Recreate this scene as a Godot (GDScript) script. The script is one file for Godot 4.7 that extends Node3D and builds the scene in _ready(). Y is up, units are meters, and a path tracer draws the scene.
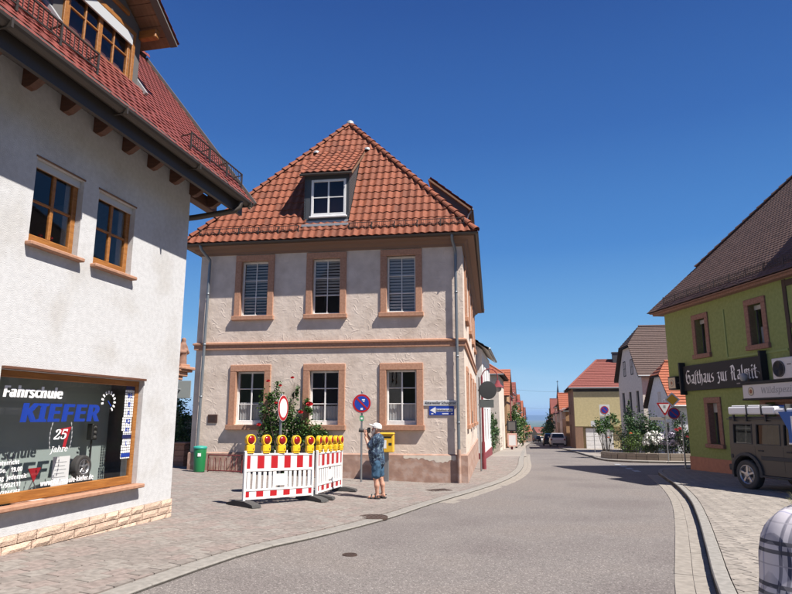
extends Node3D

# ---------------------------------------------------------------- mesh builder
class MB:
	var v := PackedVector3Array()
	var uv := PackedVector2Array()
	var c := PackedColorArray()
	var tint := Color(1, 1, 1)
	var use_c := false
	var use_uv := false
	func tri(a: Vector3, b: Vector3, d: Vector3) -> void:      # counter-clockwise seen from outside
		v.append(a); v.append(d); v.append(b)
		if use_c:
			c.append(tint); c.append(tint); c.append(tint)
	func quad(a: Vector3, b: Vector3, d: Vector3, e: Vector3) -> void:
		tri(a, b, d); tri(a, d, e)
	func quad_uv(a: Vector3, b: Vector3, d: Vector3, e: Vector3, ua: Vector2, ub: Vector2, ud: Vector2, ue: Vector2) -> void:
		use_uv = true
		tri(a, b, d); tri(a, d, e)
		uv.append(ua); uv.append(ud); uv.append(ub)
		uv.append(ua); uv.append(ue); uv.append(ud)
	func out_tri(a: Vector3, b: Vector3, d: Vector3, m: Vector3) -> void:
		if (b - a).cross(d - a).dot((a + b + d) / 3.0 - m) >= 0.0:
			tri(a, b, d)
		else:
			tri(a, d, b)
	func out_quad(a: Vector3, b: Vector3, d: Vector3, e: Vector3, m: Vector3) -> void:
		out_tri(a, b, d, m); out_tri(a, d, e, m)
	func box(lo: Vector3, hi: Vector3, b := 0.0, t := Transform3D.IDENTITY) -> void:
		var m := (lo + hi) / 2.0
		var h := (hi - lo).abs() / 2.0
		var mt := t * m
		if b <= 0.0:
			var p := []
			for sx in [-1, 1]:
				for sy in [-1, 1]:
					for sz in [-1, 1]:
						p.append(t * (m + Vector3(sx * h.x, sy * h.y, sz * h.z)))
			for f in [[0, 1, 3, 2], [4, 5, 7, 6], [0, 1, 5, 4], [2, 3, 7, 6], [0, 2, 6, 4], [1, 3, 7, 5]]:
				out_quad(p[f[0]], p[f[1]], p[f[2]], p[f[3]], mt)
			return
		b = min(b, min(h.x, min(h.y, h.z)) * 0.98)
		var q := func(sx: int, sy: int, sz: int, k: int) -> Vector3:
			var w := Vector3(h.x - (0.0 if k == 0 else b), h.y - (0.0 if k == 1 else b), h.z - (0.0 if k == 2 else b))
			return t * (m + Vector3(sx * w.x, sy * w.y, sz * w.z))
		for s in [-1, 1]:
			out_quad(q.call(s, -1, -1, 0), q.call(s, 1, -1, 0), q.call(s, 1, 1, 0), q.call(s, -1, 1, 0), mt)
			out_quad(q.call(-1, s, -1, 1), q.call(1, s, -1, 1), q.call(1, s, 1, 1), q.call(-1, s, 1, 1), mt)
			out_quad(q.call(-1, -1, s, 2), q.call(1, -1, s, 2), q.call(1, 1, s, 2), q.call(-1, 1, s, 2), mt)
			for r in [-1, 1]:
				out_quad(q.call(s, r, -1, 0), q.call(s, r, 1, 0), q.call(s, r, 1, 1), q.call(s, r, -1, 1), mt)
				out_quad(q.call(s, -1, r, 0), q.call(s, 1, r, 0), q.call(s, 1, r, 2), q.call(s, -1, r, 2), mt)
				out_quad(q.call(-1, s, r, 1), q.call(1, s, r, 1), q.call(1, s, r, 2), q.call(-1, s, r, 2), mt)
				for w in [-1, 1]:
					out_tri(q.call(s, r, w, 0), q.call(s, r, w, 1), q.call(s, r, w, 2), mt)
	func bar(a: Vector3, b: Vector3, w: float, h: float, up := Vector3.UP, bev := 0.0) -> void:   # a box from a to b
		var z := (b - a)
		var l := z.length()
		z = z / l
		var x := up.cross(z).normalized()
		if x.length() < 0.5:
			x = Vector3.RIGHT
		var y := z.cross(x)
		box(Vector3(-w / 2, -h / 2, 0), Vector3(w / 2, h / 2, l), bev, Transform3D(Basis(x, y, z), a))
	func ring(m: Vector3, x: Vector3, y: Vector3, n: int) -> PackedVector3Array:
		var o := PackedVector3Array()
		for i in n:
			var a := TAU * i / n
			o.append(m + x * cos(a) + y * sin(a))
		return o
	func tube(pts: Array, rads: Array, n := 8, caps := true) -> void:
		var prev := PackedVector3Array()
		var side := Vector3.ZERO
		for i in pts.size():
			var d: Vector3 = (pts[min(i + 1, pts.size() - 1)] - pts[max(i - 1, 0)]).normalized()
			if side == Vector3.ZERO:
				side = d.cross(Vector3(0.13, 0.97, 0.21) if abs(d.y) < 0.9 else Vector3(1, 0.1, 0)).normalized()
			else:
				side = (side - d * side.dot(d)).normalized()
			var up := d.cross(side)
			var r := ring(pts[i], side * rads[i], up * rads[i], n)
			if i > 0:
				for k in n:
					quad(prev[k], prev[(k + 1) % n], r[(k + 1) % n], r[k])
			if caps and (i == 0 or i == pts.size() - 1):
				for k in n:
					if i == 0:
						tri(pts[i], r[(k + 1) % n], r[k])
					else:
						tri(pts[i], r[k], r[(k + 1) % n])
			prev = r
	func lathe(prof: Array, n := 16, t := Transform3D.IDENTITY) -> void:     # prof: [radius, height] turned about y
		for k in n:
			var a := TAU * k / n
			var b := TAU * (k + 1) / n
			for i in prof.size() - 1:
				var p = prof[i]
				var q = prof[i + 1]
				var p0 := t * Vector3(p[0] * cos(a), p[1], p[0] * sin(a))
				var p1 := t * Vector3(p[0] * cos(b), p[1], p[0] * sin(b))
				var q0 := t * Vector3(q[0] * cos(a), q[1], q[0] * sin(a))
				var q1 := t * Vector3(q[0] * cos(b), q[1], q[0] * sin(b))
				if q[0] > 0.0001:
					tri(p0, q0, q1)
				if p[0] > 0.0001:
					tri(p0, q1, p1)
	func prism(poly: PackedVector2Array, z0: float, z1: float, t := Transform3D.IDENTITY) -> void:   # a flat outline in x, y given depth in z
		var p := poly
		if Geometry2D.is_polygon_clockwise(p):
			p = p.duplicate()
			p.reverse()
		var idx := Geometry2D.triangulate_polygon(p)
		for i in range(0, idx.size(), 3):
			var a := p[idx[i]]
			var b := p[idx[i + 1]]
			var d := p[idx[i + 2]]
			if (b - a).cross(d - a) < 0.0:
				var s := b
				b = d
				d = s
			tri(t * Vector3(a.x, a.y, z1), t * Vector3(b.x, b.y, z1), t * Vector3(d.x, d.y, z1))
			tri(t * Vector3(a.x, a.y, z0), t * Vector3(d.x, d.y, z0), t * Vector3(b.x, b.y, z0))
		for i in p.size():
			var a := p[i]
			var b := p[(i + 1) % p.size()]
			quad(t * Vector3(a.x, a.y, z0), t * Vector3(b.x, b.y, z0), t * Vector3(b.x, b.y, z1), t * Vector3(a.x, a.y, z1))
	func loft(rings: Array, closed := true) -> void:       # rings of points in the same turn, capped at both ends
		for i in rings.size() - 1:
			var a: PackedVector3Array = rings[i]
			var b: PackedVector3Array = rings[i + 1]
			var n := a.size()
			for k in (n if closed else n - 1):
				quad(a[k], a[(k + 1) % n], b[(k + 1) % n], b[k])
		if closed:
			for e in [0, rings.size() - 1]:
				var r: PackedVector3Array = rings[e]
				var m := Vector3.ZERO
				for p in r:
					m += p / r.size()
				for k in r.size():
					if e == 0:
						tri(m, r[(k + 1) % r.size()], r[k])
					else:
						tri(m, r[k], r[(k + 1) % r.size()])
	func mesh(smooth := false, into: ArrayMesh = null) -> ArrayMesh:
		var m := into if into else ArrayMesh.new()
		if v.is_empty():
			return m
		var n := PackedVector3Array()
		n.resize(v.size())
		var acc := {}
		for i in range(0, v.size(), 3):
			var f := (v[i + 2] - v[i]).cross(v[i + 1] - v[i])
			if not smooth:
				f = f.normalized()
			for k in 3:
				n[i + k] = f
				if smooth:
					var key := (v[i + k] * 4000.0).round()
					acc[key] = acc.get(key, Vector3.ZERO) + f
		if smooth:
			for i in v.size():
				n[i] = acc[(v[i] * 4000.0).round()].normalized()
		var a := []
		a.resize(Mesh.ARRAY_MAX)
		a[Mesh.ARRAY_VERTEX] = v
		a[Mesh.ARRAY_NORMAL] = n
		if use_c:
			a[Mesh.ARRAY_COLOR] = c
		if use_uv and uv.size() == v.size():
			a[Mesh.ARRAY_TEX_UV] = uv
		m.add_surface_from_arrays(Mesh.PRIMITIVE_TRIANGLES, a)
		return m

# ---------------------------------------------------------------- things and parts
var taken := {}
var M := {}
var rng := RandomNumberGenerator.new()

func thing(called: String, label: String, category: String, at := Vector3.ZERO, turn := 0.0, group := "") -> Node3D:
	var o := Node3D.new()
	_enter(o, called, label, category, group)
	o.position = at
	o.rotation.y = turn
	return o
func _enter(o: Node3D, called: String, label: String, category: String, group := "") -> void:
	var k: int = taken.get(called, 0)
	taken[called] = k + 1
	o.name = called if k == 0 else "%s_%03d" % [called, k]
	add_child(o)
	if label != "":
		o.set_meta("label", label)
	if category != "":
		o.set_meta("category", category)
	if group != "":
		o.set_meta("group", group)
func copy_of(o: Node3D, called: String, label: String, at: Vector3, turn: float, group := "") -> Node3D:
	var d: Node3D = o.duplicate()
	var k: int = taken.get(called, 0)
	taken[called] = k + 1
	d.name = called if k == 0 else "%s_%03d" % [called, k]
	add_child(d)
	d.position = at
	d.rotation.y = turn
	d.set_meta("label", label)
	if group != "":
		d.set_meta("group", group)
	return d
func single(called: String, label: String, category: String, mesh: Mesh, mat: Material, at := Vector3.ZERO, turn := 0.0, group := "") -> MeshInstance3D:
	var o := MeshInstance3D.new()
	o.mesh = mesh
	o.material_override = mat
	_enter(o, called, label, category, group)
	o.position = at
	o.rotation.y = turn
	return o
func setting(called: String, mesh: Mesh, mat: Material) -> MeshInstance3D:
	var o := MeshInstance3D.new()
	o.mesh = mesh
	if mat:
		o.material_override = mat
	_enter(o, called, "", "")
	o.set_meta("kind", "structure")
	return o
func part(parent: Node, called: String, mesh: Mesh, mat: Material, t := Transform3D.IDENTITY) -> MeshInstance3D:
	var o := MeshInstance3D.new()
	o.name = called
	o.mesh = mesh
	if mat:
		o.material_override = mat
	o.transform = t
	parent.add_child(o, true)
	return o
func pbox(parent: Node, called: String, lo: Vector3, hi: Vector3, mat: Material, bev := 0.0) -> MeshInstance3D:
	var m := (lo + hi) / 2.0
	return part(parent, called, box_mesh((hi - lo).abs(), bev), mat, Transform3D(Basis.IDENTITY, m - here(parent)))
func here(parent: Node) -> Vector3:      # where a part of a thing sits in its thing: sub-parts are given in the thing's own measures
	return (parent as Node3D).position if parent is MeshInstance3D and parent.get_parent() != self else Vector3.ZERO
var boxes := {}
func box_mesh(s: Vector3, bev := 0.0) -> ArrayMesh:
	var key := "%.4f,%.4f,%.4f,%.4f" % [s.x, s.y, s.z, bev]
	if not boxes.has(key):
		var b := MB.new()
		b.box(-s / 2, s / 2, bev)
		boxes[key] = b.mesh()
	return boxes[key]
func stuff(o: Node) -> Node:
	o.set_meta("kind", "stuff")
	return o
func text_part(parent: Node, called: String, words: String, height: float, at: Vector3, mat: Material, bold := true, serif := false, width := 0.0, depth := 0.004, slant := 0.0, align := 1, fat := 0.0) -> MeshInstance3D:
	var sf := SystemFont.new()
	sf.font_names = PackedStringArray(["Droid Serif" if serif else "Droid Sans"])
	sf.font_weight = 700 if bold else 400
	var f := FontVariation.new()
	f.base_font = sf
	f.variation_embolden = fat
	var tm := TextMesh.new()
	tm.font = f
	tm.text = words
	tm.font_size = 64
	tm.pixel_size = height / 46.0
	tm.depth = depth
	tm.curve_step = 3.0
	tm.horizontal_alignment = [HORIZONTAL_ALIGNMENT_LEFT, HORIZONTAL_ALIGNMENT_CENTER, HORIZONTAL_ALIGNMENT_RIGHT][align] as HorizontalAlignment
	var sx := 1.0
	if width > 0.0:
		sx = width / tm.get_aabb().size.x
	return part(parent, called, tm, mat, Transform3D(Basis(Vector3(sx, 0, 0), Vector3(slant, 1, 0), Vector3(0, 0, 1)), at - here(parent)))

# ---------------------------------------------------------------- materials
func lin(r: float, g: float, b: float) -> Color:      # real-world (linear) base colours
	return Color(r, g, b).linear_to_srgb()
func mat(called: String, color: Color, rough := 0.9, metal := 0.0) -> StandardMaterial3D:
	var m := StandardMaterial3D.new()
	m.resource_name = called
	m.albedo_color = color
	m.roughness = rough
	m.metallic = metal
	m.cull_mode = BaseMaterial3D.CULL_DISABLED
	M[called] = m
	return m
func noise_image(size: int, freq: float, octaves: int, sd: int, kind := FastNoiseLite.TYPE_SIMPLEX_SMOOTH) -> Image:
	var n := FastNoiseLite.new()
	n.seed = sd
	n.noise_type = kind
	n.frequency = freq
	n.fractal_octaves = octaves
	n.fractal_type = FastNoiseLite.FRACTAL_FBM
	var im := n.get_seamless_image(size, size)
	im.convert(Image.FORMAT_L8)
	return im
func tones(im: Image, stops: Array) -> ImageTexture:      # grey values to colours; stops are [value, linear colour]
	var g := Gradient.new()
	var off := PackedFloat32Array()
	var cols := PackedColorArray()
	for s in stops:
		off.append(s[0])
		cols.append((s[1] as Color).linear_to_srgb())
	g.offsets = off
	g.colors = cols
	var table := PackedByteArray()
	for i in 256:
		var k := g.sample(i / 255.0)
		table.append(int(k.r * 255)); table.append(int(k.g * 255)); table.append(int(k.b * 255))
	var src := im.get_data()
	var dst := PackedByteArray()
	dst.resize(src.size() * 3)
	for i in src.size():
		var j := src[i] * 3
		dst[i * 3] = table[j]
		dst[i * 3 + 1] = table[j + 1]
		dst[i * 3 + 2] = table[j + 2]
	return ImageTexture.create_from_image(Image.create_from_data(im.get_width(), im.get_height(), false, Image.FORMAT_RGB8, dst))
func tri_tex(m: StandardMaterial3D, tex: Texture2D, metres: float, world := true) -> void:
	m.albedo_texture = tex
	m.uv1_triplanar = true
	m.uv1_world_triplanar = world
	m.uv1_scale = Vector3.ONE / metres
func relief(m: StandardMaterial3D, im: Image, cm: float) -> void:
	m.heightmap_enabled = true
	m.heightmap_texture = ImageTexture.create_from_image(im)
	m.heightmap_scale = cm
func second_tex(m: StandardMaterial3D, tex: Texture2D, metres: float) -> void:      # a coarse pattern multiplied over the fine one
	m.detail_enabled = true
	m.detail_albedo = tex
	m.detail_blend_mode = BaseMaterial3D.BLEND_MODE_MUL
	m.detail_uv_layer = BaseMaterial3D.DETAIL_UV_2
	m.uv2_triplanar = true
	m.uv2_world_triplanar = true
	m.uv2_scale = Vector3.ONE / metres
func speckle_image(size: int, sd: int, coarse: int) -> Image:      # grains of stone of uneven size
	var r := RandomNumberGenerator.new()
	r.seed = sd
	var d := PackedByteArray()
	d.resize(size * size)
	for i in d.size():
		d[i] = 90 + r.randi() % 76
	for k in coarse:
		var x := r.randi() % size
		var y := r.randi() % size
		var t := r.randi() % 230 + 13
		for q in [[0, 0], [1, 0], [0, 1], [1, 1], [2, 1], [1, 2], [-1, 0], [0, -1]].slice(0, 2 + r.randi() % 7):
			d[((y + q[1] + size) % size) * size + (x + q[0] + size) % size] = t
	return Image.create_from_data(size, size, false, Image.FORMAT_L8, d)
func trowel_image(size: int, sd: int) -> Image:      # plaster laid on with a trowel: short curved ridges
	var r := RandomNumberGenerator.new()
	r.seed = sd
	var base := noise_image(size, 0.02, 3, sd).get_data()
	var h := PackedFloat32Array()
	h.resize(size * size)
	for i in h.size():
		h[i] = 0.32 + (base[i] / 255.0 - 0.5) * 0.35
	var calm := noise_image(size, 0.006, 2, sd + 1).get_data()
	for s in int(230.0 * size * size / 262144.0):
		var p := Vector2(r.randf() * size, r.randf() * size)
		var a := r.randf() * TAU
		var turn := r.randf_range(-0.05, 0.05)
		var l := r.randi_range(14, 52)
		var wide := r.randf_range(1.6, 3.4)
		var high: float = r.randf_range(0.12, 0.42) * clamp((calm[int(p.y) * size + int(p.x)] / 255.0 - 0.25) * 2.2, 0.15, 1.0)
		for k in l:
			p += Vector2(cos(a), sin(a)) * 1.2
			a += turn
			var e: float = min(1.0, min(k, l - k) / 8.0) * high
			for dy in range(-6, 7):
				for dx in range(-6, 7):
					# steep on one side, soft on the other
					var across := dx * -sin(a) + dy * cos(a)
					var along := dx * cos(a) + dy * sin(a)
					if abs(along) > 1.2:
						continue
					var f := exp(-across * across / (wide * wide * (0.35 if across < 0 else 3.0)))
					var i := (int(p.y + dy + size) % size) * size + int(p.x + dx + size) % size
					h[i] = max(h[i], 0.32 + e * f)
	var d := PackedByteArray()
	d.resize(h.size())
	for i in h.size():
		d[i] = int(clamp(h[i], 0.0, 1.0) * 255)
	return Image.create_from_data(size, size, false, Image.FORMAT_L8, d)
func grain_image(w: int, h: int, sd: int) -> Image:      # wood grain along x
	var n := FastNoiseLite.new()
	n.seed = sd
	n.frequency = 0.02
	var d := PackedByteArray()
	for y in h:
		for x in w:
			var k := n.get_noise_2d(x * 0.25, y * 3.0) * 0.6 + n.get_noise_2d(x * 0.6, y * 14.0) * 0.5
			d.append(int(clamp(0.5 + k, 0, 1) * 255))
	return Image.create_from_data(w, h, false, Image.FORMAT_L8, d)
func glass(called: String, alpha: float, tint := Color(0.02, 0.03, 0.03)) -> StandardMaterial3D:
	var m := mat(called, Color(tint.r, tint.g, tint.b, alpha), 0.02)
	m.transparency = BaseMaterial3D.TRANSPARENCY_ALPHA
	return m

func make_materials() -> void:
	var fine := noise_image(256, 0.03, 4, 11)
	var blot := noise_image(256, 0.012, 4, 12)
	var mid := noise_image(512, 0.02, 5, 13)
	var g3 := func(v: float, w := 1.0) -> Color: return Color(v * w, v, v / w)
	# asphalt: stones of several greys, larger worn and patched areas over it
	var m := mat("asphalt", Color.WHITE, 0.9)
	tri_tex(m, tones(speckle_image(512, 3, 26000), [[0.0, Color(0.055, 0.048, 0.044)], [0.35, Color(0.125, 0.111, 0.104)], [0.7, Color(0.215, 0.192, 0.18)], [1.0, Color(0.46, 0.415, 0.39)]]), 2.6)
	second_tex(m, tones(noise_image(512, 0.008, 5, 5), [[0.2, Color(0.84, 0.82, 0.83)], [0.55, Color(1, 1, 1)], [0.85, Color(1, 0.98, 0.96)]]), 17.0)
	# paving
	for k in 4:
		var t: float = [0.92, 1.0, 1.1, 0.98][k]
		m = mat("paver%d" % k, Color.WHITE, 0.92)
		var warm: float = [1.10, 1.12, 1.07, 1.17][k]
		tri_tex(m, tones(fine, [[0.25, Color(0.155 * t * warm, 0.147 * t, 0.132 * t)], [0.75, Color(0.222 * t * warm, 0.212 * t, 0.192 * t)]]), 0.9)
		m = mat("slab%d" % k, Color.WHITE, 0.92)
		tri_tex(m, tones(fine, [[0.25, Color(0.20 * t * 1.07, 0.19 * t, 0.168 * t)], [0.75, Color(0.275 * t * 1.07, 0.262 * t, 0.23 * t)]]), 0.9)
	m = mat("sand_joint", Color.WHITE, 0.95)
	tri_tex(m, tones(fine, [[0.2, Color(0.065, 0.056, 0.048)], [0.8, Color(0.10, 0.088, 0.076)]]), 0.5)
	m = mat("far_paving", Color.WHITE, 0.92)
	tri_tex(m, tones(mid, [[0.2, Color(0.245, 0.215, 0.19)], [0.8, Color(0.30, 0.265, 0.235)]]), 2.0)
	m = mat("kerb", Color.WHITE, 0.9)
	tri_tex(m, tones(mid, [[0.2, Color(0.21, 0.198, 0.18)], [0.8, Color(0.29, 0.272, 0.25)]]), 1.3)
	m = mat("flat_kerb", Color.WHITE, 0.9)
	tri_tex(m, tones(mid, [[0.2, Color(0.205, 0.19, 0.172)], [0.8, Color(0.27, 0.25, 0.228)]]), 1.3)
	m = mat("gutter_stone", Color.WHITE, 0.9)
	tri_tex(m, tones(mid, [[0.2, Color(0.22, 0.196, 0.17)], [0.8, Color(0.295, 0.264, 0.23)]]), 1.7)
	m = mat("earth", Color.WHITE, 0.95)
	tri_tex(m, tones(mid, [[0.2, Color(0.05, 0.07, 0.03)], [0.8, Color(0.10, 0.11, 0.06)]]), 6.0)
	m = mat("fields", Color.WHITE, 0.95)
	tri_tex(m, tones(blot, [[0.3, Color(0.04, 0.075, 0.03)], [0.5, Color(0.07, 0.11, 0.045)], [0.7, Color(0.15, 0.15, 0.08)]]), 1800.0)
	m = mat("far_forest", Color.WHITE, 0.95)
	tri_tex(m, tones(blot, [[0.3, Color(0.03, 0.05, 0.035)], [0.7, Color(0.05, 0.075, 0.045)]]), 900.0)
	# plaster
	m = mat("rough_white", Color.WHITE, 0.92)
	tri_tex(m, tones(mid, [[0.2, Color(0.49, 0.49, 0.495)], [0.8, Color(0.56, 0.56, 0.565)]]), 1.1)
	relief(m, noise_image(512, 0.14, 3, 21), 0.4)
	second_tex(m, tones(noise_image(512, 0.008, 5, 25), [[0.15, Color(0.88, 0.86, 0.83)], [0.5, Color(1, 1, 1)]]), 5.3)
	m = mat("trowel_plaster", Color.WHITE, 0.92)
	tri_tex(m, tones(noise_image(512, 0.02, 5, 14), [[0.2, Color(0.60, 0.50, 0.425)], [0.8, Color(0.70, 0.59, 0.505)]]), 4.7)
	relief(m, trowel_image(1024, 22), 1.9)
	second_tex(m, tones(noise_image(512, 0.009, 5, 26), [[0.15, Color(0.86, 0.84, 0.82)], [0.5, Color(1, 1, 1)]]), 7.1)
	m = mat("plinth_plaster", Color.WHITE, 0.92)
	tri_tex(m, tones(noise_image(512, 0.012, 5, 24), [[0.25, Color(0.31, 0.19, 0.145)], [0.5, Color(0.37, 0.235, 0.18)], [0.72, Color(0.43, 0.31, 0.26)]]), 3.1)
	relief(m, fine, 0.8)
	m = mat("green_plaster", Color.WHITE, 0.92)
	tri_tex(m, tones(mid, [[0.2, Color(0.215, 0.265, 0.085)], [0.8, Color(0.26, 0.315, 0.11)]]), 1.8)
	relief(m, fine, 0.4)
	var plain := {"white_paint": [0.72, 0.71, 0.70], "cream_wall": [0.52, 0.44, 0.24], "grey_wall": [0.60, 0.55, 0.50], "blue_white_wall": [0.62, 0.63, 0.66], "pale_wall": [0.62, 0.55, 0.47], "ochre_wall": [0.42, 0.25, 0.13], "pink_wall": [0.60, 0.36, 0.30], "maroon": [0.20, 0.035, 0.045], "salmon": [0.42, 0.20, 0.13], "stone_wall": [0.26, 0.22, 0.18], "brown_wall": [0.25, 0.15, 0.10]}
	for k in plain:
		var a: Array = plain[k]
		m = mat(k, Color.WHITE, 0.9)
		tri_tex(m, tones(mid, [[0.2, Color(a[0], a[1], a[2]) * 0.9], [0.8, Color(a[0], a[1], a[2]) * 1.06]]), 2.7)
	# red and yellow sandstone
	for k in 3:
		var t: float = [1.0, 0.9, 1.1][k]
		m = mat("sandstone%d" % k, Color.WHITE, 0.9)
		tri_tex(m, tones(noise_image(256, 0.03, 5, 30 + k), [[0.2, Color(0.36, 0.185, 0.115) * t], [0.8, Color(0.46, 0.25, 0.165) * t]]), 0.8)
		m = mat("base_brick%d" % k, Color.WHITE, 0.92)
		tri_tex(m, tones(noise_image(256, 0.05, 5, 40 + k), [[0.2, Color(0.47, 0.335, 0.25) * t], [0.8, Color(0.62, 0.465, 0.36) * t]]), 0.5)
		relief(m, noise_image(256, 0.06, 4, 50 + k), 0.8)
	M["mortar"] = mat("mortar", lin(0.34, 0.29, 0.23), 0.95)
	M["red_stone"] = M["sandstone1"]
	# clay tiles, the last tone for weathered ones
	for k in 6:
		var t: float = [1.0, 0.86, 1.12, 0.93, 1.05, 0.7][k]
		m = mat("clay%d" % k, Color.WHITE, 0.8)
		tri_tex(m, tones(fine, [[0.2, Color(0.175, 0.047, 0.021) * t], [0.8, Color(0.25, 0.072, 0.032) * t]]), 0.7)
		m = mat("red_clay%d" % k, Color.WHITE, 0.55)
		tri_tex(m, tones(fine, [[0.2, Color(0.15, 0.030, 0.021) * t], [0.8, Color(0.21, 0.045, 0.032) * t]]), 0.7)
		m = mat("brown_clay%d" % k, Color.WHITE, 0.85)
		tri_tex(m, tones(fine, [[0.2, Color(0.10, 0.058, 0.045) * t], [0.8, Color(0.15, 0.09, 0.07) * t]]), 0.7)
	m = mat("far_red_roof", Color.WHITE, 0.85)
	tri_tex(m, tones(mid, [[0.2, Color(0.18, 0.052, 0.04)], [0.8, Color(0.245, 0.075, 0.058)]]), 1.9)
	m = mat("far_orange_roof", Color.WHITE, 0.85)
	tri_tex(m, tones(mid, [[0.2, Color(0.29, 0.085, 0.042)], [0.8, Color(0.37, 0.115, 0.06)]]), 1.9)
	m = mat("far_brown_roof", Color.WHITE, 0.85)
	tri_tex(m, tones(mid, [[0.2, Color(0.075, 0.05, 0.043)], [0.8, Color(0.125, 0.08, 0.068)]]), 1.5)
	m = mat("tile_gap", lin(0.10, 0.03, 0.018), 0.95)
	m = mat("brown_gap", lin(0.04, 0.025, 0.02), 0.95)
	# wood
	var grain := grain_image(256, 256, 61)
	m = mat("golden_wood", Color.WHITE, 0.5)
	tri_tex(m, tones(grain, [[0.2, Color(0.24, 0.09, 0.018)], [0.8, Color(0.36, 0.15, 0.034)]]), 0.8, false)
	m = mat("brown_wood", Color.WHITE, 0.6)
	tri_tex(m, tones(grain, [[0.2, Color(0.085, 0.036, 0.02)], [0.8, Color(0.14, 0.06, 0.034)]]), 0.8, false)
	m = mat("soffit_wood", Color.WHITE, 0.7)
	tri_tex(m, tones(grain, [[0.2, Color(0.16, 0.09, 0.05)], [0.8, Color(0.25, 0.145, 0.085)]]), 1.0, false)
	m = mat("dark_timber", lin(0.05, 0.032, 0.022), 0.75)
	mat("slate", lin(0.055, 0.058, 0.064), 0.6)
	mat("grey_board", lin(0.11, 0.10, 0.095), 0.8)
	# metals, paints, plastics
	mat("zinc", lin(0.28, 0.29, 0.30), 0.45, 0.7)
	mat("old_copper", lin(0.075, 0.062, 0.052), 0.5, 0.5)
	mat("galvanised", lin(0.33, 0.34, 0.35), 0.45, 0.8)
	mat("lead", lin(0.36, 0.37, 0.38), 0.55, 0.3)
	mat("black_metal", lin(0.018, 0.018, 0.02), 0.5)
	mat("bin_green", lin(0.012, 0.16, 0.05), 0.4)
	mat("rack_red", lin(0.12, 0.02, 0.022), 0.5)
	mat("white_plastic", lin(0.80, 0.79, 0.78), 0.45)
	mat("signal_red", lin(0.40, 0.010, 0.016), 0.45)
	mat("signal_blue", lin(0.012, 0.05, 0.35), 0.4)
	mat("signal_white", lin(0.80, 0.80, 0.80), 0.4)
	mat("signal_yellow", lin(0.75, 0.42, 0.02), 0.4)
	mat("lamp_yellow", lin(0.80, 0.47, 0.015), 0.4)
	mat("lens_red", lin(0.26, 0.008, 0.01), 0.2)
	mat("sign_back", lin(0.13, 0.14, 0.14), 0.5, 0.3)
	mat("rubber", lin(0.055, 0.053, 0.052), 0.8)
	mat("post_yellow", lin(0.72, 0.42, 0.035), 0.45)
	mat("letter_white", lin(0.82, 0.82, 0.82), 0.5)
	mat("letter_blue", lin(0.006, 0.036, 0.28), 0.5)
	mat("letter_black", lin(0.02, 0.02, 0.025), 0.5)
	mat("letter_red", lin(0.35, 0.012, 0.02), 0.5)
	mat("letter_green", lin(0.05, 0.30, 0.14), 0.5)
	mat("board_black", lin(0.010, 0.011, 0.014), 0.7)
	mat("curtain", lin(0.42, 0.43, 0.44), 0.9)
	mat("blind", lin(0.36, 0.39, 0.44), 0.5)
	mat("room", lin(0.16, 0.155, 0.145), 0.95)
	mat("room_dark", lin(0.07, 0.068, 0.065), 0.95)
	mat("display_board", lin(0.33, 0.39, 0.37), 0.9)
	glass("pane", 0.12)
	glass("shop_pane", 0.10)
	glass("car_glass", 0.78, Color(0.08, 0.08, 0.08))
	mat("dark_glass", lin(0.03, 0.034, 0.04), 0.05)
	mat("plaque", lin(0.055, 0.025, 0.018), 0.6)

# ---------------------------------------------------------------- the lie of the land
const GD := [-90.0, 0.0, 20.0, 35.0, 50.0, 70.0, 100.0, 150.0, 300.0, 340.0, 600.0, 1300.0, 13000.0]
const GH := [1.8, 0.0, -0.40, -0.70, -1.08, -1.64, -2.62, -4.4, -10.0, -11.5, -24.0, -42.0, -62.0]
func G(x: float, z: float) -> float:
	var d := -z
	var h := GH[-1] as float
	for i in GD.size() - 1:
		if d <= GD[i + 1]:
			h = lerp(GH[i], GH[i + 1], clamp((d - GD[i]) / (GD[i + 1] - GD[i]), 0.0, 1.0))
			break
	return h - 0.04 * clamp(x, -60.0, 1.0)
func on(x: float, z: float, up := 0.0) -> Vector3:
	return Vector3(x, G(x, z) + up, z)
func sheet(mb: MB, poly: PackedVector2Array, up: float) -> void:      # a flat outline in x, z laid on the land
	var xs := [-400.0, -60.0, 1.0, 400.0]
	for i in xs.size() - 1:
		for j in GD.size() - 1:
			var cell := PackedVector2Array([Vector2(xs[i], -GD[j]), Vector2(xs[i + 1], -GD[j]), Vector2(xs[i + 1], -GD[j + 1]), Vector2(xs[i], -GD[j + 1])])
			for p in Geometry2D.intersect_polygons(cell, poly):
				var idx := Geometry2D.triangulate_polygon(p)
				for k in range(0, idx.size(), 3):
					var t := []
					for q in 3:
						var w: Vector2 = p[idx[k + q]]
						t.append(Vector3(w.x, G(w.x, w.y) + up, w.y))
					if (t[1] - t[0]).cross(t[2] - t[0]).y < 0:
						mb.tri(t[0], t[2], t[1])
					else:
						mb.tri(t[0], t[1], t[2])
func skirt(mb: MB, line: PackedVector2Array, top: float, bottom: float) -> void:
	for i in line.size() - 1:
		var a := line[i]
		var b := line[i + 1]
		mb.quad(on(a.x, a.y, bottom), on(b.x, b.y, bottom), on(b.x, b.y, top), on(a.x, a.y, top))

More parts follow.
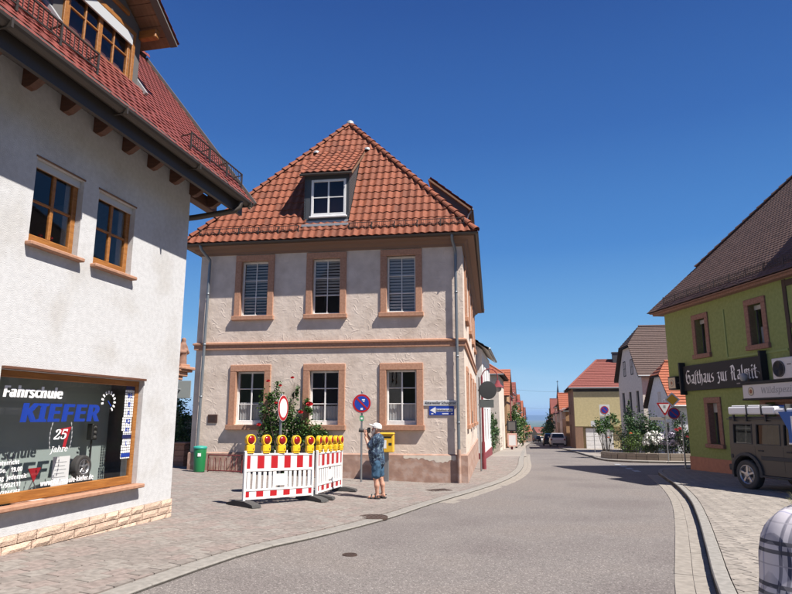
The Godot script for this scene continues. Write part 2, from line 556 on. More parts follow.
# ---------------------------------------------------------------- streets and pavements
const KERB_L := [[-7.0, 14.0], [-4.15, 0.4], [-2.5, -6.36], [-2.22, -7.39], [-1.8, -8.65], [-1.24, -9.69], [-0.24, -11.82], [0.99, -15.15], [2.22, -17.89], [3.45, -20.87], [4.63, -24.51], [5.83, -29.33], [7.35, -36.75], [15.2, -74.0], [31.6, -147.0], [65.5, -300.0]]
const KERB_R := [[0.9, 14.0], [1.25, 3.0], [1.75, -1.6], [2.45, -4.6], [3.36, -6.94], [4.2, -8.85], [5.55, -11.92], [6.93, -15.25], [8.2, -18.79], [9.35, -22.4], [10.2, -24.9], [11.3, -26.7], [13.2, -27.7], [60.0, -29.5]]
const KERB_B := [[60.0, -31.4], [13.6, -32.1], [12.2, -32.8], [11.35, -34.4], [12.3, -40.5], [13.9, -49.7], [16.5, -63.9], [18.4, -72.0], [36.2, -147.0], [70.5, -300.0]]
func line2(a: Array) -> PackedVector2Array:
	var o := PackedVector2Array()
	for p in a:
		o.append(Vector2(p[0], p[1]))
	return o
func smooth_line(a: PackedVector2Array, step: float) -> PackedVector2Array:      # evenly stepped points on a rounded line
	var c := Curve2D.new()
	for i in a.size():
		var t := (a[min(i + 1, a.size() - 1)] - a[max(i - 1, 0)]).normalized()
		var lo: float = 0.0 if i == 0 else a[i].distance_to(a[i - 1]) / 3.0
		var hi: float = 0.0 if i == a.size() - 1 else a[i].distance_to(a[i + 1]) / 3.0
		c.add_point(a[i], -t * lo, t * hi)
	c.bake_interval = 0.1
	var n := int(c.get_baked_length() / step)
	var o := PackedVector2Array()
	for i in n + 1:
		o.append(c.sample_baked(c.get_baked_length() * i / n, true))
	return o
func strip_stones(parent: Node, called: String, line: PackedVector2Array, from: float, to: float, off: float, wide: float, top: float, deep: float, mats: Array, gap := 0.008, bev := 0.012) -> void:
	# one stone on each step of the line, set off to its right-hand side by off .. off + wide
	for i in line.size() - 1:
		var a := line[i]
		var b := line[i + 1]
		if -a.y < from or -a.y > to:
			continue
		var d := (b - a).normalized()
		var s := Vector2(-d.y, d.x)
		var A := on(a.x, a.y)
		var B := on(b.x, b.y)
		var z := (A - B).normalized()
		var x := Vector3(s.x, 0, s.y)
		x = (x - z * x.dot(z)).normalized()
		var y := z.cross(x)
		var mb := MB.new()
		var l := A.distance_to(B)
		mb.box(Vector3(off, top - deep, gap / 2), Vector3(off + wide, top + rng.randf_range(-0.003, 0.003), l - gap / 2), bev)
		part(parent, called, mb.mesh(), mats[rng.randi() % mats.size()], Transform3D(Basis(x, y, z), B))
func pavers(parent: Node, poly: PackedVector2Array, holes: Array, turn: float, pw: float, pl: float, lo: Vector2, hi: Vector2, top: float, kind: String, limit: int) -> void:
	var ux := Vector2(cos(turn), -sin(turn))      # along a row, in x, z
	var uy := Vector2(sin(turn), cos(turn))
	var found := []
	var n := int(((hi - lo).length()) / pw) + 2
	var m := int(((hi - lo).length()) / pl) + 2
	var mid := (lo + hi) / 2.0
	for j in range(-n / 2, n / 2):
		for i in range(-m / 2, m / 2):
			var c: Vector2 = mid + ux * ((i + (0.5 if j % 2 else 0.0)) * pl) + uy * (j * pw)
			if c.x < lo.x or c.x > hi.x or c.y < lo.y or c.y > hi.y:
				continue
			var ok := true
			var inside := 0
			var cell := PackedVector2Array()
			for e in [[-1, -1], [1, -1], [1, 1], [-1, 1]]:
				var q: Vector2 = c + ux * (e[0] * (pl * 0.5 - 0.009)) + uy * (e[1] * (pw * 0.5 - 0.009))
				cell.append(q)
				if Geometry2D.is_point_in_polygon(q, poly):
					inside += 1
			if inside == 0:
				continue
			for h in holes:
				if Geometry2D.is_point_in_polygon(c, h):
					ok = false
					break
			if ok and inside == 4:
				found.append([c, null])
			elif ok:
				for cut in Geometry2D.intersect_polygons(cell, poly):
					found.append([c, cut])
	found.sort_custom(func(a, b): return a[0].length_squared() < b[0].length_squared())
	var g := 0.0075
	var unit := MB.new()
	var hx := pl / 2 - g
	var hz := pw / 2 - g
	var lowr := -0.03
	var e := 0.006
	var o := [Vector3(-hx, -e, -hz), Vector3(hx, -e, -hz), Vector3(hx, -e, hz), Vector3(-hx, -e, hz)]
	var t := [Vector3(-hx + e, 0, -hz + e), Vector3(hx - e, 0, -hz + e), Vector3(hx - e, 0, hz - e), Vector3(-hx + e, 0, hz - e)]
	unit.quad(t[3], t[2], t[1], t[0])
	for k in 4:
		var k2 := (k + 1) % 4
		unit.out_quad(o[k], o[k2], t[k2], t[k], Vector3(0, -0.1, 0))
		unit.out_quad(o[k] + Vector3(0, lowr, 0), o[k2] + Vector3(0, lowr, 0), o[k2], o[k], Vector3(0, -0.02, 0))
	var um := unit.mesh()
	var rest := [MB.new(), MB.new(), MB.new(), MB.new()]
	var seen := 0
	for item in found:
		var c: Vector2 = item[0]
		var p := on(c.x, c.y, top + rng.randf_range(-0.0025, 0.0025))
		var px := on(c.x + ux.x * 0.2, c.y + ux.y * 0.2, top) - on(c.x, c.y, top)
		var pz := on(c.x + uy.x * 0.2, c.y + uy.y * 0.2, top) - on(c.x, c.y, top)
		px = px.normalized()
		pz = pz.normalized()
		var tr := Transform3D(Basis(px, pz.cross(px).normalized(), pz), p)
		var k := rng.randi() % 4
		if item[1] != null:      # stones cut to fit the edge
			var cm := MB.new()
			var cp: PackedVector2Array = item[1]
			var idx := Geometry2D.triangulate_polygon(cp)
			for i in range(0, idx.size(), 3):
				var tv := []
				for q in 3:
					tv.append(on(cp[idx[i + q]].x, cp[idx[i + q]].y, top - 0.001))
				if (tv[1] - tv[0]).cross(tv[2] - tv[0]).y < 0:
					tv.reverse()
				cm.tri(tv[0], tv[1], tv[2])
			var mid3 := on(c.x, c.y, top - 0.02)
			for i in cp.size():
				var a2 := cp[i]
				var b2 := cp[(i + 1) % cp.size()]
				cm.out_quad(on(a2.x, a2.y, top - 0.03), on(b2.x, b2.y, top - 0.03), on(b2.x, b2.y, top - 0.001), on(a2.x, a2.y, top - 0.001), mid3)
			if seen < limit and in_view(p):
				seen += 1
				part(parent, "paver", cm.mesh(), M["%s%d" % [kind, k]])
			else:
				rest[k].v.append_array(cm.v)
			continue
		# those in the picture come first as stones of their own
		if seen < limit and in_view(p):
			seen += 1
			part(parent, "paver", um, M["%s%d" % [kind, k]], tr)
		else:
			for q in unit.v:
				rest[k].v.append(tr * q)
	var am := ArrayMesh.new()
	for k in 4:
		if rest[k].v.size() > 0:
			rest[k].mesh(false, am)
			am.surface_set_material(am.get_surface_count() - 1, M["%s%d" % [kind, k]])
	stuff(part(parent, "paving", am, null))
func in_view(p: Vector3) -> bool:
	var q := p - Vector3(0, 1.65, 0)
	var t := 0.19056
	var b := q.y * cos(t) + q.z * sin(t)
	var c := q.y * sin(t) - q.z * cos(t)
	return c > 0.5 and abs(q.x / c) < 0.642 and abs(b / c) < 0.482

func make_ground() -> void:
	# land out to the horizon
	var xs := []
	for s in [-14000.0, -7000.0, -3500.0, -1800.0, -900.0, -450.0, -250.0, -120.0, -60.0, -30.0, -12.0, 1.0, 12.0, 30.0, 60.0, 120.0, 250.0, 450.0, 900.0, 1800.0, 3500.0, 7000.0, 14000.0]:
		xs.append(s)
	var near := MB.new()
	var far := MB.new()
	for i in xs.size() - 1:
		for j in GD.size() - 1:
			var m := near if GD[j] < 300 and abs(xs[i]) < 500 else far
			var p := func(x: float, d: float) -> Vector3: return Vector3(x, G(x, -d) - (0.16 if d < 340 else 0.5), -d)
			m.quad(p.call(xs[i], GD[j]), p.call(xs[i + 1], GD[j]), p.call(xs[i + 1], GD[j + 1]), p.call(xs[i], GD[j + 1]))
	setting("ground", near.mesh(), M["earth"])
	setting("plain", far.mesh(), M["fields"])
	# far ridge across the plain
	var hm := MB.new()
	var nz := FastNoiseLite.new()
	nz.seed = 8
	nz.frequency = 0.0004
	var rows := []
	for j in 4:
		var r := PackedVector3Array()
		for i in 81:
			var x := -13000.0 + i * 325.0
			var h: float = [0.0, 0.55, 1.0, 0.9][j] * (86.0 + 26.0 * nz.get_noise_1d(x) + 6.0 * nz.get_noise_1d(x * 7.0))
			r.append(Vector3(x, -64.0 + h, -10200.0 - j * 600.0))
		rows.append(r)
	hm.loft(rows, false)
	setting("hills", hm.mesh(true), M["far_forest"])
	# the wooded hill that rises behind the viewpoint
	var bm := MB.new()
	var rows2 := []
	for j in 7:
		var r := PackedVector3Array()
		for i in 61:
			var x := -900.0 + i * 30.0
			var f: float = [0.0, 0.3, 0.6, 0.82, 0.95, 1.0, 0.9][j]
			r.append(Vector3(x, 2.5 + f * (72.0 + 26.0 * nz.get_noise_1d(x * 9.0)) + 5.0 * nz.get_noise_2d(x * 60.0, j * 900.0), 260.0 + j * 55.0))
		rows2.append(r)
	bm.loft(rows2, false)
	setting("hills", bm.mesh(true), M["far_forest"])
	# asphalt
	var kl := line2(KERB_L)
	var kr := line2(KERB_R)
	var kb := line2(KERB_B)
	var sl := smooth_line(kl.slice(1, 14), 0.8)
	var sr := smooth_line(kr.slice(1, 13), 0.8)
	var sb := smooth_line(kb.slice(1, 8), 0.8)
	var pl := PackedVector2Array([kl[0]]) + sl + PackedVector2Array([kl[14], kl[15], Vector2(60, -300), Vector2(27, -147), Vector2(-40, -147), Vector2(-40, 14)])
	var pr := PackedVector2Array([kr[0]]) + sr + PackedVector2Array([kr[13], Vector2(60, 14)])
	var pb := PackedVector2Array([kb[0]]) + sb + PackedVector2Array([kb[8], kb[9], Vector2(76, -300), Vector2(60, -147)])
	var road := MB.new()
	sheet(road, PackedVector2Array([Vector2(-8, 14), Vector2(2, 14), Vector2(60, -27), Vector2(60, -33), Vector2(20, -33), Vector2(16, -60), Vector2(74, -300), Vector2(63, -300), Vector2(28, -147), Vector2(4, -40), Vector2(-3, -14), Vector2(-6, 0)]), 0.0)
	var rd := setting("road", road.mesh(), M["asphalt"])
	# pavements: a bed, kerb stones, paving stones
	var beds := []
	for a in [[pl, "pavement", 0.02, sl], [pr, "pavement", 0.085, sr], [pb, "pavement", 0.07, sb]]:
		var mb := MB.new()
		sheet(mb, a[0], a[2])
		skirt(mb, a[3], a[2], -0.12)
		beds.append(setting(a[1], mb.mesh(), M["far_paving"] if a[0] == pb else M["sand_joint"]))
	var farp := MB.new()      # beyond the paving stones one can tell apart
	sheet(farp, PackedVector2Array([Vector2(-40, -40.0), Vector2(8.2, -40.0), Vector2(15.1, -74), Vector2(31.5, -147), Vector2(-40, -147)]), 0.034)
	sheet(farp, PackedVector2Array([Vector2(-40, 14), Vector2(-12.4, 14), Vector2(-8.9, -11), Vector2(-8.9, -40), Vector2(-40, -40)]), 0.034)
	part(beds[0], "far_paving", farp.mesh(), M["far_paving"])
	strip_stones(beds[0], "kerb_stone", sl, -3.0, 60.0, -0.26, 0.26, 0.038, 0.2, [M["flat_kerb"]])
	strip_stones(beds[1], "kerb_stone", sr, -3.0, 30.0, 0.0, 0.16, 0.11, 0.3, [M["kerb"]])
	strip_stones(beds[2], "kerb_stone", sb, 28.0, 62.0, 0.0, 0.15, 0.10, 0.3, [M["kerb"]])
	# gutters of flat stones beside the kerbs
	var gl := smooth_line(kl.slice(7, 14), 0.5)
	var gr := smooth_line(kr.slice(1, 12), 0.5)
	strip_stones(rd, "gutter_stone", gl, 15.0, 45.0, 0.01, 0.18, 0.007, 0.1, [M["gutter_stone"]], 0.006, 0.004)
	strip_stones(rd, "gutter_stone", gl, 15.0, 45.0, 0.2, 0.18, 0.005, 0.1, [M["gutter_stone"]], 0.006, 0.004)
	strip_stones(rd, "gutter_stone", gr, 1.0, 24.0, -0.40, 0.195, 0.008, 0.1, [M["gutter_stone"]], 0.005, 0.003)
	strip_stones(rd, "gutter_stone", gr, 1.0, 24.0, -0.20, 0.195, 0.005, 0.1, [M["gutter_stone"]], 0.005, 0.003)
	var inner := func(line: PackedVector2Array, off: float) -> PackedVector2Array:
		var o := PackedVector2Array()
		for i in line.size():
			var d := (line[min(i + 1, line.size() - 1)] - line[max(i - 1, 0)]).normalized()
			o.append(line[i] + Vector2(-d.y, d.x) * off)
		return o
	var hl := PackedVector2Array([Vector2(-3.9, -11.0), Vector2(-8.2, -10.0), Vector2(-12.5, 10), Vector2(-8.6, 11)])      # under the corner house
	var hm2 := PackedVector2Array([Vector2(2.2, -20.2), Vector2(-7.0, -21.65), Vector2(-5, -37), Vector2(4.4, -35)])
	var hg := PackedVector2Array([Vector2(11.8, -26.6), Vector2(14.9, 3), Vector2(30, 3), Vector2(30, -26.6)])
	var pl_in: PackedVector2Array = PackedVector2Array([Vector2(-7.4, 14)]) + inner.call(sl, -0.27) + PackedVector2Array([Vector2(-40, -74), Vector2(-40, 14)])
	var pr_in: PackedVector2Array = PackedVector2Array([Vector2(1.2, 14)]) + inner.call(sr, 0.17) + PackedVector2Array([Vector2(60, -29.2), Vector2(60, 14)])
	pavers(beds[0], pl_in, [hl, hm2], deg_to_rad(67), 0.21, 0.31, Vector2(-9.0, -40.0), Vector2(8.0, -3.0), 0.038, "paver", 300)
	pavers(beds[1], pr_in, [hg], deg_to_rad(18), 0.21, 0.31, Vector2(1.0, -27.0), Vector2(14.5, -2.0), 0.108, "slab", 300)
	# broken line across the mouth of the side street
	for k in 4:
		var a := Vector2(10.9, -31.6).lerp(Vector2(9.75, -25.6), k / 3.7)
		var b := a + (Vector2(9.75, -25.6) - Vector2(10.9, -31.6)).normalized() * 0.85
		var s := Vector2(0.13, 0.02)
		var mb := MB.new()
		sheet(mb, PackedVector2Array([a - s, a + s, b + s, b - s]), 0.004)
		part(rd, "road_marking", mb.mesh(), M["letter_grey"])
	# iron covers in the ground
	drain_cover("manhole_cover", "dark round iron cover in the paving in front of the photographing man", Vector2(-0.42, -12.02), 0.27, true, 0.042)
	drain_cover("manhole_cover", "small dark round iron cover in the asphalt nearest the camera", Vector2(-0.61, -8.64), 0.1, true, 0.004)
	drain_cover("drain_grate", "rusty rectangular drain grate in the paving before the house corner", Vector2(1.18, -17.75), 0.3, false, 0.042)
func drain_cover(called: String, label: String, at: Vector2, r: float, disc: bool, up: float) -> void:
	var t := thing(called, label, "drain cover" if not disc else "manhole cover", on(at.x, at.y, up), 0.5)
	var rim := MB.new()
	var lid := MB.new()
	if disc:
		rim.lathe([[r, -0.03], [r, 0.008], [r * 0.9, 0.008], [r * 0.9, -0.01]], 24)
		lid.lathe([[r * 0.89, -0.02], [r * 0.89, 0.003], [0, 0.003]], 24)
		for k in 5:
			var x := (k - 2) * r * 0.3
			var l := sqrt(max(0.0, pow(r * 0.8, 2) - x * x))
			lid.box(Vector3(x - r * 0.06, 0.003, -l), Vector3(x + r * 0.06, 0.008, l))
	else:
		for s in [-1, 1]:
			rim.box(Vector3(s * r - 0.02, -0.03, -r * 0.7), Vector3(s * r + 0.02, 0.006, r * 0.7))
			rim.box(Vector3(-r, -0.03, s * r * 0.7 - 0.02), Vector3(r, 0.006, s * r * 0.7 + 0.02))
		for k in 7:
			lid.box(Vector3(-r + 0.02 + k * r * 0.28, -0.02, -r * 0.66), Vector3(-r + 0.02 + k * r * 0.28 + r * 0.13, 0.003, r * 0.66))
		lid.box(Vector3(-r, -0.04, -r * 0.68), Vector3(r, -0.03, r * 0.68))
	part(t, "rim", rim.mesh(), M["iron"])
	part(t, "lid", lid.mesh(), M["iron"])

# ---------------------------------------------------------------- building helpers
func frame(o: Vector3, x: Vector3, z: Vector3) -> Transform3D:
	return Transform3D(Basis(x, Vector3.UP, z), o)
func wall_mesh(x0: float, x1: float, y0: float, y1: float, thick: float, holes: Array) -> ArrayMesh:      # faces +z at z = 0; holes are [x0, x1, y0, y1]
	var mb := MB.new()
	var xs := [x0, x1]
	var ys := [y0, y1]
	for h in holes:
		xs.append(h[0]); xs.append(h[1]); ys.append(h[2]); ys.append(h[3])
	xs.sort()
	ys.sort()
	for i in xs.size() - 1:
		for j in ys.size() - 1:
			if xs[i + 1] - xs[i] < 0.0001 or ys[j + 1] - ys[j] < 0.0001:
				continue
			var mx: float = (xs[i] + xs[i + 1]) / 2
			var my: float = (ys[j] + ys[j + 1]) / 2
			var solid := true
			for h in holes:
				if mx > h[0] and mx < h[1] and my > h[2] and my < h[3]:
					solid = false
			if solid:
				mb.quad(Vector3(xs[i], ys[j], 0), Vector3(xs[i + 1], ys[j], 0), Vector3(xs[i + 1], ys[j + 1], 0), Vector3(xs[i], ys[j + 1], 0))
				mb.quad(Vector3(xs[i + 1], ys[j], -thick), Vector3(xs[i], ys[j], -thick), Vector3(xs[i], ys[j + 1], -thick), Vector3(xs[i + 1], ys[j + 1], -thick))
	for h in holes:
		var a := Vector3(h[0], h[2], 0)
		var b := Vector3(h[1], h[2], 0)
		var c := Vector3(h[1], h[3], 0)
		var d := Vector3(h[0], h[3], 0)
		var t := Vector3(0, 0, -thick)
		mb.quad(a, b, b + t, a + t)
		mb.quad(b, c, c + t, b + t)
		mb.quad(c, d, d + t, c + t)
		mb.quad(d, a, a + t, d + t)
	return mb.mesh()
func window(parent: Node, fr: Transform3D, cx: float, y0: float, w: float, h: float, o: Dictionary) -> MeshInstance3D:
	# origin: middle of the opening's lower edge on the face of the wall
	var fw: float = o.get("fw", 0.06)
	var bar: float = o.get("bar", 0.035)
	var z: float = -o.get("recess", 0.14)
	var cols: int = o.get("cols", 2)
	var rows: Array = o.get("rows", [1.0])
	var fm: Material = o.get("frame", M["white_paint"])
	var mb := MB.new()
	var x0 := -w / 2
	var x1 := w / 2
	mb.box(Vector3(x0, 0, z - 0.06), Vector3(x0 + fw, h, z), 0.008)
	mb.box(Vector3(x1 - fw, 0, z - 0.06), Vector3(x1, h, z), 0.008)
	mb.box(Vector3(x0 + fw, 0, z - 0.06), Vector3(x1 - fw, fw * o.get("foot", 1.3), z - 0.002), 0.008)
	mb.box(Vector3(x0 + fw, h - fw, z - 0.06), Vector3(x1 - fw, h, z - 0.002), 0.008)
	var iy0: float = fw * o.get("foot", 1.3)
	var iy1 := h - fw
	var mid: float = o.get("post", bar)      # the upright in the middle
	var sum := 0.0
	for r in rows:
		sum += r
	var edges := [iy0]
	var run := 0.0
	for r in rows:
		run += r / sum
		edges.append(lerp(iy0, iy1, run))
	var ix0 := x0 + fw
	var iw := w - 2 * fw
	for k in range(1, cols):
		var bx := ix0 + iw * k / cols
		var bw: float = mid if (k * 2 == cols) else bar
		mb.box(Vector3(bx - bw / 2, iy0, z - 0.05), Vector3(bx + bw / 2, iy1, z - 0.006), 0.006)
	for k in range(1, edges.size() - 1):
		mb.box(Vector3(ix0, edges[k] - bar / 2, z - 0.048), Vector3(ix0 + iw, edges[k] + bar / 2, z - 0.010), 0.006)
	var n := part(parent, o.get("called", "window"), mb.mesh(), fm, fr * Transform3D(Basis.IDENTITY, Vector3(cx, y0, 0)))
	var kp: Node = parent if o.get("flat", false) else n      # pieces of a dormer window belong to the dormer
	var pre: Transform3D = n.transform if o.get("flat", false) else Transform3D.IDENTITY
	var pm: Material = o.get("pane", M["pane"])
	for i in cols:
		for j in edges.size() - 1:
			var q := MB.new()
			var a := ix0 + iw * i / cols
			var b := ix0 + iw * (i + 1) / cols
			q.quad(Vector3(a, edges[j], z - 0.03), Vector3(b, edges[j], z - 0.03), Vector3(b, edges[j + 1], z - 0.03), Vector3(a, edges[j + 1], z - 0.03))
			part(kp, "pane", q.mesh(), pm, pre)
	if o.has("surround"):
		var sw: float = o.get("sw", 0.2)
		var pr: float = o.get("proud", 0.05)
		var back: float = o.get("sback", -0.12)
		for s in [-1, 1]:
			part(kp, "jamb", box_mesh(Vector3(sw, h, pr - back), 0.012), o.surround[0], pre * Transform3D(Basis.IDENTITY, Vector3(s * (w / 2 + sw / 2), h / 2, (pr + back) / 2)))
		part(kp, "lintel", box_mesh(Vector3(w + 2 * sw, sw, pr - back + 0.004), 0.012), o.surround[1], pre * Transform3D(Basis.IDENTITY, Vector3(0, h + sw / 2, (pr + back) / 2 + 0.001)))
	if o.has("sill"):
		var sh: float = o.get("sh", 0.14)
		var sx: float = o.get("sx", 0.26)
		var sp: float = o.get("sp", 0.10)
		part(kp, "sill", box_mesh(Vector3(w + 2 * sx, sh, sp + 0.14), 0.012), o.sill, pre * Transform3D(Basis.IDENTITY, Vector3(0, -sh / 2, sp / 2 - 0.07)))
	if o.has("blind"):
		var bl := MB.new()
		var down: float = o.blind
		var k := 0
		var y := iy1
		while y > iy1 - (iy1 - iy0) * down:
			var slat := rng.randf_range(-0.004, 0.004)
			bl.box(Vector3(x0 + fw, -0.040, -0.002), Vector3(x1 - fw, 0.040, 0.002), 0.0, Transform3D(Basis(Vector3.RIGHT, o.get("tilt", 0.75)), Vector3(0, y - 0.03 + slat, z - 0.10)))
			y -= o.get("pitch", 0.105)
			k += 1
		part(kp, "blind", bl.mesh(), M["blind"], pre)
	if o.has("curtain"):
		var cu := MB.new()
		var ch: float = o.curtain * (iy1 - iy0)
		var prev := Vector3.ZERO
		for k in 29:
			var p := Vector3(lerp(x0 + fw, x1 - fw, k / 28.0), iy0, z - 0.10 + 0.012 * sin(k * 1.9))
			if k > 0:
				cu.quad(prev, p, p + Vector3(0, ch, 0), prev + Vector3(0, ch, 0))
			prev = p
		part(kp, "curtain", cu.mesh(true), M["curtain"], pre)
	if o.has("shutter"):      # roller shutter box above the glass
		part(kp, "roller_shutter", box_mesh(Vector3(w - 0.01, o.shutter, 0.03), 0.005), M["shutter_grey"], pre * Transform3D(Basis.IDENTITY, Vector3(0, h - o.shutter / 2, z + o.get("shutter_out", 0.03))))
	return n
func band_mesh(x0: float, x1: float, z0: float, z1: float, prof: Array) -> ArrayMesh:      # a moulding round a rectangle; prof: [outward, y]
	var mb := MB.new()
	for i in prof.size() - 1:
		var a := []
		var b := []
		for q in [[prof[i], a], [prof[i + 1], b]]:
			var o: float = q[0][0]
			var y: float = q[0][1]
			for c in [Vector3(x0 - o, y, z1 + o), Vector3(x1 + o, y, z1 + o), Vector3(x1 + o, y, z0 - o), Vector3(x0 - o, y, z0 - o)]:
				q[1].append(c)
		for k in 4:
			mb.quad(a[k], a[(k + 1) % 4], b[(k + 1) % 4], b[k])
	return mb.mesh()
func tile_unit(mb: MB, u0: float, v0: float, w: float, l: float, amp: float, lift: float, lo: Vector2, hi: Vector2, t: Transform3D) -> bool:
	# x along the eave, y out of the roof, z down the slope (v = -z); lo, hi: edges of the roof as a + b * v
	var n := 7
	var p0 := []
	var p1 := []
	for i in n + 1:
		var f := i / float(n)
		var u := u0 + w * f
		var e0: float = clamp(u, lo.x + lo.y * v0, hi.x + hi.y * v0)
		var e1: float = clamp(u, lo.x + lo.y * (v0 + l), hi.x + hi.y * (v0 + l))
		var hgt := amp * (0.5 + 0.5 * cos(TAU * f)) if amp > 0.012 else amp * sin(PI * f)
		p0.append(Vector3(e0, hgt + lift, -v0))
		p1.append(Vector3(e1, hgt + 0.004, -(v0 + l * 1.02)))
	if p0[n].x - p0[0].x < 0.02:
		return false
	for i in n:
		mb.quad(t * p0[i], t * p0[i + 1], t * p1[i + 1], t * p1[i])
		var d := Vector3(0, 0.0006, 0.0006)
		var dn := Vector3(0, -lift * 0.95, 0)
		mb.quad(t * (p0[i] - d + dn), t * (p0[i + 1] - d + dn), t * (p0[i + 1] - d), t * (p0[i] - d))
	return true
func tiled(parent: Node, O: Vector3, U: Vector3, V: Vector3, wide: float, vmax: float, lo: Vector2, hi: Vector2, tw: float, tl: float, kind: String, limit: int, skip = null, amp := 0.045, gap := "tile_gap") -> int:
	# a slope of tiles from the eave line O + U * u upwards along V
	var W := U.cross(V).normalized()
	var t := Transform3D(Basis(U, W, -V), O + W * 0.015)
	var bed := MB.new()
	var a := t * Vector3(lo.x, -0.012, 0)
	var b := t * Vector3(hi.x, -0.012, 0)
	var c := t * Vector3(hi.x + hi.y * vmax, -0.012, -vmax)
	var d := t * Vector3(lo.x + lo.y * vmax, -0.012, -vmax)
	bed.quad(a, b, c, d)
	part(parent, "roof_bed", bed.mesh(), M[gap])
	var shared := {}
	var rest := [MB.new(), MB.new(), MB.new(), MB.new(), MB.new(), MB.new()]
	var made := 0
	var rows := int(vmax / tl)
	for j in rows + 1:
		var v0 := j * tl
		var l: float = min(tl, vmax - v0)
		if l < 0.03:
			continue
		for i in int(wide / tw) + 2:
			var u0 := lo.x + i * tw - (tw * 0.5 if (amp < 0.02 and j % 2) else 0.0)
			if u0 + tw < lo.x + lo.y * v0 or u0 > hi.x + hi.y * v0:
				continue
			if skip and skip.call(u0 + tw / 2, v0 + l / 2):
				continue
			var k := rng.randi() % 5 if rng.randf() > 0.05 else 5
			if made < limit:
				var inside: bool = u0 >= lo.x + lo.y * (v0 + l) - 0.001 and u0 >= lo.x + lo.y * v0 - 0.001 and u0 + tw <= hi.x + hi.y * (v0 + l) and u0 + tw <= hi.x + hi.y * v0 and l > tl * 0.99
				if inside:
					if not shared.has(0):
						var q := MB.new()
						tile_unit(q, 0, 0, tw, tl, amp, 0.032 if amp > 0.02 else 0.016, Vector2(-9, 0), Vector2(9, 0), Transform3D.IDENTITY)
						shared[0] = q.mesh(true)
					part(parent, "roof_tile", shared[0], M["%s%d" % [kind, k]], t * Transform3D(Basis(Vector3.UP, rng.randf_range(-0.014, 0.014)), Vector3(u0, rng.randf_range(-0.004, 0.005), -v0 + rng.randf_range(-0.008, 0.008))))
					made += 1
				else:
					var q := MB.new()
					if tile_unit(q, u0, v0, tw, l, amp, 0.032 if amp > 0.02 else 0.016, lo, hi, Transform3D.IDENTITY):
						part(parent, "roof_tile", q.mesh(true), M["%s%d" % [kind, k]], t)
						made += 1
			else:
				tile_unit(rest[k], u0, v0, tw, l, amp, 0.032 if amp > 0.02 else 0.016, lo, hi, t)
	var am := ArrayMesh.new()
	for k in 6:
		if rest[k].v.size() > 0:
			rest[k].mesh(true, am)
			am.surface_set_material(am.get_surface_count() - 1, M["%s%d" % [kind, k]])
	if am.get_surface_count() > 0:
		stuff(part(parent, "roof_tiles_beyond", am, null))
	return made
func ridge(parent: Node, a: Vector3, b: Vector3, r: float, step: float, kind: String, up := Vector3.UP, called := "ridge_tile") -> void:
	# capping tiles, each a tapered half round that laps over the one below
	var mb := MB.new()
	var n := 7
	var prof0 := []
	var prof1 := []
	for i in n + 1:
		var an := PI * i / n
		prof0.append(Vector3(cos(an) * r * 1.2, sin(an) * r * 1.12, 0))
		prof1.append(Vector3(cos(an) * r * 0.88, sin(an) * r * 0.74 - 0.004, -step * 1.08))
	for i in n:
		mb.quad(prof0[i + 1], prof0[i], prof1[i], prof1[i + 1])
		mb.quad(prof0[i], prof0[i + 1], prof0[i + 1] * 0.82, prof0[i] * 0.82)
	var m := mb.mesh()
	var d := (b - a).normalized()
	var x := d.cross(up).normalized()
	var y := x.cross(d)
	var count := int(a.distance_to(b) / step)
	for k in count:
		part(parent, called, m, M["%s%d" % [kind, rng.randi() % 5]], Transform3D(Basis(x, y, -d), a + d * (a.distance_to(b) * k / count)))
func snow_guard(parent: Node, a: Vector3, b: Vector3, high: float, out: Vector3) -> void:
	var mb := MB.new()
	var up := Vector3.UP * high
	mb.bar(a, b, 0.02, 0.015)
	mb.bar(a + up, b + up, 0.025, 0.018)
	var n := int(a.distance_to(b) / 0.075)
	for i in n + 1:
		var p := a.lerp(b, i / float(n))
		mb.bar(p, p + up, 0.009, 0.009, out)
	var k := int(a.distance_to(b) / 0.8) + 1
	for i in k + 1:
		var p := a.lerp(b, i / float(k))
		mb.bar(p - Vector3(0, 0.08, 0), p + up * 1.05, 0.03, 0.02, out)
		mb.bar(p + up * 0.9, p - out * 0.22 + Vector3.UP * 0.16, 0.025, 0.012, out)
	part(parent, "snow_guard", mb.mesh(), M["old_copper"])
func pipe(parent: Node, called: String, pts: Array, r: float, m: Material, rings := true) -> void:
	var mb := MB.new()
	var rr := []
	for p in pts:
		rr.append(r)
	mb.tube(pts, rr, 12)
	if rings:
		for i in pts.size() - 1:
			var l: float = pts[i].distance_to(pts[i + 1])
			if l > 1.5:
				for k in int(l / 1.6):
					var p: Vector3 = pts[i].lerp(pts[i + 1], (k + 0.6) / int(l / 1.6))
					var d: Vector3 = (pts[i + 1] - pts[i]).normalized() * 0.03
					mb.tube([p - d, p + d], [r * 1.15, r * 1.15], 12)
	part(parent, called, mb.mesh(true), m)
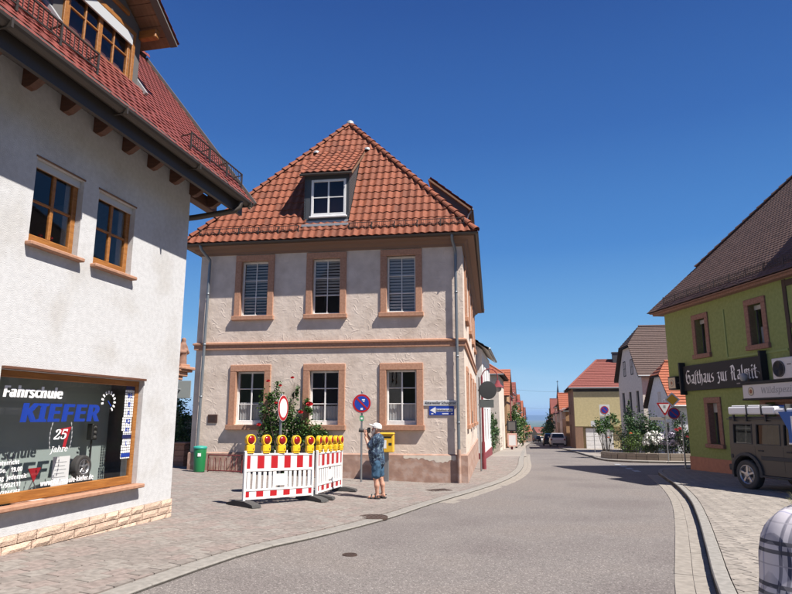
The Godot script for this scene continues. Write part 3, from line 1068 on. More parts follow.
func shed_dormer(parent: Node, fr: Transform3D, x0: float, x1: float, zf: float, yb: float, yt: float, zb: float, yback: float, wallm: Material, kind: String, win: Dictionary, eave_y: float, slope: float) -> void:
	# front wall with a window, cheeks down to the roof, a lean-to roof of tiles back into the slope
	var d := part(parent, "dormer", MB.new().mesh(), null, fr)
	var w: float = win.w
	var cx: float = (x0 + x1) / 2 + win.get("dx", 0.0)
	d.mesh = wall_mesh(x0, x1, yb - 0.25, yt, 0.12, [[cx - w / 2, cx + w / 2, win.y0, win.y0 + win.h]])
	d.transform = fr * Transform3D(Basis.IDENTITY, Vector3(0, 0, zf))
	d.material_override = wallm
	var rs := (yback - yt) / (zf - zb)
	for s in [x0, x1]:
		var mb := MB.new()
		var out := 0.012 if s == x1 else -0.012
		var A := Vector3(s, yt, 0)
		var B := Vector3(s, yb - 0.3, 0)
		var C := Vector3(s, yback, zb - zf)
		for e in [0.0, -0.1 if s == x1 else 0.1]:
			mb.tri(A + Vector3(e, 0, 0), B + Vector3(e, 0, 0), C + Vector3(e, -0.02, 0))
		mb.tri(A + Vector3(out, 0, 0), B + Vector3(out, 0, 0), C + Vector3(out, 0, 0))
		part(d, "cheek", mb.mesh(), wallm)
		# courses of slate on the cheek
		var sl := MB.new()
		var y := yb - 0.1
		while y < yt + 0.2:
			var zz0 := -(y - (eave_y - 0.0)) / slope + 0.5 - zf      # where the main roof is at this height
			var zz1 := 0.0 if y <= yt else -(y - yt) / rs
			if zz1 > zz0 + 0.05:
				sl.box(Vector3(s - 0.03, y, zz0), Vector3(s + 0.03, y + 0.085, zz1), 0.0, Transform3D(Basis(Vector3.BACK, 0.10 if s == x0 else -0.10), Vector3(0.0, 0, 0)) if false else Transform3D.IDENTITY)
			y += 0.10
		part(d, "slate_courses", sl.mesh(), M["slate"])
	var o := 0.16
	var E := Vector3(x0 - o, yt - rs * o + 0.03, o)
	var V := Vector3(0, yback - yt + 0.02, zb - zf).normalized()
	var len := Vector3(0, yback - yt + rs * o, zf - zb + o).length()
	var rb := MB.new()
	rb.box(Vector3(x0 - o, -0.09, -len), Vector3(x1 + o, -0.02, 0), 0.0, Transform3D(Basis(Vector3.RIGHT, Vector3.RIGHT.cross(V).normalized(), -V), Vector3(0, E.y, E.z)))
	part(d, "roof_boards", rb.mesh(), M["soffit_wood"])
	tiled(d, E, Vector3.RIGHT, V, x1 - x0 + 2 * o, len, Vector2(0, 0), Vector2(x1 - x0 + 2 * o, 0), 0.26, 0.37, kind, 60)
	pipe(d, "gutter", [Vector3(x0 - o, E.y - 0.06, o + 0.04), Vector3(x1 + o, E.y - 0.06, o + 0.04)], 0.045, M["old_copper"], false)
	var apron := MB.new()
	apron.box(Vector3(x0 - 0.02, yb - 0.16, -0.02), Vector3(x1 + 0.02, yb + 0.02, 0.02), 0.004)
	apron.box(Vector3(x0 - 0.05, yb - 0.24, -0.02), Vector3(x1 + 0.05, yb - 0.155, 0.20), 0.004)
	part(d, "lead_apron", apron.mesh(), M["lead"])
	win["flat"] = true
	window(d, Transform3D.IDENTITY, cx, win.y0, w, win.h, win)

# ---------------------------------------------------------------- the house in the middle
func make_main_house() -> void:
	var t := thing("corner_house", "two-storey cream plastered house with red sandstone window frames and red tiled hip roof", "house", Vector3(2.22, 0, -20.13), deg_to_rad(-8.7))
	var w := 9.3
	var dep := 15.0
	var top := 7.5
	var F := Transform3D.IDENTITY
	var side := frame(Vector3(0, 0, 0), Vector3(0, 0, -1), Vector3(1, 0, 0))
	var st: Array = [M["sandstone0"], M["sandstone2"], M["sandstone1"]]
	var xs := [-7.27, -4.68, -2.07]
	var holes := []
	for x in xs:
		holes.append([x - 0.49, x + 0.49, 5.07, 7.03])
		holes.append([x - 0.50, x + 0.50, 1.37, 3.15])
	part(t, "wall", wall_mesh(-w, 0, 0.44, top, 0.4, holes), M["trowel_plaster"])
	var sh := []
	for k in 4:
		var x := 2.0 + k * 3.6
		sh.append([x - 0.48, x + 0.48, 5.07, 7.03])
		sh.append([x - 0.48, x + 0.48, 1.37, 3.15])
	part(t, "wall", wall_mesh(0.0, dep, 0.44, top, 0.4, sh), M["trowel_plaster"], side)
	part(t, "wall", wall_mesh(-dep, 0, 0.44, top, 0.4, []), M["trowel_plaster"], frame(Vector3(-w, 0, 0), Vector3(0, 0, 1), Vector3(-1, 0, 0)))
	part(t, "wall", wall_mesh(0, w, 0.44, top, 0.4, []), M["trowel_plaster"], frame(Vector3(0, 0, -dep), Vector3(-1, 0, 0), Vector3(0, 0, -1)))
	part(t, "plinth", band_mesh(-w, 0, -dep, 0, [[0.05, -1.4], [0.05, 0.43], [0.0, 0.47]]), M["plinth_plaster"])
	pbox(t, "floor", Vector3(-w + 0.4, 3.9, -dep + 0.4), Vector3(-0.4, 4.1, -0.4), M["room"])
	pbox(t, "ceiling", Vector3(-w + 0.4, 7.42, -dep + 0.4), Vector3(-0.4, 7.5, -0.4), M["room"])
	pbox(t, "room_wall", Vector3(-w + 0.4, -0.5, -4.6), Vector3(-0.4, 7.42, -4.4), M["room"])
	pbox(t, "room_wall", Vector3(-w + 0.4, -0.6, -dep + 0.4), Vector3(-0.4, 0.5, -0.4), M["room"])
	for x in [-6.0, -3.4]:
		pbox(t, "room_wall", Vector3(x - 0.05, -0.5, -4.39), Vector3(x + 0.05, 7.41, -0.41), M["room"])
	part(t, "string_course", band_mesh(-w, 0, -dep, 0, [[0.0, 3.90], [0.06, 3.91], [0.06, 4.06], [0.10, 4.08], [0.10, 4.13], [0.0, 4.17]]), M["sandstone0"])
	# windows: upper ones with venetian blinds, lower ones with half curtains
	for i in 3:
		window(t, F, xs[i], 5.07, 0.98, 1.96, {"cols": 2, "rows": [1, 1, 1], "fw": 0.055, "recess": 0.16, "bar": 0.028, "frame": M["white_paint"], "surround": st, "sw": 0.22, "sill": st[0], "sh": 0.15, "sx": 0.27, "sp": 0.12, "blind": [1.0, 0.68, 1.0][i], "tilt": [0.9, 0.75, 0.6][i]})
		window(t, F, xs[i], 1.37, 1.0, 1.78, {"cols": 2, "rows": [1.05, 1, 1.02], "fw": 0.06, "recess": 0.16, "bar": 0.03, "post": 0.05, "foot": 2.4, "surround": st, "sw": 0.225, "sill": st[2], "sh": 0.17, "sx": 0.27, "sp": 0.14, "curtain": [0.38, 0.3, 0.34][i]})
	for k in 4:
		var x := 2.0 + k * 3.6
		for f in 2:
			window(t, side, x, [5.07, 1.37][f], 0.96, [1.96, 1.78][f], {"cols": 2, "rows": [1, 1, 1], "fw": 0.06, "recess": 0.16, "bar": 0.03, "surround": st, "sw": 0.2, "sill": st[0], "sh": 0.15, "sx": 0.25, "sp": 0.12, "curtain": 0.4})
	part(t, "cornice", band_mesh(-w, 0, -dep, 0, [[0.0, 7.28], [0.05, 7.28], [0.07, 7.36], [0.16, 7.40], [0.20, 7.47], [0.40, 7.50], [0.42, 7.52], [0.42, 7.64], [0.0, 7.66]]), M["brown_wood"] if false else M["cornice"])
	var gut := []
	for k in 9:
		var a := PI * k / 8.0
		gut.append([0.50 - cos(a) * 0.07, 7.60 - sin(a) * 0.07])
	part(t, "gutter", band_mesh(-w, 0, -dep, 0, gut), M["old_copper"])
	# downpipes at both front corners
	pipe(t, "downpipe", [Vector3(-0.30, 7.56, 0.50), Vector3(-0.30, 7.40, 0.48), Vector3(-0.22, 7.1, 0.14), Vector3(-0.22, 6.95, 0.12), Vector3(-0.22, 0.6, 0.12)], 0.05, M["pipe_grey"])
	pipe(t, "downpipe_foot", [Vector3(-0.22, 0.62, 0.12), Vector3(-0.22, -0.42, 0.12)], 0.06, M["plinth_plaster"], false)
	pipe(t, "downpipe", [Vector3(-9.15, 7.56, 0.50), Vector3(-9.1, 7.40, 0.46), Vector3(-8.92, 7.1, 0.13), Vector3(-8.92, 6.95, 0.12), Vector3(-9.0, -0.2, 0.12)], 0.05, M["pipe_grey"])
	# the roof
	var rise := 5.93
	var ye := 7.62
	var run := 3.6
	var half := 5.15
	var ap := Vector3(-4.65, ye + rise, 0.5 - run)
	var ap2 := Vector3(-4.65, ye + rise, -dep - 0.5 + run)
	var rf := part(t, "roof", MB.new().mesh(), null)
	var closed := MB.new()
	closed.quad(Vector3(-9.75, ye - 0.03, 0.45), Vector3(0.45, ye - 0.03, 0.45), Vector3(0.45, ye - 0.03, -dep - 0.45), Vector3(-9.75, ye - 0.03, -dep - 0.45))
	rf.mesh = closed.mesh()
	rf.material_override = M["soffit_wood"]
	var vl := Vector2(run, rise).length()
	var V := Vector3(0, rise, -run) / vl
	tiled(rf, Vector3(-9.8, ye, 0.5), Vector3.RIGHT, V, 10.3, vl, Vector2(0, half / vl), Vector2(10.3, -half / vl), 0.2575, 0.385, "clay", 300,
		func(u: float, v: float) -> bool: return u > 4.36 and u < 5.82 and v > 0.75 and v < 4.7)
	var sl := Vector2(half, rise).length()
	var VS := Vector3(-half, rise, 0) / sl
	tiled(rf, Vector3(0.5, ye, 0.5), Vector3(0, 0, -1), VS, 16.0, sl, Vector2(0, run / sl), Vector2(16.0, -run / sl), 0.2575, 0.385, "clay", 0)
	tiled(rf, Vector3(-9.8, ye, -dep - 0.5), Vector3(0, 0, 1), Vector3(half, rise, 0) / sl, 16.0, sl, Vector2(0, run / sl), Vector2(16.0, -run / sl), 0.2575, 0.385, "clay", 0)
	tiled(rf, Vector3(0.5, ye, -dep - 0.5), Vector3(-1, 0, 0), Vector3(0, rise, run) / vl, 10.3, vl, Vector2(0, half / vl), Vector2(10.3, -half / vl), 0.2575, 0.385, "clay", 0)
	var lift := Vector3(0, 0.035, 0)
	ridge(rf, Vector3(-9.8, ye, 0.5) + lift, ap + lift, 0.125, 0.36, "clay", Vector3.UP, "hip_tile")
	ridge(rf, Vector3(0.5, ye, 0.5) + lift, ap + lift, 0.125, 0.36, "clay", Vector3.UP, "hip_tile")
	ridge(rf, ap2 + lift, ap + lift, 0.11, 0.36, "clay")
	ridge(rf, Vector3(0.5, ye, -dep - 0.5) + lift, ap2 + lift, 0.105, 0.36, "clay", Vector3.UP, "hip_tile")
	var cap := MB.new()
	cap.lathe([[0.16, -0.05], [0.15, 0.06], [0.07, 0.12], [0.0, 0.13]], 10, Transform3D(Basis.IDENTITY, ap + Vector3(0, 0.06, 0)))
	part(rf, "lead_cap", cap.mesh(true), M["lead"])
	snow_guard(rf, Vector3(-9.25, 7.99, 0.37), Vector3(-5.62, 7.99, 0.37), 0.17, Vector3(0, 0, 1))
	snow_guard(rf, Vector3(-3.82, 7.99, 0.37), Vector3(0.1, 7.99, 0.37), 0.17, Vector3(0, 0, 1))
	# dormers
	shed_dormer(t, F, -5.50, -3.93, 0.07, 8.37, 10.2, -2.14, 11.9, M["slate"], "clay", {"w": 1.26, "dx": 0.07, "y0": 8.55, "h": 1.36, "cols": 2, "rows": [1, 1], "fw": 0.085, "recess": -0.02, "bar": 0.035, "post": 0.06, "sill": M["white_paint"], "sh": 0.06, "sx": 0.05, "sp": 0.08}, ye, rise / run)
	shed_dormer(t, side, 4.7, 6.3, 0.08, 8.15, 10.25, -1.52, 11.55, M["slate"], "clay", {"w": 1.2, "y0": 8.5, "h": 1.3, "cols": 2, "rows": [1, 1], "fw": 0.085, "recess": -0.02, "sill": M["white_paint"], "sh": 0.06, "sx": 0.05, "sp": 0.08}, ye, rise / half)
	pipe(t, "dormer_pipe", [Vector3(0.28, 10.12, -4.62), Vector3(0.12, 9.9, -4.62), Vector3(0.05, 9.75, -4.66), Vector3(0.12, 8.2, -4.66)], 0.035, M["zinc"], false)
	# two small lead flashings where the dormer roof meets the slope
	for x in [-5.75, -3.7]:
		var fl := MB.new()
		fl.lathe([[0.13, -0.06], [0.10, 0.04], [0.0, 0.08]], 9, Transform3D(Basis.IDENTITY, Vector3(x, 11.95, -2.06)))
		part(rf, "lead_flashing", fl.mesh(true), M["lead"])
	# paint peeled off along the top of the base, right of the letter box
	var pe := PackedVector2Array()
	var pr := RandomNumberGenerator.new()
	pr.seed = 3
	for i in 25:
		pe.append(Vector2(-2.0 + i * 0.07, 0.42))
	for i in 25:
		pe.append(Vector2(-0.32 - i * 0.07, 0.36 - pr.randf() * 0.07 - 0.10 * exp(-pow((i - 7.0) / 6.0, 2.0))))
	var pm := MB.new()
	pm.prism(pe, 0.0, 0.053)
	part(t, "peeled_patch", pm.mesh(), M["pale_wall"])
	# plaque and signs on the front are things of their own
	var pq := thing("wall_plaque", "small dark bronze plaque left of the ground floor windows", "plaque", to_main(-8.55, 1.57, 0.0), deg_to_rad(-8.7))
	pbox(pq, "plate", Vector3(-0.17, -0.14, 0), Vector3(0.17, 0.14, 0.03), M["plaque"], 0.006)
	for k in 4:
		pbox(pq, "raised_line", Vector3(-0.11 + 0.02 * (k % 2), 0.07 - k * 0.05, 0.03), Vector3(0.11 - 0.02 * (k % 2), 0.085 - k * 0.05, 0.034), M["old_copper"])
func to_main(x: float, y: float, z: float) -> Vector3:
	return Vector3(2.22, 0, -20.13) + Vector3(x, y, z).rotated(Vector3.UP, deg_to_rad(-8.7))

# ---------------------------------------------------------------- the white house with the shop window
func left_at(x: float, y: float, z: float) -> Vector3:      # along the wall, up, out from the wall
	return Vector3(-3.85, 0, -11.01) + Vector3(x, y, z).rotated(Vector3.UP, deg_to_rad(78))
func make_left_house() -> void:
	var t := thing("shop_house", "white plastered house with a large shop window and a dormer above the gutter", "house", left_at(0, 0, 0), deg_to_rad(78))
	var L := -13.0
	var deep := -4.1
	var F := Transform3D.IDENTITY
	var holes := [[-3.63, -2.76, 3.80, 4.92], [-2.44, -1.57, 3.80, 4.92], [-3.80, -1.0, 0.62, 2.20], [-6.6, -5.7, 3.80, 4.92], [-9.0, -8.1, 3.80, 4.92]]
	part(t, "wall", wall_mesh(L, 0, 0.27, 6.3, 0.3, holes), M["rough_white"])
	# end walls with their gables, and the back
	for e in [0.0, L]:
		var g := MB.new()
		var poly := PackedVector2Array([Vector2(-0.001, -0.4), Vector2(-0.001, 6.7), Vector2(-2.05, 9.2), Vector2(deep, 6.7), Vector2(deep, -0.4)])
		var o := 0.0 if e == 0.0 else 0.3
		g.prism(poly, -0.3 + o, 0.0 + o, Transform3D(Basis(Vector3(0, 0, 1), Vector3.UP, Vector3(1, 0, 0)), Vector3(e - 0.002, 0, -0.002)))
		part(t, "gable_wall", g.mesh(), M["rough_white"])
	pbox(t, "wall", Vector3(L, -0.4, deep), Vector3(-0.3, 6.7, deep + 0.3), M["rough_white"])
	pbox(t, "floor", Vector3(L + 0.31, 2.75, deep + 0.3), Vector3(-0.31, 3.0, -0.3), M["room"])
	pbox(t, "floor", Vector3(L + 0.31, 0.1, deep + 0.3), Vector3(-0.31, 0.25, -0.3), M["room"])
	pbox(t, "ceiling", Vector3(L + 0.31, 5.6, deep + 0.3), Vector3(-0.31, 5.8, -0.3), M["room"])
	# base of split stone courses
	var base := pbox(t, "stone_base", Vector3(L, -0.5, -0.25), Vector3(0.02, 0.268, -0.008), M["mortar"])
	for j in 5:
		var x := -6.0 - rng.randf() * 0.3
		while x < 0.0:
			var l: float = min(rng.randf_range(0.30, 0.48), 0.03 - x)
			if l > 0.08:
				var y := 0.268 - j * 0.115
				var b := MB.new()
				var dz := rng.randf_range(0.016, 0.028)
				split_stone(b, l - 0.014, 0.102, dz)
				part(base, "stone", b.mesh(), M["base_brick%d" % (rng.randi() % 3)], Transform3D(Basis.IDENTITY, Vector3(x + l / 2, y - 0.052, 0.010) - here(base)))
			x += l
	# upper windows
	for k in 4:
		var h: Array = holes[[0, 1, 3, 4][k]]
		var cx: float = (h[0] + h[1]) / 2
		var wn := window(t, F, cx, 3.80, h[1] - h[0], 1.12, {"cols": 2, "rows": [1, 1], "fw": 0.085, "recess": 0.085, "bar": 0.034, "post": 0.055, "foot": 1.6, "frame": M["golden_wood"], "shutter": 0.10, "shutter_out": 0.016, "sill": M["sandstone1"], "sh": 0.055, "sx": 0.05, "sp": 0.10, "pane": M["pane"]})
		var tr := MB.new()
		tr.box(Vector3(-0.455, 1.125, -0.02), Vector3(0.455, 1.15, 0.012), 0.003)
		part(wn, "head_trim", tr.mesh(), M["soffit_wood"])
	# the shop window
	var sx0 := -3.80
	var sx1 := -1.0
	var cx := (sx0 + sx1) / 2
	var sw := window(t, F, cx, 0.62, sx1 - sx0, 1.58, {"called": "shop_window", "cols": 1, "rows": [1], "fw": 0.085, "recess": 0.08, "foot": 1.45, "frame": M["golden_wood"], "pane": M["shop_pane"], "sill": M["sandstone1"], "sh": 0.06, "sx": 0.04, "sp": 0.13})
	part(sw, "head_rail", box_mesh(Vector3(2.8, 0.035, 0.06), 0.004), M["brown_wood"], Transform3D(Basis.IDENTITY, Vector3(0, 1.60, 0.02)))
	part(sw, "display_back", box_mesh(Vector3(2.86, 1.75, 0.02)), M["display_board"], Transform3D(Basis.IDENTITY, Vector3(0, 0.83, -0.62)))
	part(sw, "display_floor", box_mesh(Vector3(2.86, 0.03, 0.5)), M["room"], Transform3D(Basis.IDENTITY, Vector3(0, 0.04, -0.37)))
	var zl := -0.104      # writing on the glass
	var put := func(x: float, y: float) -> Vector3: return Vector3(x - cx, y - 0.62, zl) + here(sw)
	for k in 3:      # heavy print: three strokes side by side
		text_part(sw, "lettering", "Fahrschule", 0.135, put.call(-3.135 + (k - 1) * 0.007, 1.945) + Vector3(0, 0, k * 0.0008), M["letter_white"], true, false, 0.96, 0.003, 0.10)
		text_part(sw, "lettering", "KIEFER", 0.235, put.call(-2.6 + (k - 1) * 0.014, 1.69) + Vector3(0, 0, k * 0.0008), M["letter_blue"], true, false, 1.43, 0.003, 0.14)
	text_part(sw, "lettering", "25", 0.13, put.call(-2.6, 1.41), M["letter_white"], true, true, 0.22, 0.003, 0.3)
	var seven := MB.new()
	seven.prism(PackedVector2Array([Vector2(-0.10, 0.10), Vector2(0.12, 0.13), Vector2(0.10, 0.08), Vector2(0.03, -0.16), Vector2(-0.02, -0.16), Vector2(0.02, 0.03), Vector2(-0.06, 0.02)]), -0.003, 0.0)
	part(sw, "red_flag_print", seven.mesh(), M["letter_red"], Transform3D(Basis.IDENTITY, put.call(-2.53, 1.38) - here(sw) - Vector3(0, 0, 0.004)))
	text_part(sw, "lettering", "Jahre", 0.075, put.call(-2.6, 1.22), M["letter_white"], false, true, 0.3, 0.003, 0.3)
	for s in [-1, 1]:      # laurel sprigs either side of the number
		var sp := MB.new()
		for k in 6:
			var a := 0.2 + k * 0.2
			sp.prism(PackedVector2Array([Vector2(0, 0), Vector2(0.045, 0.012), Vector2(0.065, 0.0), Vector2(0.045, -0.008)]), 0.0, 0.002, Transform3D(Basis(Vector3.BACK, 1.5 - s * (0.5 - a * 0.6)), Vector3(s * (0.15 + 0.05 * sin(a * 2.0)), -0.15 + k * 0.06, 0)))
		part(sw, "laurel_print", sp.mesh(), M["letter_grey"], Transform3D(Basis.IDENTITY, put.call(-2.6, 1.36) - here(sw)))
	text_part(sw, "lettering", "www.fahrschule-kiefer.de", 0.066, put.call(-2.38, 0.80), M["letter_white"], true, false, 1.0)
	var lines := ["Unterricht", "Do.   19.00", "Anmeldung  jederzeit", "06321/952111", "0171/2844268"]
	for k in 5:
		text_part(sw, "lettering", lines[k], 0.052, put.call(-3.24 + [-0.02, 0.04, 0.12, 0.04, 0.04][k], 1.10 - k * 0.088), M["letter_white"], true, false, 0.0, 0.003, 0.0, 2)
	# dial of ticks with a blue needle
	var dial := MB.new()
	for k in 11:
		var a := deg_to_rad(190 - k * 24)
		dial.box(Vector3(0.115, -0.014, 0), Vector3(0.165, 0.014, 0.003), 0.0, Transform3D(Basis(Vector3.BACK, a), Vector3.ZERO))
	part(sw, "dial_print", dial.mesh(), M["letter_white"], Transform3D(Basis.IDENTITY, put.call(-1.69, 1.86) - here(sw)))
	var nd := MB.new()
	nd.box(Vector3(-0.02, -0.008, 0), Vector3(0.09, 0.008, 0.003), 0.0, Transform3D(Basis(Vector3.BACK, -0.75), Vector3.ZERO))
	part(sw, "needle_print", nd.mesh(), M["letter_blue"], Transform3D(Basis.IDENTITY, put.call(-1.69, 1.86) - here(sw)))
	# perforated strip listing the licence classes
	var stp := MB.new()
	for j in 26:
		for i in 5:
			var off: float = [0.0, 0.02, -0.02, 0.0][(j / 5) % 4]
			stp.box(Vector3(-0.115 + i * 0.047 + off, -0.55 + j * 0.042, 0), Vector3(-0.078 + i * 0.047 + off, -0.55 + j * 0.042 + 0.034, 0.002))
	part(sw, "class_strip", stp.mesh(), M["letter_white"], Transform3D(Basis.IDENTITY, put.call(-1.19, 1.56) - here(sw)))
	var cls := ["BE", "B", "A", "A2", "A1", "L"]
	for k in 6:
		text_part(sw, "lettering", cls[k], 0.07, put.call(-1.19, [1.97, 1.83, 1.70, 1.57, 1.44, 1.24][k]) + Vector3(0, 0, 0.004), M["letter_blue"], true, false)
	for y in [[2.09, M["letter_navy"]], [1.34, M["letter_navy"]], [1.06, M["letter_blue"]]]:
		part(sw, "strip_block", box_mesh(Vector3(0.22, 0.06, 0.003)), y[1], Transform3D(Basis.IDENTITY, put.call(-1.19, y[0]) - here(sw) + Vector3(0, 0, 0.004)))
	# the gutter, brackets, soffit
	var sof := MB.new()
	sof.box(Vector3(L, 5.94, -0.01), Vector3(0.82, 5.97, 0.68))
	part(t, "soffit", sof.mesh(), M["grey_board"])
	var br := MB.new()
	br.prism(PackedVector2Array([Vector2(0, 5.95), Vector2(0, 5.72), Vector2(0.05, 5.68), Vector2(0.12, 5.69), Vector2(0.20, 5.74), Vector2(0.28, 5.80), Vector2(0.42, 5.84), Vector2(0.56, 5.88), Vector2(0.6, 5.95)]), -0.055, 0.055, Transform3D(Basis(Vector3(0, 0, 1), Vector3.UP, Vector3(1, 0, 0)), Vector3.ZERO))
	var brm := br.mesh()
	var bx := 0.66
	while bx > -7.5:
		part(t, "eave_bracket", brm, M["brown_wood"], Transform3D(Basis.IDENTITY, Vector3(bx, 0, 0.002)))
		bx -= 0.66
	pbox(t, "wall_beam", Vector3(0.001, 5.70, -0.20), Vector3(1.05, 5.935, -0.02), M["brown_wood"], 0.01)
	var gut := MB.new()
	var gx := 0.80
	while gx > -8:
		var prev := Vector3.ZERO
		var a0: float = max(-8.0, gx - 1.95)
		for k in 9:
			var a := PI * k / 8.0
			var p := Vector3(0, 5.80 - sin(a) * 0.095, 0.76 - cos(a) * 0.095)
			if k > 0:
				gut.quad(prev + Vector3(a0, 0, 0), p + Vector3(a0, 0, 0), p + Vector3(gx, 0, 0), prev + Vector3(gx, 0, 0))
			prev = p
		gut.box(Vector3(gx - 0.03, 5.69, 0.655), Vector3(gx, 5.80, 0.865), 0.0)
		gx -= 1.95
	part(t, "gutter", gut.mesh(), M["old_copper"])
	pbox(t, "fascia", Vector3(L, 5.53, 0.60), Vector3(0.80, 5.93, 0.66), M["old_copper"])
	pipe(t, "downpipe", [Vector3(0.52, 5.76, 0.76), Vector3(0.52, 5.60, 0.74), Vector3(0.47, 5.52, 0.66), Vector3(0.24, 5.36, 0.0), Vector3(0.12, 5.30, -0.3), Vector3(0.1, 5.2, -0.4), Vector3(0.1, 0.0, -0.42)], 0.055, M["old_copper"])
	# roof
	var ye := 5.86
	var oe := 0.72
	var tp := 1.3
	var zr := -2.05
	var yr := ye + (oe - zr) * tp
	var vl := Vector2(oe - zr, yr - ye).length()
	var rf := part(t, "roof", MB.new().mesh(), M["soffit_wood"])
	var under := MB.new()
	for s in [0, 1]:
		var z0 := oe if s == 0 else 2 * zr - oe
		for e in [0.03, 0.10]:
			under.quad(Vector3(L - 0.5, ye - e, z0), Vector3(1.12, ye - e, z0), Vector3(1.12, yr - e, zr), Vector3(L - 0.5, yr - e, zr))
	rf.mesh = under.mesh()
	var V := Vector3(0, yr - ye, zr - oe).normalized()
	tiled(rf, Vector3(-5.4, ye, oe), Vector3.RIGHT, V, 6.53, vl, Vector2(0, 0), Vector2(6.53, 0), 0.178, 0.15, "red_clay", 300,
		func(u: float, v: float) -> bool: return u > 2.1 and u < 3.95 and v > 1.62 and v < 3.4, 0.008)
	tiled(rf, Vector3(L - 0.5, ye, oe), Vector3.RIGHT, V, 8.08, vl, Vector2(0, 0), Vector2(8.08, 0), 0.178, 0.15, "red_clay", 0, null, 0.008)
	tiled(rf, Vector3(1.13, ye, 2 * zr - oe), Vector3(-1, 0, 0), Vector3(0, V.y, -V.z), 14.6, vl, Vector2(0, 0), Vector2(14.6, 0), 0.251, 0.345, "red_clay", 0, null, 0.035)
	ridge(rf, Vector3(1.13, yr + 0.03, zr), Vector3(-13.4, yr + 0.03, zr), 0.12, 0.36, "red_clay")
	var vb := MB.new()
	for s in [1.0, -1.0]:
		var e0 := Vector3(1.14, ye - 0.02, zr + s * (oe - zr))
		vb.bar(e0, Vector3(1.14, yr - 0.02, zr), 0.05, 0.20)
	part(rf, "verge_board", vb.mesh(), M["grey_board"])
	var fin := MB.new()
	fin.lathe([[0.0, 0.0], [0.10, 0.0], [0.12, 0.10], [0.06, 0.16], [0.09, 0.24], [0.0, 0.34]], 10, Transform3D(Basis.IDENTITY, Vector3(1.02, yr, zr)))
	part(rf, "ridge_finial", fin.mesh(true), M["black_metal"])
	snow_guard(rf, Vector3(-5.4, ye + 0.40, oe - 0.20), Vector3(-3.35, ye + 0.40, oe - 0.20), 0.22, Vector3(0, 0, 1))
	snow_guard(rf, Vector3(-0.95, ye + 0.40, oe - 0.20), Vector3(1.0, ye + 0.40, oe - 0.20), 0.22, Vector3(0, 0, 1))
	# the gabled dormer
	var dc := -2.38
	var hw := 0.98
	var zf := -0.30
	var yb := 7.05
	var yE := 8.22
	var yR := 8.95
	var roof_z := func(y: float) -> float: return oe - (y - ye) / tp
	var d := part(t, "dormer", wall_mesh(dc - hw, dc + hw, yb - 0.15, yE, 0.12, [[dc - 0.72, dc + 0.72, 7.14, 7.98]]), M["grey_board"], Transform3D(Basis.IDENTITY, Vector3(0, 0, zf)))
	var gp := MB.new()
	gp.prism(PackedVector2Array([Vector2(dc - hw, yE), Vector2(dc + hw, yE), Vector2(dc, yE + hw * 0.56)]), -0.12, 0.0)
	part(d, "gable_panel", gp.mesh(), M["grey_board"])
	window(d, F, dc, 7.14, 1.44, 0.84, {"cols": 4, "rows": [1, 1], "fw": 0.065, "recess": -0.005, "bar": 0.03, "post": 0.09, "frame": M["golden_wood"], "shutter": 0.19, "flat": true})
	for q in [[8.0, 0.08, 1.62], [8.27, 0.075, 1.2]]:
		part(d, "trim", box_mesh(Vector3(q[2], q[1], 0.05), 0.006), M["golden_wood"], Transform3D(Basis.IDENTITY, Vector3(dc, q[0] + q[1] / 2, 0.012)))
	for s in [-1, 1]:
		part(d, "trim", box_mesh(Vector3(0.075, 0.92, 0.05), 0.006), M["golden_wood"], Transform3D(Basis.IDENTITY, Vector3(dc + s * 0.765, 7.56, 0.012)))
		var ck := MB.new()
		var x: float = dc + s * hw
		var q0 := Vector3(x, yb - 0.2, 0)
		var q1 := Vector3(x, yE, 0)
		var q2 := Vector3(x, yE, roof_z.call(yE) - zf)
		ck.tri(q0, q1, q2)
		var inn := Vector3(-s * 0.08, 0, 0)
		ck.tri(q0 + inn, q1 + inn, q2 + inn)
		part(d, "cheek", ck.mesh(), M["grey_board"])
		var fl := MB.new()
		fl.bar(Vector3(x + s * 0.03, yb - 0.02, roof_z.call(yb) - zf + 0.05), Vector3(x + s * 0.03, yE + 0.02, roof_z.call(yE) - zf + 0.05), 0.07, 0.10)
		part(d, "flashing", fl.mesh(), M["lead"])
		# one side of the dormer roof: boards below, tiles above
		var xe: float = dc + s * (hw + 0.33)
		var ye2 := yE - 0.33 * 0.56 + 0.07
		var fo := 0.42
		var slope_v := Vector3(-s * (hw + 0.33), yR - ye2, 0)
		var rl := slope_v.length()
		slope_v /= rl
		var U := Vector3(0, 0, -1) if s == 1 else Vector3(0, 0, 1)
		var z0 := fo
		var zb: float = -1.6
		var bd := MB.new()
		for k in 8:      # soffit boards
			bd.box(Vector3(-0.004, k * rl / 8 + 0.004, zb), Vector3(0.03, (k + 1) * rl / 8 - 0.004, fo), 0.0, Transform3D(Basis(slope_v.cross(Vector3.BACK) * 1.0, slope_v, slope_v.cross(Vector3.BACK).cross(slope_v)), Vector3(xe, ye2 - 0.02, 0)))
		part(d, "soffit_boards", bd.mesh(), M["soffit_wood"])
		var O := Vector3(xe + s * 0.03, ye2 + 0.03, z0 + 0.09 if s == 1 else zb)
		tiled(d, O, U, slope_v, fo - zb + 0.09, rl, Vector2(0, 0), Vector2(fo - zb + 0.09, 0), 0.178, 0.15, "red_clay", 60, null, 0.008)
		var vb2 := MB.new()
		vb2.bar(Vector3(xe, ye2 - 0.02, fo + 0.02), Vector3(dc, yR - 0.02, fo + 0.02), 0.03, 0.13, Vector3.BACK)
		part(d, "verge_board", vb2.mesh(), M["grey_board"])
		var pe := MB.new()
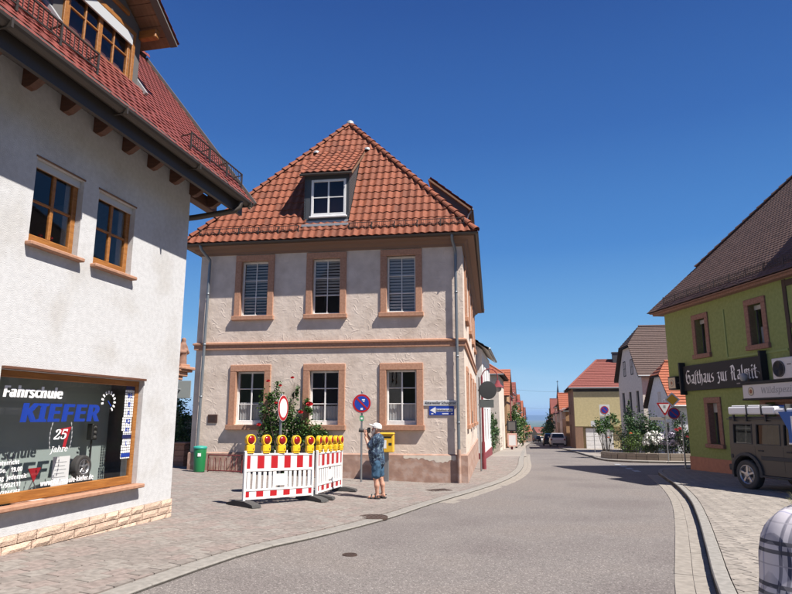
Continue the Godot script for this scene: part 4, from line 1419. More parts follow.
		pe.box(Vector3(-0.06, -0.09, 0.0), Vector3(0.06, 0.07, fo * 0.8), 0.015, Transform3D(Basis.IDENTITY, Vector3(dc + s * (hw - 0.02), yE - 0.09, 0)))
		part(d, "purlin_end", pe.mesh(), M["golden_wood"])
	part(d, "lead_apron", box_mesh(Vector3(2 * hw + 0.1, 0.10, 0.16), 0.01), M["lead"], Transform3D(Basis.IDENTITY, Vector3(dc, yb - 0.02, 0.03)))
	# ---- things in and on the house
	var st := thing("sandstone_statue", "small red sandstone statue of a robed figure on a bracket at the white house's corner", "statue", left_at(0.30, 2.53, -0.13), deg_to_rad(60))
	var body := sdf_mesh([[Vector3(0, 0.03, 0), Vector3(0, 0.25, 0), 0.085, 0.07], [Vector3(0, 0.25, 0), Vector3(0, 0.40, 0), 0.07, 0.065], [Vector3(0, 0.40, 0), Vector3(0, 0.44, 0), 0.04, 0.03], [Vector3(0, 0.49, 0.01), Vector3(0, 0.50, 0.01), 0.042, 0.042], [Vector3(-0.07, 0.38, 0), Vector3(-0.09, 0.27, 0.03), 0.03, 0.026], [Vector3(-0.09, 0.27, 0.03), Vector3(-0.01, 0.27, 0.08), 0.026, 0.022], [Vector3(0.07, 0.38, 0), Vector3(0.09, 0.27, 0.03), 0.03, 0.026], [Vector3(0.09, 0.27, 0.03), Vector3(0.02, 0.31, 0.08), 0.026, 0.022]], 0.014, 0.03)
	part(st, "figure", body, M["inn_stone"])
	pbox(st, "foot_slab", Vector3(-0.11, 0.0, -0.1), Vector3(0.11, 0.05, 0.1), M["sandstone1"], 0.01)
	var con := thing("stone_console", "carved sandstone bracket below the small statue, fixed to the white house's end wall", "console", left_at(0.0, 2.53, -0.13), deg_to_rad(78))
	var cb := MB.new()
	for q in [[0.0, 0.44, 0.20, 0.055], [-0.055, 0.40, 0.17, 0.04], [-0.095, 0.31, 0.13, 0.08], [-0.175, 0.20, 0.10, 0.07], [-0.245, 0.10, 0.07, 0.06]]:
		cb.box(Vector3(0.001, q[0] - q[3], -q[2]), Vector3(q[1], q[0], q[2]), 0.012)
	part(con, "bracket", cb.mesh(), M["sandstone0"])
	var plate := thing("metal_plate", "blank grey metal plate on an arm behind the white house's corner", "plate", left_at(0.01, 2.16, -0.55), deg_to_rad(0))
	pbox(plate, "sheet", Vector3(0.15, -0.17, -1.0), Vector3(0.40, 0.17, -0.98), M["plate_grey"], 0.004)
	var arm := MB.new()
	arm.tube([Vector3(0.05, 0.0, 0.1), Vector3(0.2, 0.0, -1.01), Vector3(0.36, 0.0, -1.01)], [0.015, 0.015, 0.015], 8)
	part(plate, "arm", arm.mesh(true), M["galvanised"])
	# on the window board behind the glass
	shop_display()
	flower_pot("geranium_pot", "potted red geranium behind the left upper window of the white house", left_at(-2.97, 3.83, -0.34), M["petal_red"])
	flower_pot("geranium_pot", "potted pale flowers behind the right upper window of the white house", left_at(-2.22, 3.83, -0.34), M["petal_white"], 1.6)
func split_stone(b: MB, l: float, h: float, d: float) -> void:      # a block with a broken, uneven face
	var n := 4
	var pts := []
	for j in 3:
		var row := []
		for i in n + 1:
			var edge := i == 0 or i == n or j == 0 or j == 2
			row.append(Vector3(-l / 2 + l * i / n, -h / 2 + h * j / 2.0, (rng.randf_range(0.2, 0.5) if edge else rng.randf_range(0.75, 1.2)) * d))
		pts.append(row)
	for j in 2:
		for i in n:
			b.quad(pts[j][i], pts[j][i + 1], pts[j + 1][i + 1], pts[j + 1][i])
	for i in n:
		var z := Vector3(0, 0, -0.04)
		b.quad(Vector3(pts[0][i].x, -h / 2, -0.03), Vector3(pts[0][i + 1].x, -h / 2, -0.03), pts[0][i + 1], pts[0][i])
		b.quad(pts[2][i], pts[2][i + 1], Vector3(pts[2][i + 1].x, h / 2, -0.03), Vector3(pts[2][i].x, h / 2, -0.03))
	for j in 2:
		for i in [0, n]:
			b.quad(Vector3(pts[j][i].x, pts[j][i].y, -0.03), pts[j][i], pts[j + 1][i], Vector3(pts[j][i].x, pts[j + 1][i].y, -0.03))
func shop_display() -> void:
	var wheel := thing("car_wheel", "small car wheel with silver rim standing on a black box in the shop window", "wheel", left_at(-1.86, 0.93, -0.34), deg_to_rad(78))
	wheel_parts(wheel, 0.165, 0.12)
	var stand := thing("display_box", "black box under the wheel in the shop window", "box", left_at(-1.86, 0.675, -0.34), deg_to_rad(78))
	pbox(stand, "body", Vector3(-0.15, 0, -0.1), Vector3(0.15, 0.085, 0.1), M["black_metal"], 0.006)
	pbox(stand, "lid", Vector3(-0.155, 0.085, -0.105), Vector3(0.155, 0.1, 0.105), M["rubber"], 0.004)
	var poster := thing("paper_notice", "white paper notice propped up beside the wheel in the shop window", "notice", left_at(-2.24, 0.68, -0.36), deg_to_rad(78))
	pbox(poster, "sheet", Vector3(-0.16, 0.0, 0), Vector3(0.16, 0.42, 0.006), M["signal_white"])
	for k in 5:
		pbox(poster, "printed_line", Vector3(-0.12, 0.34 - k * 0.05, 0.006), Vector3(0.10 - 0.03 * (k % 2), 0.347 - k * 0.05, 0.008), M["letter_grey"])
	pbox(poster, "printed_mark", Vector3(-0.02, 0.07, 0.006), Vector3(0.02, 0.11, 0.008), M["letter_black"])
	var tri := thing("warning_triangle", "red warning triangle standing in the shop window", "triangle", left_at(-2.72, 0.68, -0.36), deg_to_rad(78))
	var tm := MB.new()
	tm.prism(PackedVector2Array([Vector2(-0.11, 0.30), Vector2(0.11, 0.30), Vector2(0, 0.12)]), 0, 0.012)
	part(tri, "reflector", tm.mesh(), M["letter_red"])
	var tl := MB.new()
	tl.bar(Vector3(-0.08, 0, 0), Vector3(0, 0.14, 0), 0.01, 0.01, Vector3.BACK)
	tl.bar(Vector3(0.08, 0, 0), Vector3(0, 0.14, 0), 0.01, 0.01, Vector3.BACK)
	part(tri, "leg", tl.mesh(), M["galvanised"])
	var lamp := thing("traffic_light_model", "black model traffic light on a thin stand in the shop window", "traffic light", left_at(-1.58, 0.68, -0.42), deg_to_rad(78))
	pbox(lamp, "housing", Vector3(-0.06, 0.62, -0.05), Vector3(0.06, 0.86, 0.05), M["black_metal"], 0.01)
	var ps := MB.new()
	ps.tube([Vector3(0, 0, 0), Vector3(0, 0.62, 0)], [0.014, 0.014], 8)
	ps.lathe([[0.09, 0.0], [0.09, 0.015], [0.0, 0.02]], 12)
	part(lamp, "stand", ps.mesh(), M["black_metal"])
	for k in 3:
		var ln := MB.new()
		ln.lathe([[0.028, 0.0], [0.024, 0.012], [0.0, 0.016]], 10, Transform3D(Basis(Vector3.RIGHT, PI / 2), Vector3(0, 0.80 - k * 0.07, 0.05)))
		part(lamp, "lens", ln.mesh(true), M["room_dark"])
	var easel := thing("folding_easel", "thin pale folding easel leaning in the shop window", "easel", left_at(-3.05, 0.68, -0.40), deg_to_rad(78))
	for s in [-1, 1]:
		var eb := MB.new()
		eb.bar(Vector3(s * 0.12, 0, 0.05), Vector3(-s * 0.06, 0.5, -0.05), 0.02, 0.012, Vector3.BACK)
		part(easel, "leg", eb.mesh(), M["galvanised"])
func wheel_parts(parent: Node, r: float, w: float) -> void:      # axle along local z, outer face +z
	var ty := MB.new()
	var t := Transform3D(Basis(Vector3.RIGHT, PI / 2), Vector3.ZERO)
	ty.lathe([[r * 0.62, -w / 2], [r * 0.90, -w * 0.5], [r * 0.985, -w * 0.40], [r, -w * 0.25], [r, w * 0.25], [r * 0.985, w * 0.40], [r * 0.90, w * 0.5], [r * 0.62, w * 0.46], [r * 0.60, w * 0.2], [r * 0.60, -w * 0.4], [r * 0.62, -w / 2]], 28, t)
	part(parent, "tyre", ty.mesh(true), M["rubber"])
	var rim := MB.new()
	rim.lathe([[r * 0.63, w * 0.44], [r * 0.66, w * 0.47], [r * 0.63, w * 0.49], [r * 0.57, w * 0.40], [r * 0.55, w * 0.1], [0.0, w * 0.06]], 28, t)
	for k in 5:
		var a := TAU * k / 5 + 0.3
		rim.box(Vector3(r * 0.10, -r * 0.085, w * 0.28), Vector3(r * 0.58, r * 0.085, w * 0.42), r * 0.02, Transform3D(Basis(Vector3.BACK, a), Vector3.ZERO))
	rim.lathe([[r * 0.2, w * 0.2], [r * 0.2, w * 0.44], [r * 0.14, w * 0.47], [0.0, w * 0.47]], 14, t)
	part(parent, "rim", rim.mesh(), M["alloy"])
func flower_pot(called: String, label: String, at: Vector3, bloom: Material, big := 1.0) -> void:
	var t := thing(called, label, "potted plant", at, 0.4)
	var p := MB.new()
	p.lathe([[0.0, 0.0], [0.05, 0.0], [0.065, 0.09], [0.072, 0.09], [0.072, 0.11], [0.06, 0.11], [0.055, 0.09], [0.0, 0.09]], 14)
	part(t, "pot", p.mesh(), M["sandstone1"])
	var lf := MB.new()
	lf.use_c = true
	leaves(lf, Vector3(0, 0.16, 0), Vector3(0.12, 0.09, 0.12) * big, 160, 0.028, 77)
	part(t, "foliage", lf.mesh(), M["leaf"])
	var fm := MB.new()
	for k in 7:
		fm.lathe([[0.0, -0.02], [0.026, -0.01], [0.03, 0.006], [0.0, 0.022]], 7, Transform3D(Basis.IDENTITY, Vector3(rng.randf_range(-0.1, 0.1), rng.randf_range(0.17, 0.24), rng.randf_range(-0.08, 0.1)) * Vector3(1, big, 1)))
	part(t, "blooms", fm.mesh(), bloom)

# ---------------------------------------------------------------- rounded bodies: joined tapered capsules, meshed as surface nets
func sdf_mesh(bones: Array, cell: float, k: float, wrinkle := 0.0) -> ArrayMesh:
	var lo := Vector3(1e9, 1e9, 1e9)
	var hi := -lo
	for b in bones:
		for e in [[b[0], b[2]], [b[1], b[3]]]:
			var r = Vector3.ONE * (e[1] + cell * 3)
			lo = lo.min(e[0] - r)
			hi = hi.max(e[0] + r)
	var nx := int((hi.x - lo.x) / cell) + 2
	var ny := int((hi.y - lo.y) / cell) + 2
	var nz := int((hi.z - lo.z) / cell) + 2
	var f := PackedFloat32Array()
	f.resize(nx * ny * nz)
	f.fill(1.0)
	var sq := func(v: Vector3) -> Vector3: return v
	for b in bones:
		var a: Vector3 = b[0]
		var e: Vector3 = b[1]
		var r0: float = b[2]
		var r1: float = b[3]
		var s: Vector3 = b[4] if b.size() > 4 else Vector3.ONE      # flattening
		var m: float = max(r0, r1) * max(s.x, max(s.y, s.z)) + k + cell * 2
		var p0 := ((a.min(e) - Vector3.ONE * m - lo) / cell).floor()
		var p1 := ((a.max(e) + Vector3.ONE * m - lo) / cell).ceil()
		var ae := e - a
		var l2: float = max(ae.length_squared(), 1e-9)
		for z in range(max(0, int(p0.z)), min(nz, int(p1.z) + 1)):
			for y in range(max(0, int(p0.y)), min(ny, int(p1.y) + 1)):
				for x in range(max(0, int(p0.x)), min(nx, int(p1.x) + 1)):
					var p := lo + Vector3(x, y, z) * cell
					var t: float = clamp((p - a).dot(ae) / l2, 0.0, 1.0)
					var q := p - (a + ae * t)
					var d := (q / s).length() - lerpf(r0, r1, t)
					var i := (z * ny + y) * nx + x
					var c := f[i]
					var h: float = max(k - abs(c - d), 0.0) / k
					f[i] = min(c, d) - h * h * k * 0.25
	if wrinkle > 0.0:      # folds of cloth, drawn out downwards
		var nz2 := FastNoiseLite.new()
		nz2.seed = 17
		nz2.frequency = 9.0
		nz2.fractal_octaves = 2
		for z in nz:
			for y in ny:
				for x in nx:
					var i := (z * ny + y) * nx + x
					if abs(f[i]) < 0.06:
						var p := lo + Vector3(x, y, z) * cell
						f[i] += wrinkle * nz2.get_noise_3d(p.x + p.y * 0.35, p.y * 0.55, p.z)
	var at := PackedInt32Array()
	at.resize(f.size())
	at.fill(-1)
	var verts := PackedVector3Array()
	var sy := nx
	var sz := nx * ny
	var corner := [0, 1, sy, sy + 1, sz, sz + 1, sz + sy, sz + sy + 1]
	var edges := [[0, 1], [2, 3], [4, 5], [6, 7], [0, 2], [1, 3], [4, 6], [5, 7], [0, 4], [1, 5], [2, 6], [3, 7]]
	for z in nz - 1:
		for y in ny - 1:
			for x in nx - 1:
				var i := (z * ny + y) * nx + x
				var neg := 0
				for c in corner:
					if f[i + c] < 0.0:
						neg += 1
				if neg == 0 or neg == 8:
					continue
				var sum := Vector3.ZERO
				var cnt := 0
				for e in edges:
					var a := f[i + corner[e[0]]]
					var b := f[i + corner[e[1]]]
					if (a < 0.0) != (b < 0.0):
						var t := a / (a - b)
						var pa := Vector3(e[0] & 1, (e[0] >> 1) & 1, e[0] >> 2)
						var pb := Vector3(e[1] & 1, (e[1] >> 1) & 1, e[1] >> 2)
						sum += pa.lerp(pb, t)
						cnt += 1
				at[i] = verts.size()
				verts.append(lo + (Vector3(x, y, z) + sum / cnt) * cell)
	var idx := PackedInt32Array()
	var nrm := PackedVector3Array()
	nrm.resize(verts.size())
	for z in range(1, nz - 1):
		for y in range(1, ny - 1):
			for x in range(1, nx - 1):
				var i := (z * ny + y) * nx + x
				for ax in 3:
					var st: int = [1, sy, sz][ax]
					var a := f[i]
					var b := f[i + st]
					if (a < 0.0) == (b < 0.0):
						continue
					var u: int = [sy, sz, 1][ax]
					var w: int = [sz, 1, sy][ax]
					var q := [at[i - u - w], at[i - w], at[i], at[i - u]]
					if q.min() < 0:
						continue
					var out: Vector3 = [Vector3.RIGHT, Vector3.UP, Vector3.BACK][ax] * (1.0 if a < 0.0 else -1.0)
					var n := (verts[q[1]] - verts[q[0]]).cross(verts[q[2]] - verts[q[0]]) + (verts[q[2]] - verts[q[0]]).cross(verts[q[3]] - verts[q[0]])
					if n.dot(out) < 0:
						q.reverse()
						n = -n
					for e in [0, 2, 1, 0, 3, 2]:
						idx.append(q[e])
					for e in q:
						nrm[e] += n
	for i in nrm.size():
		nrm[i] = nrm[i].normalized()
	var arr := []
	arr.resize(Mesh.ARRAY_MAX)
	arr[Mesh.ARRAY_VERTEX] = verts
	arr[Mesh.ARRAY_NORMAL] = nrm
	arr[Mesh.ARRAY_INDEX] = idx
	var m := ArrayMesh.new()
	m.add_surface_from_arrays(Mesh.PRIMITIVE_TRIANGLES, arr)
	return m

# ---------------------------------------------------------------- foliage
func leaves(mb: MB, c: Vector3, r: Vector3, n: int, size: float, sd: int, hue := 0) -> void:
	var g := RandomNumberGenerator.new()
	g.seed = sd
	# clumps through the volume, leaves round each clump
	var clumps := []
	for k in max(4, n / 40):
		var d := Vector3(g.randfn(), g.randfn(), g.randfn()).normalized() * pow(g.randf(), 0.45)
		clumps.append([c + d * r * 0.85, g.randf_range(0.12, 0.30)])
	for k in n:
		var cl: Array = clumps[g.randi() % clumps.size()]
		var d := Vector3(g.randfn(), g.randfn(), g.randfn()) * 0.55
		var p: Vector3 = cl[0] + d * r * cl[1] * 1.6
		var x := Vector3(g.randfn(), g.randfn() * 0.6, g.randfn()).normalized()
		var up := Vector3(g.randfn() * 0.7, 1.0, g.randfn() * 0.7).normalized()
		var y := up.cross(x).normalized()
		var l := size * g.randf_range(0.6, 1.35)
		var w := l * 0.36
		var fold := x.cross(y) * w * 0.35
		var t: float = g.randf_range(0.75, 1.3)
		var base: Color = [Color(0.045, 0.105, 0.018), Color(0.03, 0.075, 0.02), Color(0.075, 0.125, 0.02), Color(0.028, 0.062, 0.022)][hue]
		if g.randf() < 0.12:
			base = base.lerp(Color(0.13, 0.16, 0.03), 0.6)
		mb.tint = Color(base.r * t, base.g * t, base.b * t)
		var a := p - x * l * 0.5
		var b := p + x * l * 0.5
		mb.tri(a, p + y * w + fold, b)
		mb.tri(a, b, p - y * w + fold)
func stems(mb: MB, foot: Vector3, c: Vector3, r: Vector3, n: int, rad: float, sd: int) -> void:
	var g := RandomNumberGenerator.new()
	g.seed = sd
	for k in n:
		var d := Vector3(g.randfn(), g.randfn(), g.randfn()).normalized() * g.randf_range(0.4, 0.9)
		var e := c + d * r
		var m := foot.lerp(e, 0.5) + Vector3(g.randfn(), g.randfn() * 0.3, g.randfn()) * r.x * 0.12
		mb.tube([foot + Vector3(g.randfn() * rad, 0, g.randfn() * rad), m, e], [rad, rad * 0.7, rad * 0.25], 5)
func shrub(called: String, label: String, category: String, foot: Vector3, lobes: Array, leaf: float, density: float, hue: int, group := "") -> Node3D:
	# lobes: [offset of the middle from the foot, radii]
	var t := thing(called, label, category, foot, 0, group)
	var fm := MB.new()
	fm.use_c = true
	var sm := MB.new()
	for k in lobes.size():
		var c: Vector3 = lobes[k][0]
		var r: Vector3 = lobes[k][1]
		var n := int(5.0 * density * (r.x * r.y + r.y * r.z + r.x * r.z) / (leaf * leaf))
		leaves(fm, c, r, n, leaf, hash(called) % 9999 + k * 31 + int(foot.x * 100), hue)
		stems(sm, Vector3(c.x * 0.3, -0.02, c.z * 0.3), c, r, 5, 0.012 + 0.012 * r.y, 50 + k)
	part(t, "foliage", fm.mesh(), M["leaf"])
	part(t, "stems", sm.mesh(true), M["bark"])
	return t
func bloom_mesh(r: float, sd: int) -> ArrayMesh:      # a rose: whorls of cupped petals
	var mb := MB.new()
	for ring_ in 3:
		var n: int = [3, 5, 6][ring_]
		for k in n:
			var a := TAU * k / n + ring_ * 0.5 + sd
			var t := Transform3D(Basis(Vector3.UP, a), Vector3.ZERO)
			var o: float = r * [0.18, 0.42, 0.68][ring_]
			var h: float = r * [0.75, 0.62, 0.35][ring_]
			var w: float = r * [0.45, 0.6, 0.7][ring_]
			var p0 := t * Vector3(0, -r * 0.3, 0)
			var p1 := t * Vector3(o, h * 0.3, -w)
			var p2 := t * Vector3(o * 1.4, h * 0.3, 0)
			var p3 := t * Vector3(o, h * 0.3, w)
			var p4 := t * Vector3(o * 1.25, h, 0)
			mb.tri(p0, p2, p1)
			mb.tri(p0, p3, p2)
			mb.tri(p1, p2, p4)
			mb.tri(p2, p3, p4)
	return mb.mesh()

# ---------------------------------------------------------------- the green inn
func inn_at(x: float, y: float, z: float) -> Vector3:
	return Vector3(11.86, 0, -25.63) + Vector3(x, y, z).rotated(Vector3.UP, deg_to_rad(-84))
func make_inn() -> void:
	var t := thing("green_inn", "green plastered inn with dark tiled hip roof and a black sign board", "house", inn_at(0, 0, 0), deg_to_rad(-84))
	var F := Transform3D.IDENTITY
	var L := 24.0
	var deep := -9.5
	var st: Array = [M["inn_stone"], M["inn_stone"], M["inn_stone"]]
	# ground floor stops short of the corner, which is cut off below the upper storey
	var lows := [[1.50, 2.10, 0.62, 2.14], [4.75, 6.6, -0.1, 2.15], [8.0, 9.0, 0.55, 2.15], [11.0, 12.0, 0.55, 2.15], [14.5, 15.5, 0.55, 2.15]]
	part(t, "wall", wall_mesh(0.0, L, -0.9, 2.75, 0.4, lows), M["green_plaster"])
	var ups := [[1.14, 1.80, 4.05, 5.42], [4.38, 5.04, 4.05, 5.44], [8.0, 8.8, 4.05, 5.44], [11.4, 12.2, 4.05, 5.44], [15, 15.8, 4.05, 5.44]]
	part(t, "wall", wall_mesh(-1.1, L, 2.75, 6.25, 0.4, ups), M["green_plaster"])
	var ch := MB.new()      # the cut corner, the floor above it, and the end wall
	ch.quad(Vector3(-0.001, -0.9, 0), Vector3(-0.001, 2.75, 0), Vector3(-1.1, 2.75, -1.2), Vector3(-1.1, -0.9, -1.2))
	ch.tri(Vector3(0, 2.75, 0), Vector3(-1.1, 2.75, 0), Vector3(-1.1, 2.75, -1.2))
	ch.quad(Vector3(-1.1, 2.75, 0), Vector3(-1.1, 6.25, 0), Vector3(-1.1, 6.25, deep), Vector3(-1.1, 2.75, deep))
	ch.quad(Vector3(-1.1, -0.9, -1.2), Vector3(-1.1, 2.75, -1.2), Vector3(-1.1, 2.75, deep), Vector3(-1.1, -0.9, deep))
	part(t, "end_wall", ch.mesh(), M["green_plaster"])
	pbox(t, "wall", Vector3(-1.09, -0.9, deep - 0.3), Vector3(L, 6.25, deep), M["green_plaster"])
	pbox(t, "end_wall", Vector3(L, -0.9, deep - 0.3), Vector3(L + 0.3, 6.25, 0), M["green_plaster"])
	pbox(t, "floor", Vector3(0.0, 2.6, deep), Vector3(L, 2.9, -0.4), M["room"])
	pbox(t, "ceiling", Vector3(-0.9, 6.1, deep), Vector3(L, 6.24, -0.4), M["room"])
	pbox(t, "room_wall", Vector3(0.0, -0.8, -4.0), Vector3(L, 6.1, -3.8), M["room"])
	# salmon base, band between the storeys, thin raised strip
	var pl := MB.new()
	pl.box(Vector3(0.0, -0.9, -0.02), Vector3(4.74, 0.08, 0.045), 0.01)
	pl.box(Vector3(6.61, -0.9, -0.02), Vector3(L, 0.08, 0.045), 0.01)
	part(t, "base", pl.mesh(), M["salmon"])
	pbox(t, "raised_band", Vector3(2.95, 3.70, -0.01), Vector3(6.05, 3.78, 0.03), M["green_band"], 0.006)
	pbox(t, "raised_strip", Vector3(2.93, 3.70, -0.01), Vector3(3.01, 5.55, 0.03), M["green_band"], 0.006)
	# windows
	for k in ups.size():
		var h: Array = ups[k]
		window(t, F, (h[0] + h[1]) / 2, h[2], h[1] - h[0], h[3] - h[2], {"cols": 1, "rows": [1], "fw": 0.05, "recess": 0.24, "frame": M["room_dark"], "surround": st, "sw": 0.21, "proud": 0.05, "sback": -0.22, "sill": st[0], "sh": 0.17, "sx": 0.25, "sp": 0.11, "curtain": 0.45, "shutter": 0.16})
	for k in [0, 2, 3, 4]:
		var h: Array = lows[k]
		window(t, F, (h[0] + h[1]) / 2, h[2], h[1] - h[0], h[3] - h[2], {"cols": 1, "rows": [1], "fw": 0.05, "recess": 0.24, "frame": M["room_dark"], "surround": st, "sw": 0.22, "proud": 0.05, "sback": -0.22, "sill": st[0], "sh": 0.15, "sx": 0.26, "sp": 0.12, "curtain": 0.75, "shutter": 0.35})
	# doorway under the white sign
	var dr := part(t, "doorway", wall_mesh(4.75, 6.6, -0.5, 2.15, 0.05, [[4.95, 6.4, -0.5, 1.95]]), M["inn_stone"], Transform3D(Basis.IDENTITY, Vector3(0, 0, -0.3)))
	part(dr, "door_leaf", box_mesh(Vector3(1.45, 2.4, 0.05), 0.01), M["brown_wood"], Transform3D(Basis.IDENTITY, Vector3(5.675, 0.75, -0.06)))
	part(dr, "surround", wall_mesh(4.5, 6.85, -0.45, 2.28, 0.06, [[4.76, 6.59, -0.45, 2.10]]), M["inn_stone"], Transform3D(Basis.IDENTITY, Vector3(0, 0, 0.36)))
	# timber framing at the near end of the upper storey
	var beams := [[6.1, 2.9, 6.26, 5.98], [6.26, 5.75, 9.5, 5.95], [6.26, 4.4, 9.5, 4.55], [7.6, 2.9, 7.75, 5.75], [9.5, 2.9, 9.65, 5.98], [6.26, 3.0, 9.5, 3.15]]
	for b in beams:
		pbox(t, "timber", Vector3(b[0], b[1], -0.02), Vector3(b[2], b[3], 0.035), M["dark_timber"], 0.008)
	# roof: flared eave, hip at the street corner
	var ye := 6.02
	var rf := part(t, "roof", MB.new().mesh(), M["inn_stone"])
	var oe := 0.45
	var so := MB.new()
	so.box(Vector3(-1.55, 6.0, -0.05), Vector3(L + 0.3, 6.10, 0.30), 0.02)
	so.box(Vector3(-1.60, 6.085, -0.05), Vector3(L + 0.3, 6.13, 0.42), 0.01)
	so.box(Vector3(-1.55, 6.0, deep), Vector3(-1.11, 6.12, 0.02), 0.02)
	rf.mesh = so.mesh()
	var tp := 1.19
	var zr := -4.75
	var yr := 6.14 + (oe - zr) * tp
	var vl := Vector2(oe - zr, yr - 6.14).length()
	var V := Vector3(0, yr - 6.14, zr - oe).normalized()
	var hip := 6.0
	tiled(rf, Vector3(-1.72, 6.14, oe), Vector3.RIGHT, V, L + 2.2, vl, Vector2(0, hip / vl), Vector2(L + 2.2, 0), 0.17, 0.145, "brown_clay", 300, null, 0.006, "brown_gap")
	var hl := Vector2(hip, yr - 6.14).length()
	tiled(rf, Vector3(-1.72, 6.14, 2 * zr - oe), Vector3(0, 0, 1), Vector3(hip, yr - 6.14, 0) / hl, 2 * (oe - zr), hl, Vector2(0, (oe - zr) / hl), Vector2(2 * (oe - zr), -(oe - zr) / hl), 0.26, 0.29, "brown_clay", 0, null, 0.006, "brown_gap")
	tiled(rf, Vector3(L + 0.48, 6.14, 2 * zr - oe), Vector3(-1, 0, 0), Vector3(0, V.y, -V.z), L + 2.2, vl, Vector2(0, 0), Vector2(L + 2.2, -hip / vl), 0.5, 0.5, "brown_clay", 0, null, 0.006, "brown_gap")
	ridge(rf, Vector3(-1.72 + hip * 0.28, 6.14 + (yr - 6.14) * 0.28, oe + (zr - oe) * 0.28) + Vector3(0, 0.03, 0), Vector3(-1.72 + hip, yr + 0.03, zr), 0.10, 0.36, "brown_clay", Vector3.UP, "hip_tile")
	ridge(rf, Vector3(-1.72 + hip, yr + 0.03, zr), Vector3(L, yr + 0.03, zr), 0.12, 0.38, "brown_clay")
	var sg := MB.new()      # snow fence of wire mesh along the eave
	for k in 5:
		sg.bar(Vector3(-0.6, 6.42 + k * 0.055, 0.27), Vector3(14.0, 6.42 + k * 0.055, 0.27), 0.012, 0.012)
	var gx := -0.6
	while gx < 14.0:
		sg.bar(Vector3(gx, 6.40, 0.27), Vector3(gx, 6.66, 0.27), 0.012, 0.012, Vector3.BACK)
		gx += 0.12
	gx = -0.6
	while gx < 14.0:
		sg.bar(Vector3(gx, 6.30, 0.29), Vector3(gx, 6.70, 0.27), 0.035, 0.02, Vector3.BACK)
		gx += 0.9
	part(rf, "snow_guard", sg.mesh(), M["old_copper"])
	# a dormer, seen by its edge
	var d := part(t, "dormer", wall_mesh(7.3, 9.3, 7.2, 8.75, 0.1, [[7.6, 9.0, 7.45, 8.6]]), M["dark_timber"], Transform3D(Basis.IDENTITY, Vector3(0, 0, -0.45)))
	window(d, F, 8.3, 7.45, 1.4, 1.15, {"cols": 2, "rows": [1], "fw": 0.08, "recess": 0.02, "frame": M["brown_wood"], "pane": M["dark_glass"], "flat": true})
	for x in [7.3, 9.3]:
		var ck := MB.new()
		ck.tri(Vector3(x, 7.1, 0), Vector3(x, 8.75, 0), Vector3(x, 8.75, -1.3))
		ck.tri(Vector3(x + 0.06, 7.1, 0), Vector3(x + 0.06, 8.75, 0), Vector3(x + 0.06, 8.75, -1.3))
		part(d, "cheek", ck.mesh(), M["dark_timber"])
	var dl := Vector2(2.6, 1.5).length()
	tiled(d, Vector3(6.95, 8.72, 0.3), Vector3.RIGHT, Vector3(0, 1.5, -2.6) / dl, 2.7, dl, Vector2(0, 0), Vector2(2.7, 0), 0.17, 0.145, "brown_clay", 40, null, 0.006, "brown_gap")
	part(d, "eave_board", box_mesh(Vector3(2.7, 0.1, 0.35), 0.01), M["dark_timber"], Transform3D(Basis.IDENTITY, Vector3(8.3, 8.66, 0.14)))
	# ---- signs on the wall
	var sg2 := thing("inn_sign", "long black sign board with white blackletter writing on the green inn", "sign", inn_at(0.12, 2.63, 0.0), deg_to_rad(-84))
	var bt := Transform3D(Basis(Vector3(1, 0.028, 0), Vector3.UP, Vector3.BACK), Vector3.ZERO)
	var bm := MB.new()
	bm.box(Vector3(0.04, 0.02, 0.08), Vector3(4.86, 1.02, 0.13), 0.006)
	part(sg2, "board", bm.mesh(), M["board_black"])
	for s in [0.0, 4.86]:
		pbox(sg2, "side_post", Vector3(s - 0.05, -0.13, 0.0), Vector3(s + 0.05, 1.18, 0.26), M["board_black"], 0.01)
	var bl := MB.new()
	blackletter(bl, "Gasthaus zur Kalmit", Vector3(0.26, 0.30, 0.131), 4.28, 0.44)
	part(sg2, "lettering", bl.mesh(), M["letter_white"])
	pbox(sg2, "small_print", Vector3(3.4, 0.14, 0.13), Vector3(4.1, 0.18, 0.136), M["crest_grey"])
	var lg := thing("sign_lamp_box", "small square cream light box with a crest left of the black sign", "sign", inn_at(-0.62, 3.02, 0.02), deg_to_rad(-84))
	pbox(lg, "case", Vector3(-0.30, -0.27, 0.0), Vector3(0.30, 0.27, 0.16), M["board_black"], 0.01)
	pbox(lg, "panel", Vector3(-0.25, -0.22, 0.16), Vector3(0.25, 0.22, 0.166), M["cream_panel"])
	crest(lg, Vector3(0, 0, 0.17), 0.15)
	pbox(lg, "bracket", Vector3(0.30, -0.03, 0.04), Vector3(0.69, 0.03, 0.10), M["board_black"])
	var ws := thing("canopy_sign", "white sign board with grey italic writing below the air conditioner on the inn", "sign", inn_at(4.15, 2.24, 0.05), deg_to_rad(-84))
	pbox(ws, "board", Vector3(0.0, 0.0, 0.25), Vector3(3.6, 0.46, 0.33), M["sign_white_dull"], 0.01)
	pbox(ws, "top_cover", Vector3(-0.03, 0.465, -0.05), Vector3(3.63, 0.56, 0.38), M["board_black"], 0.01)
	pbox(ws, "bottom_rail", Vector3(-0.03, -0.06, 0.0), Vector3(3.63, -0.004, 0.36), M["board_black"], 0.01)
	text_part(ws, "lettering", "Wildspezialitäten", 0.19, Vector3(2.15, 0.24, 0.334), M["letter_grey"], false, true, 2.5, 0.004, 0.22)
	crest(ws, Vector3(0.42, 0.23, 0.334), 0.15)
	var ac := thing("air_conditioner", "white outdoor air conditioner unit standing on the canopy sign", "air conditioner", inn_at(5.72, 2.80, 0.08), deg_to_rad(-84))
	pbox(ac, "case", Vector3(0.0, 0.0, 0.0), Vector3(0.95, 0.66, 0.32), M["sign_white_dull"], 0.02)
	var fan := MB.new()
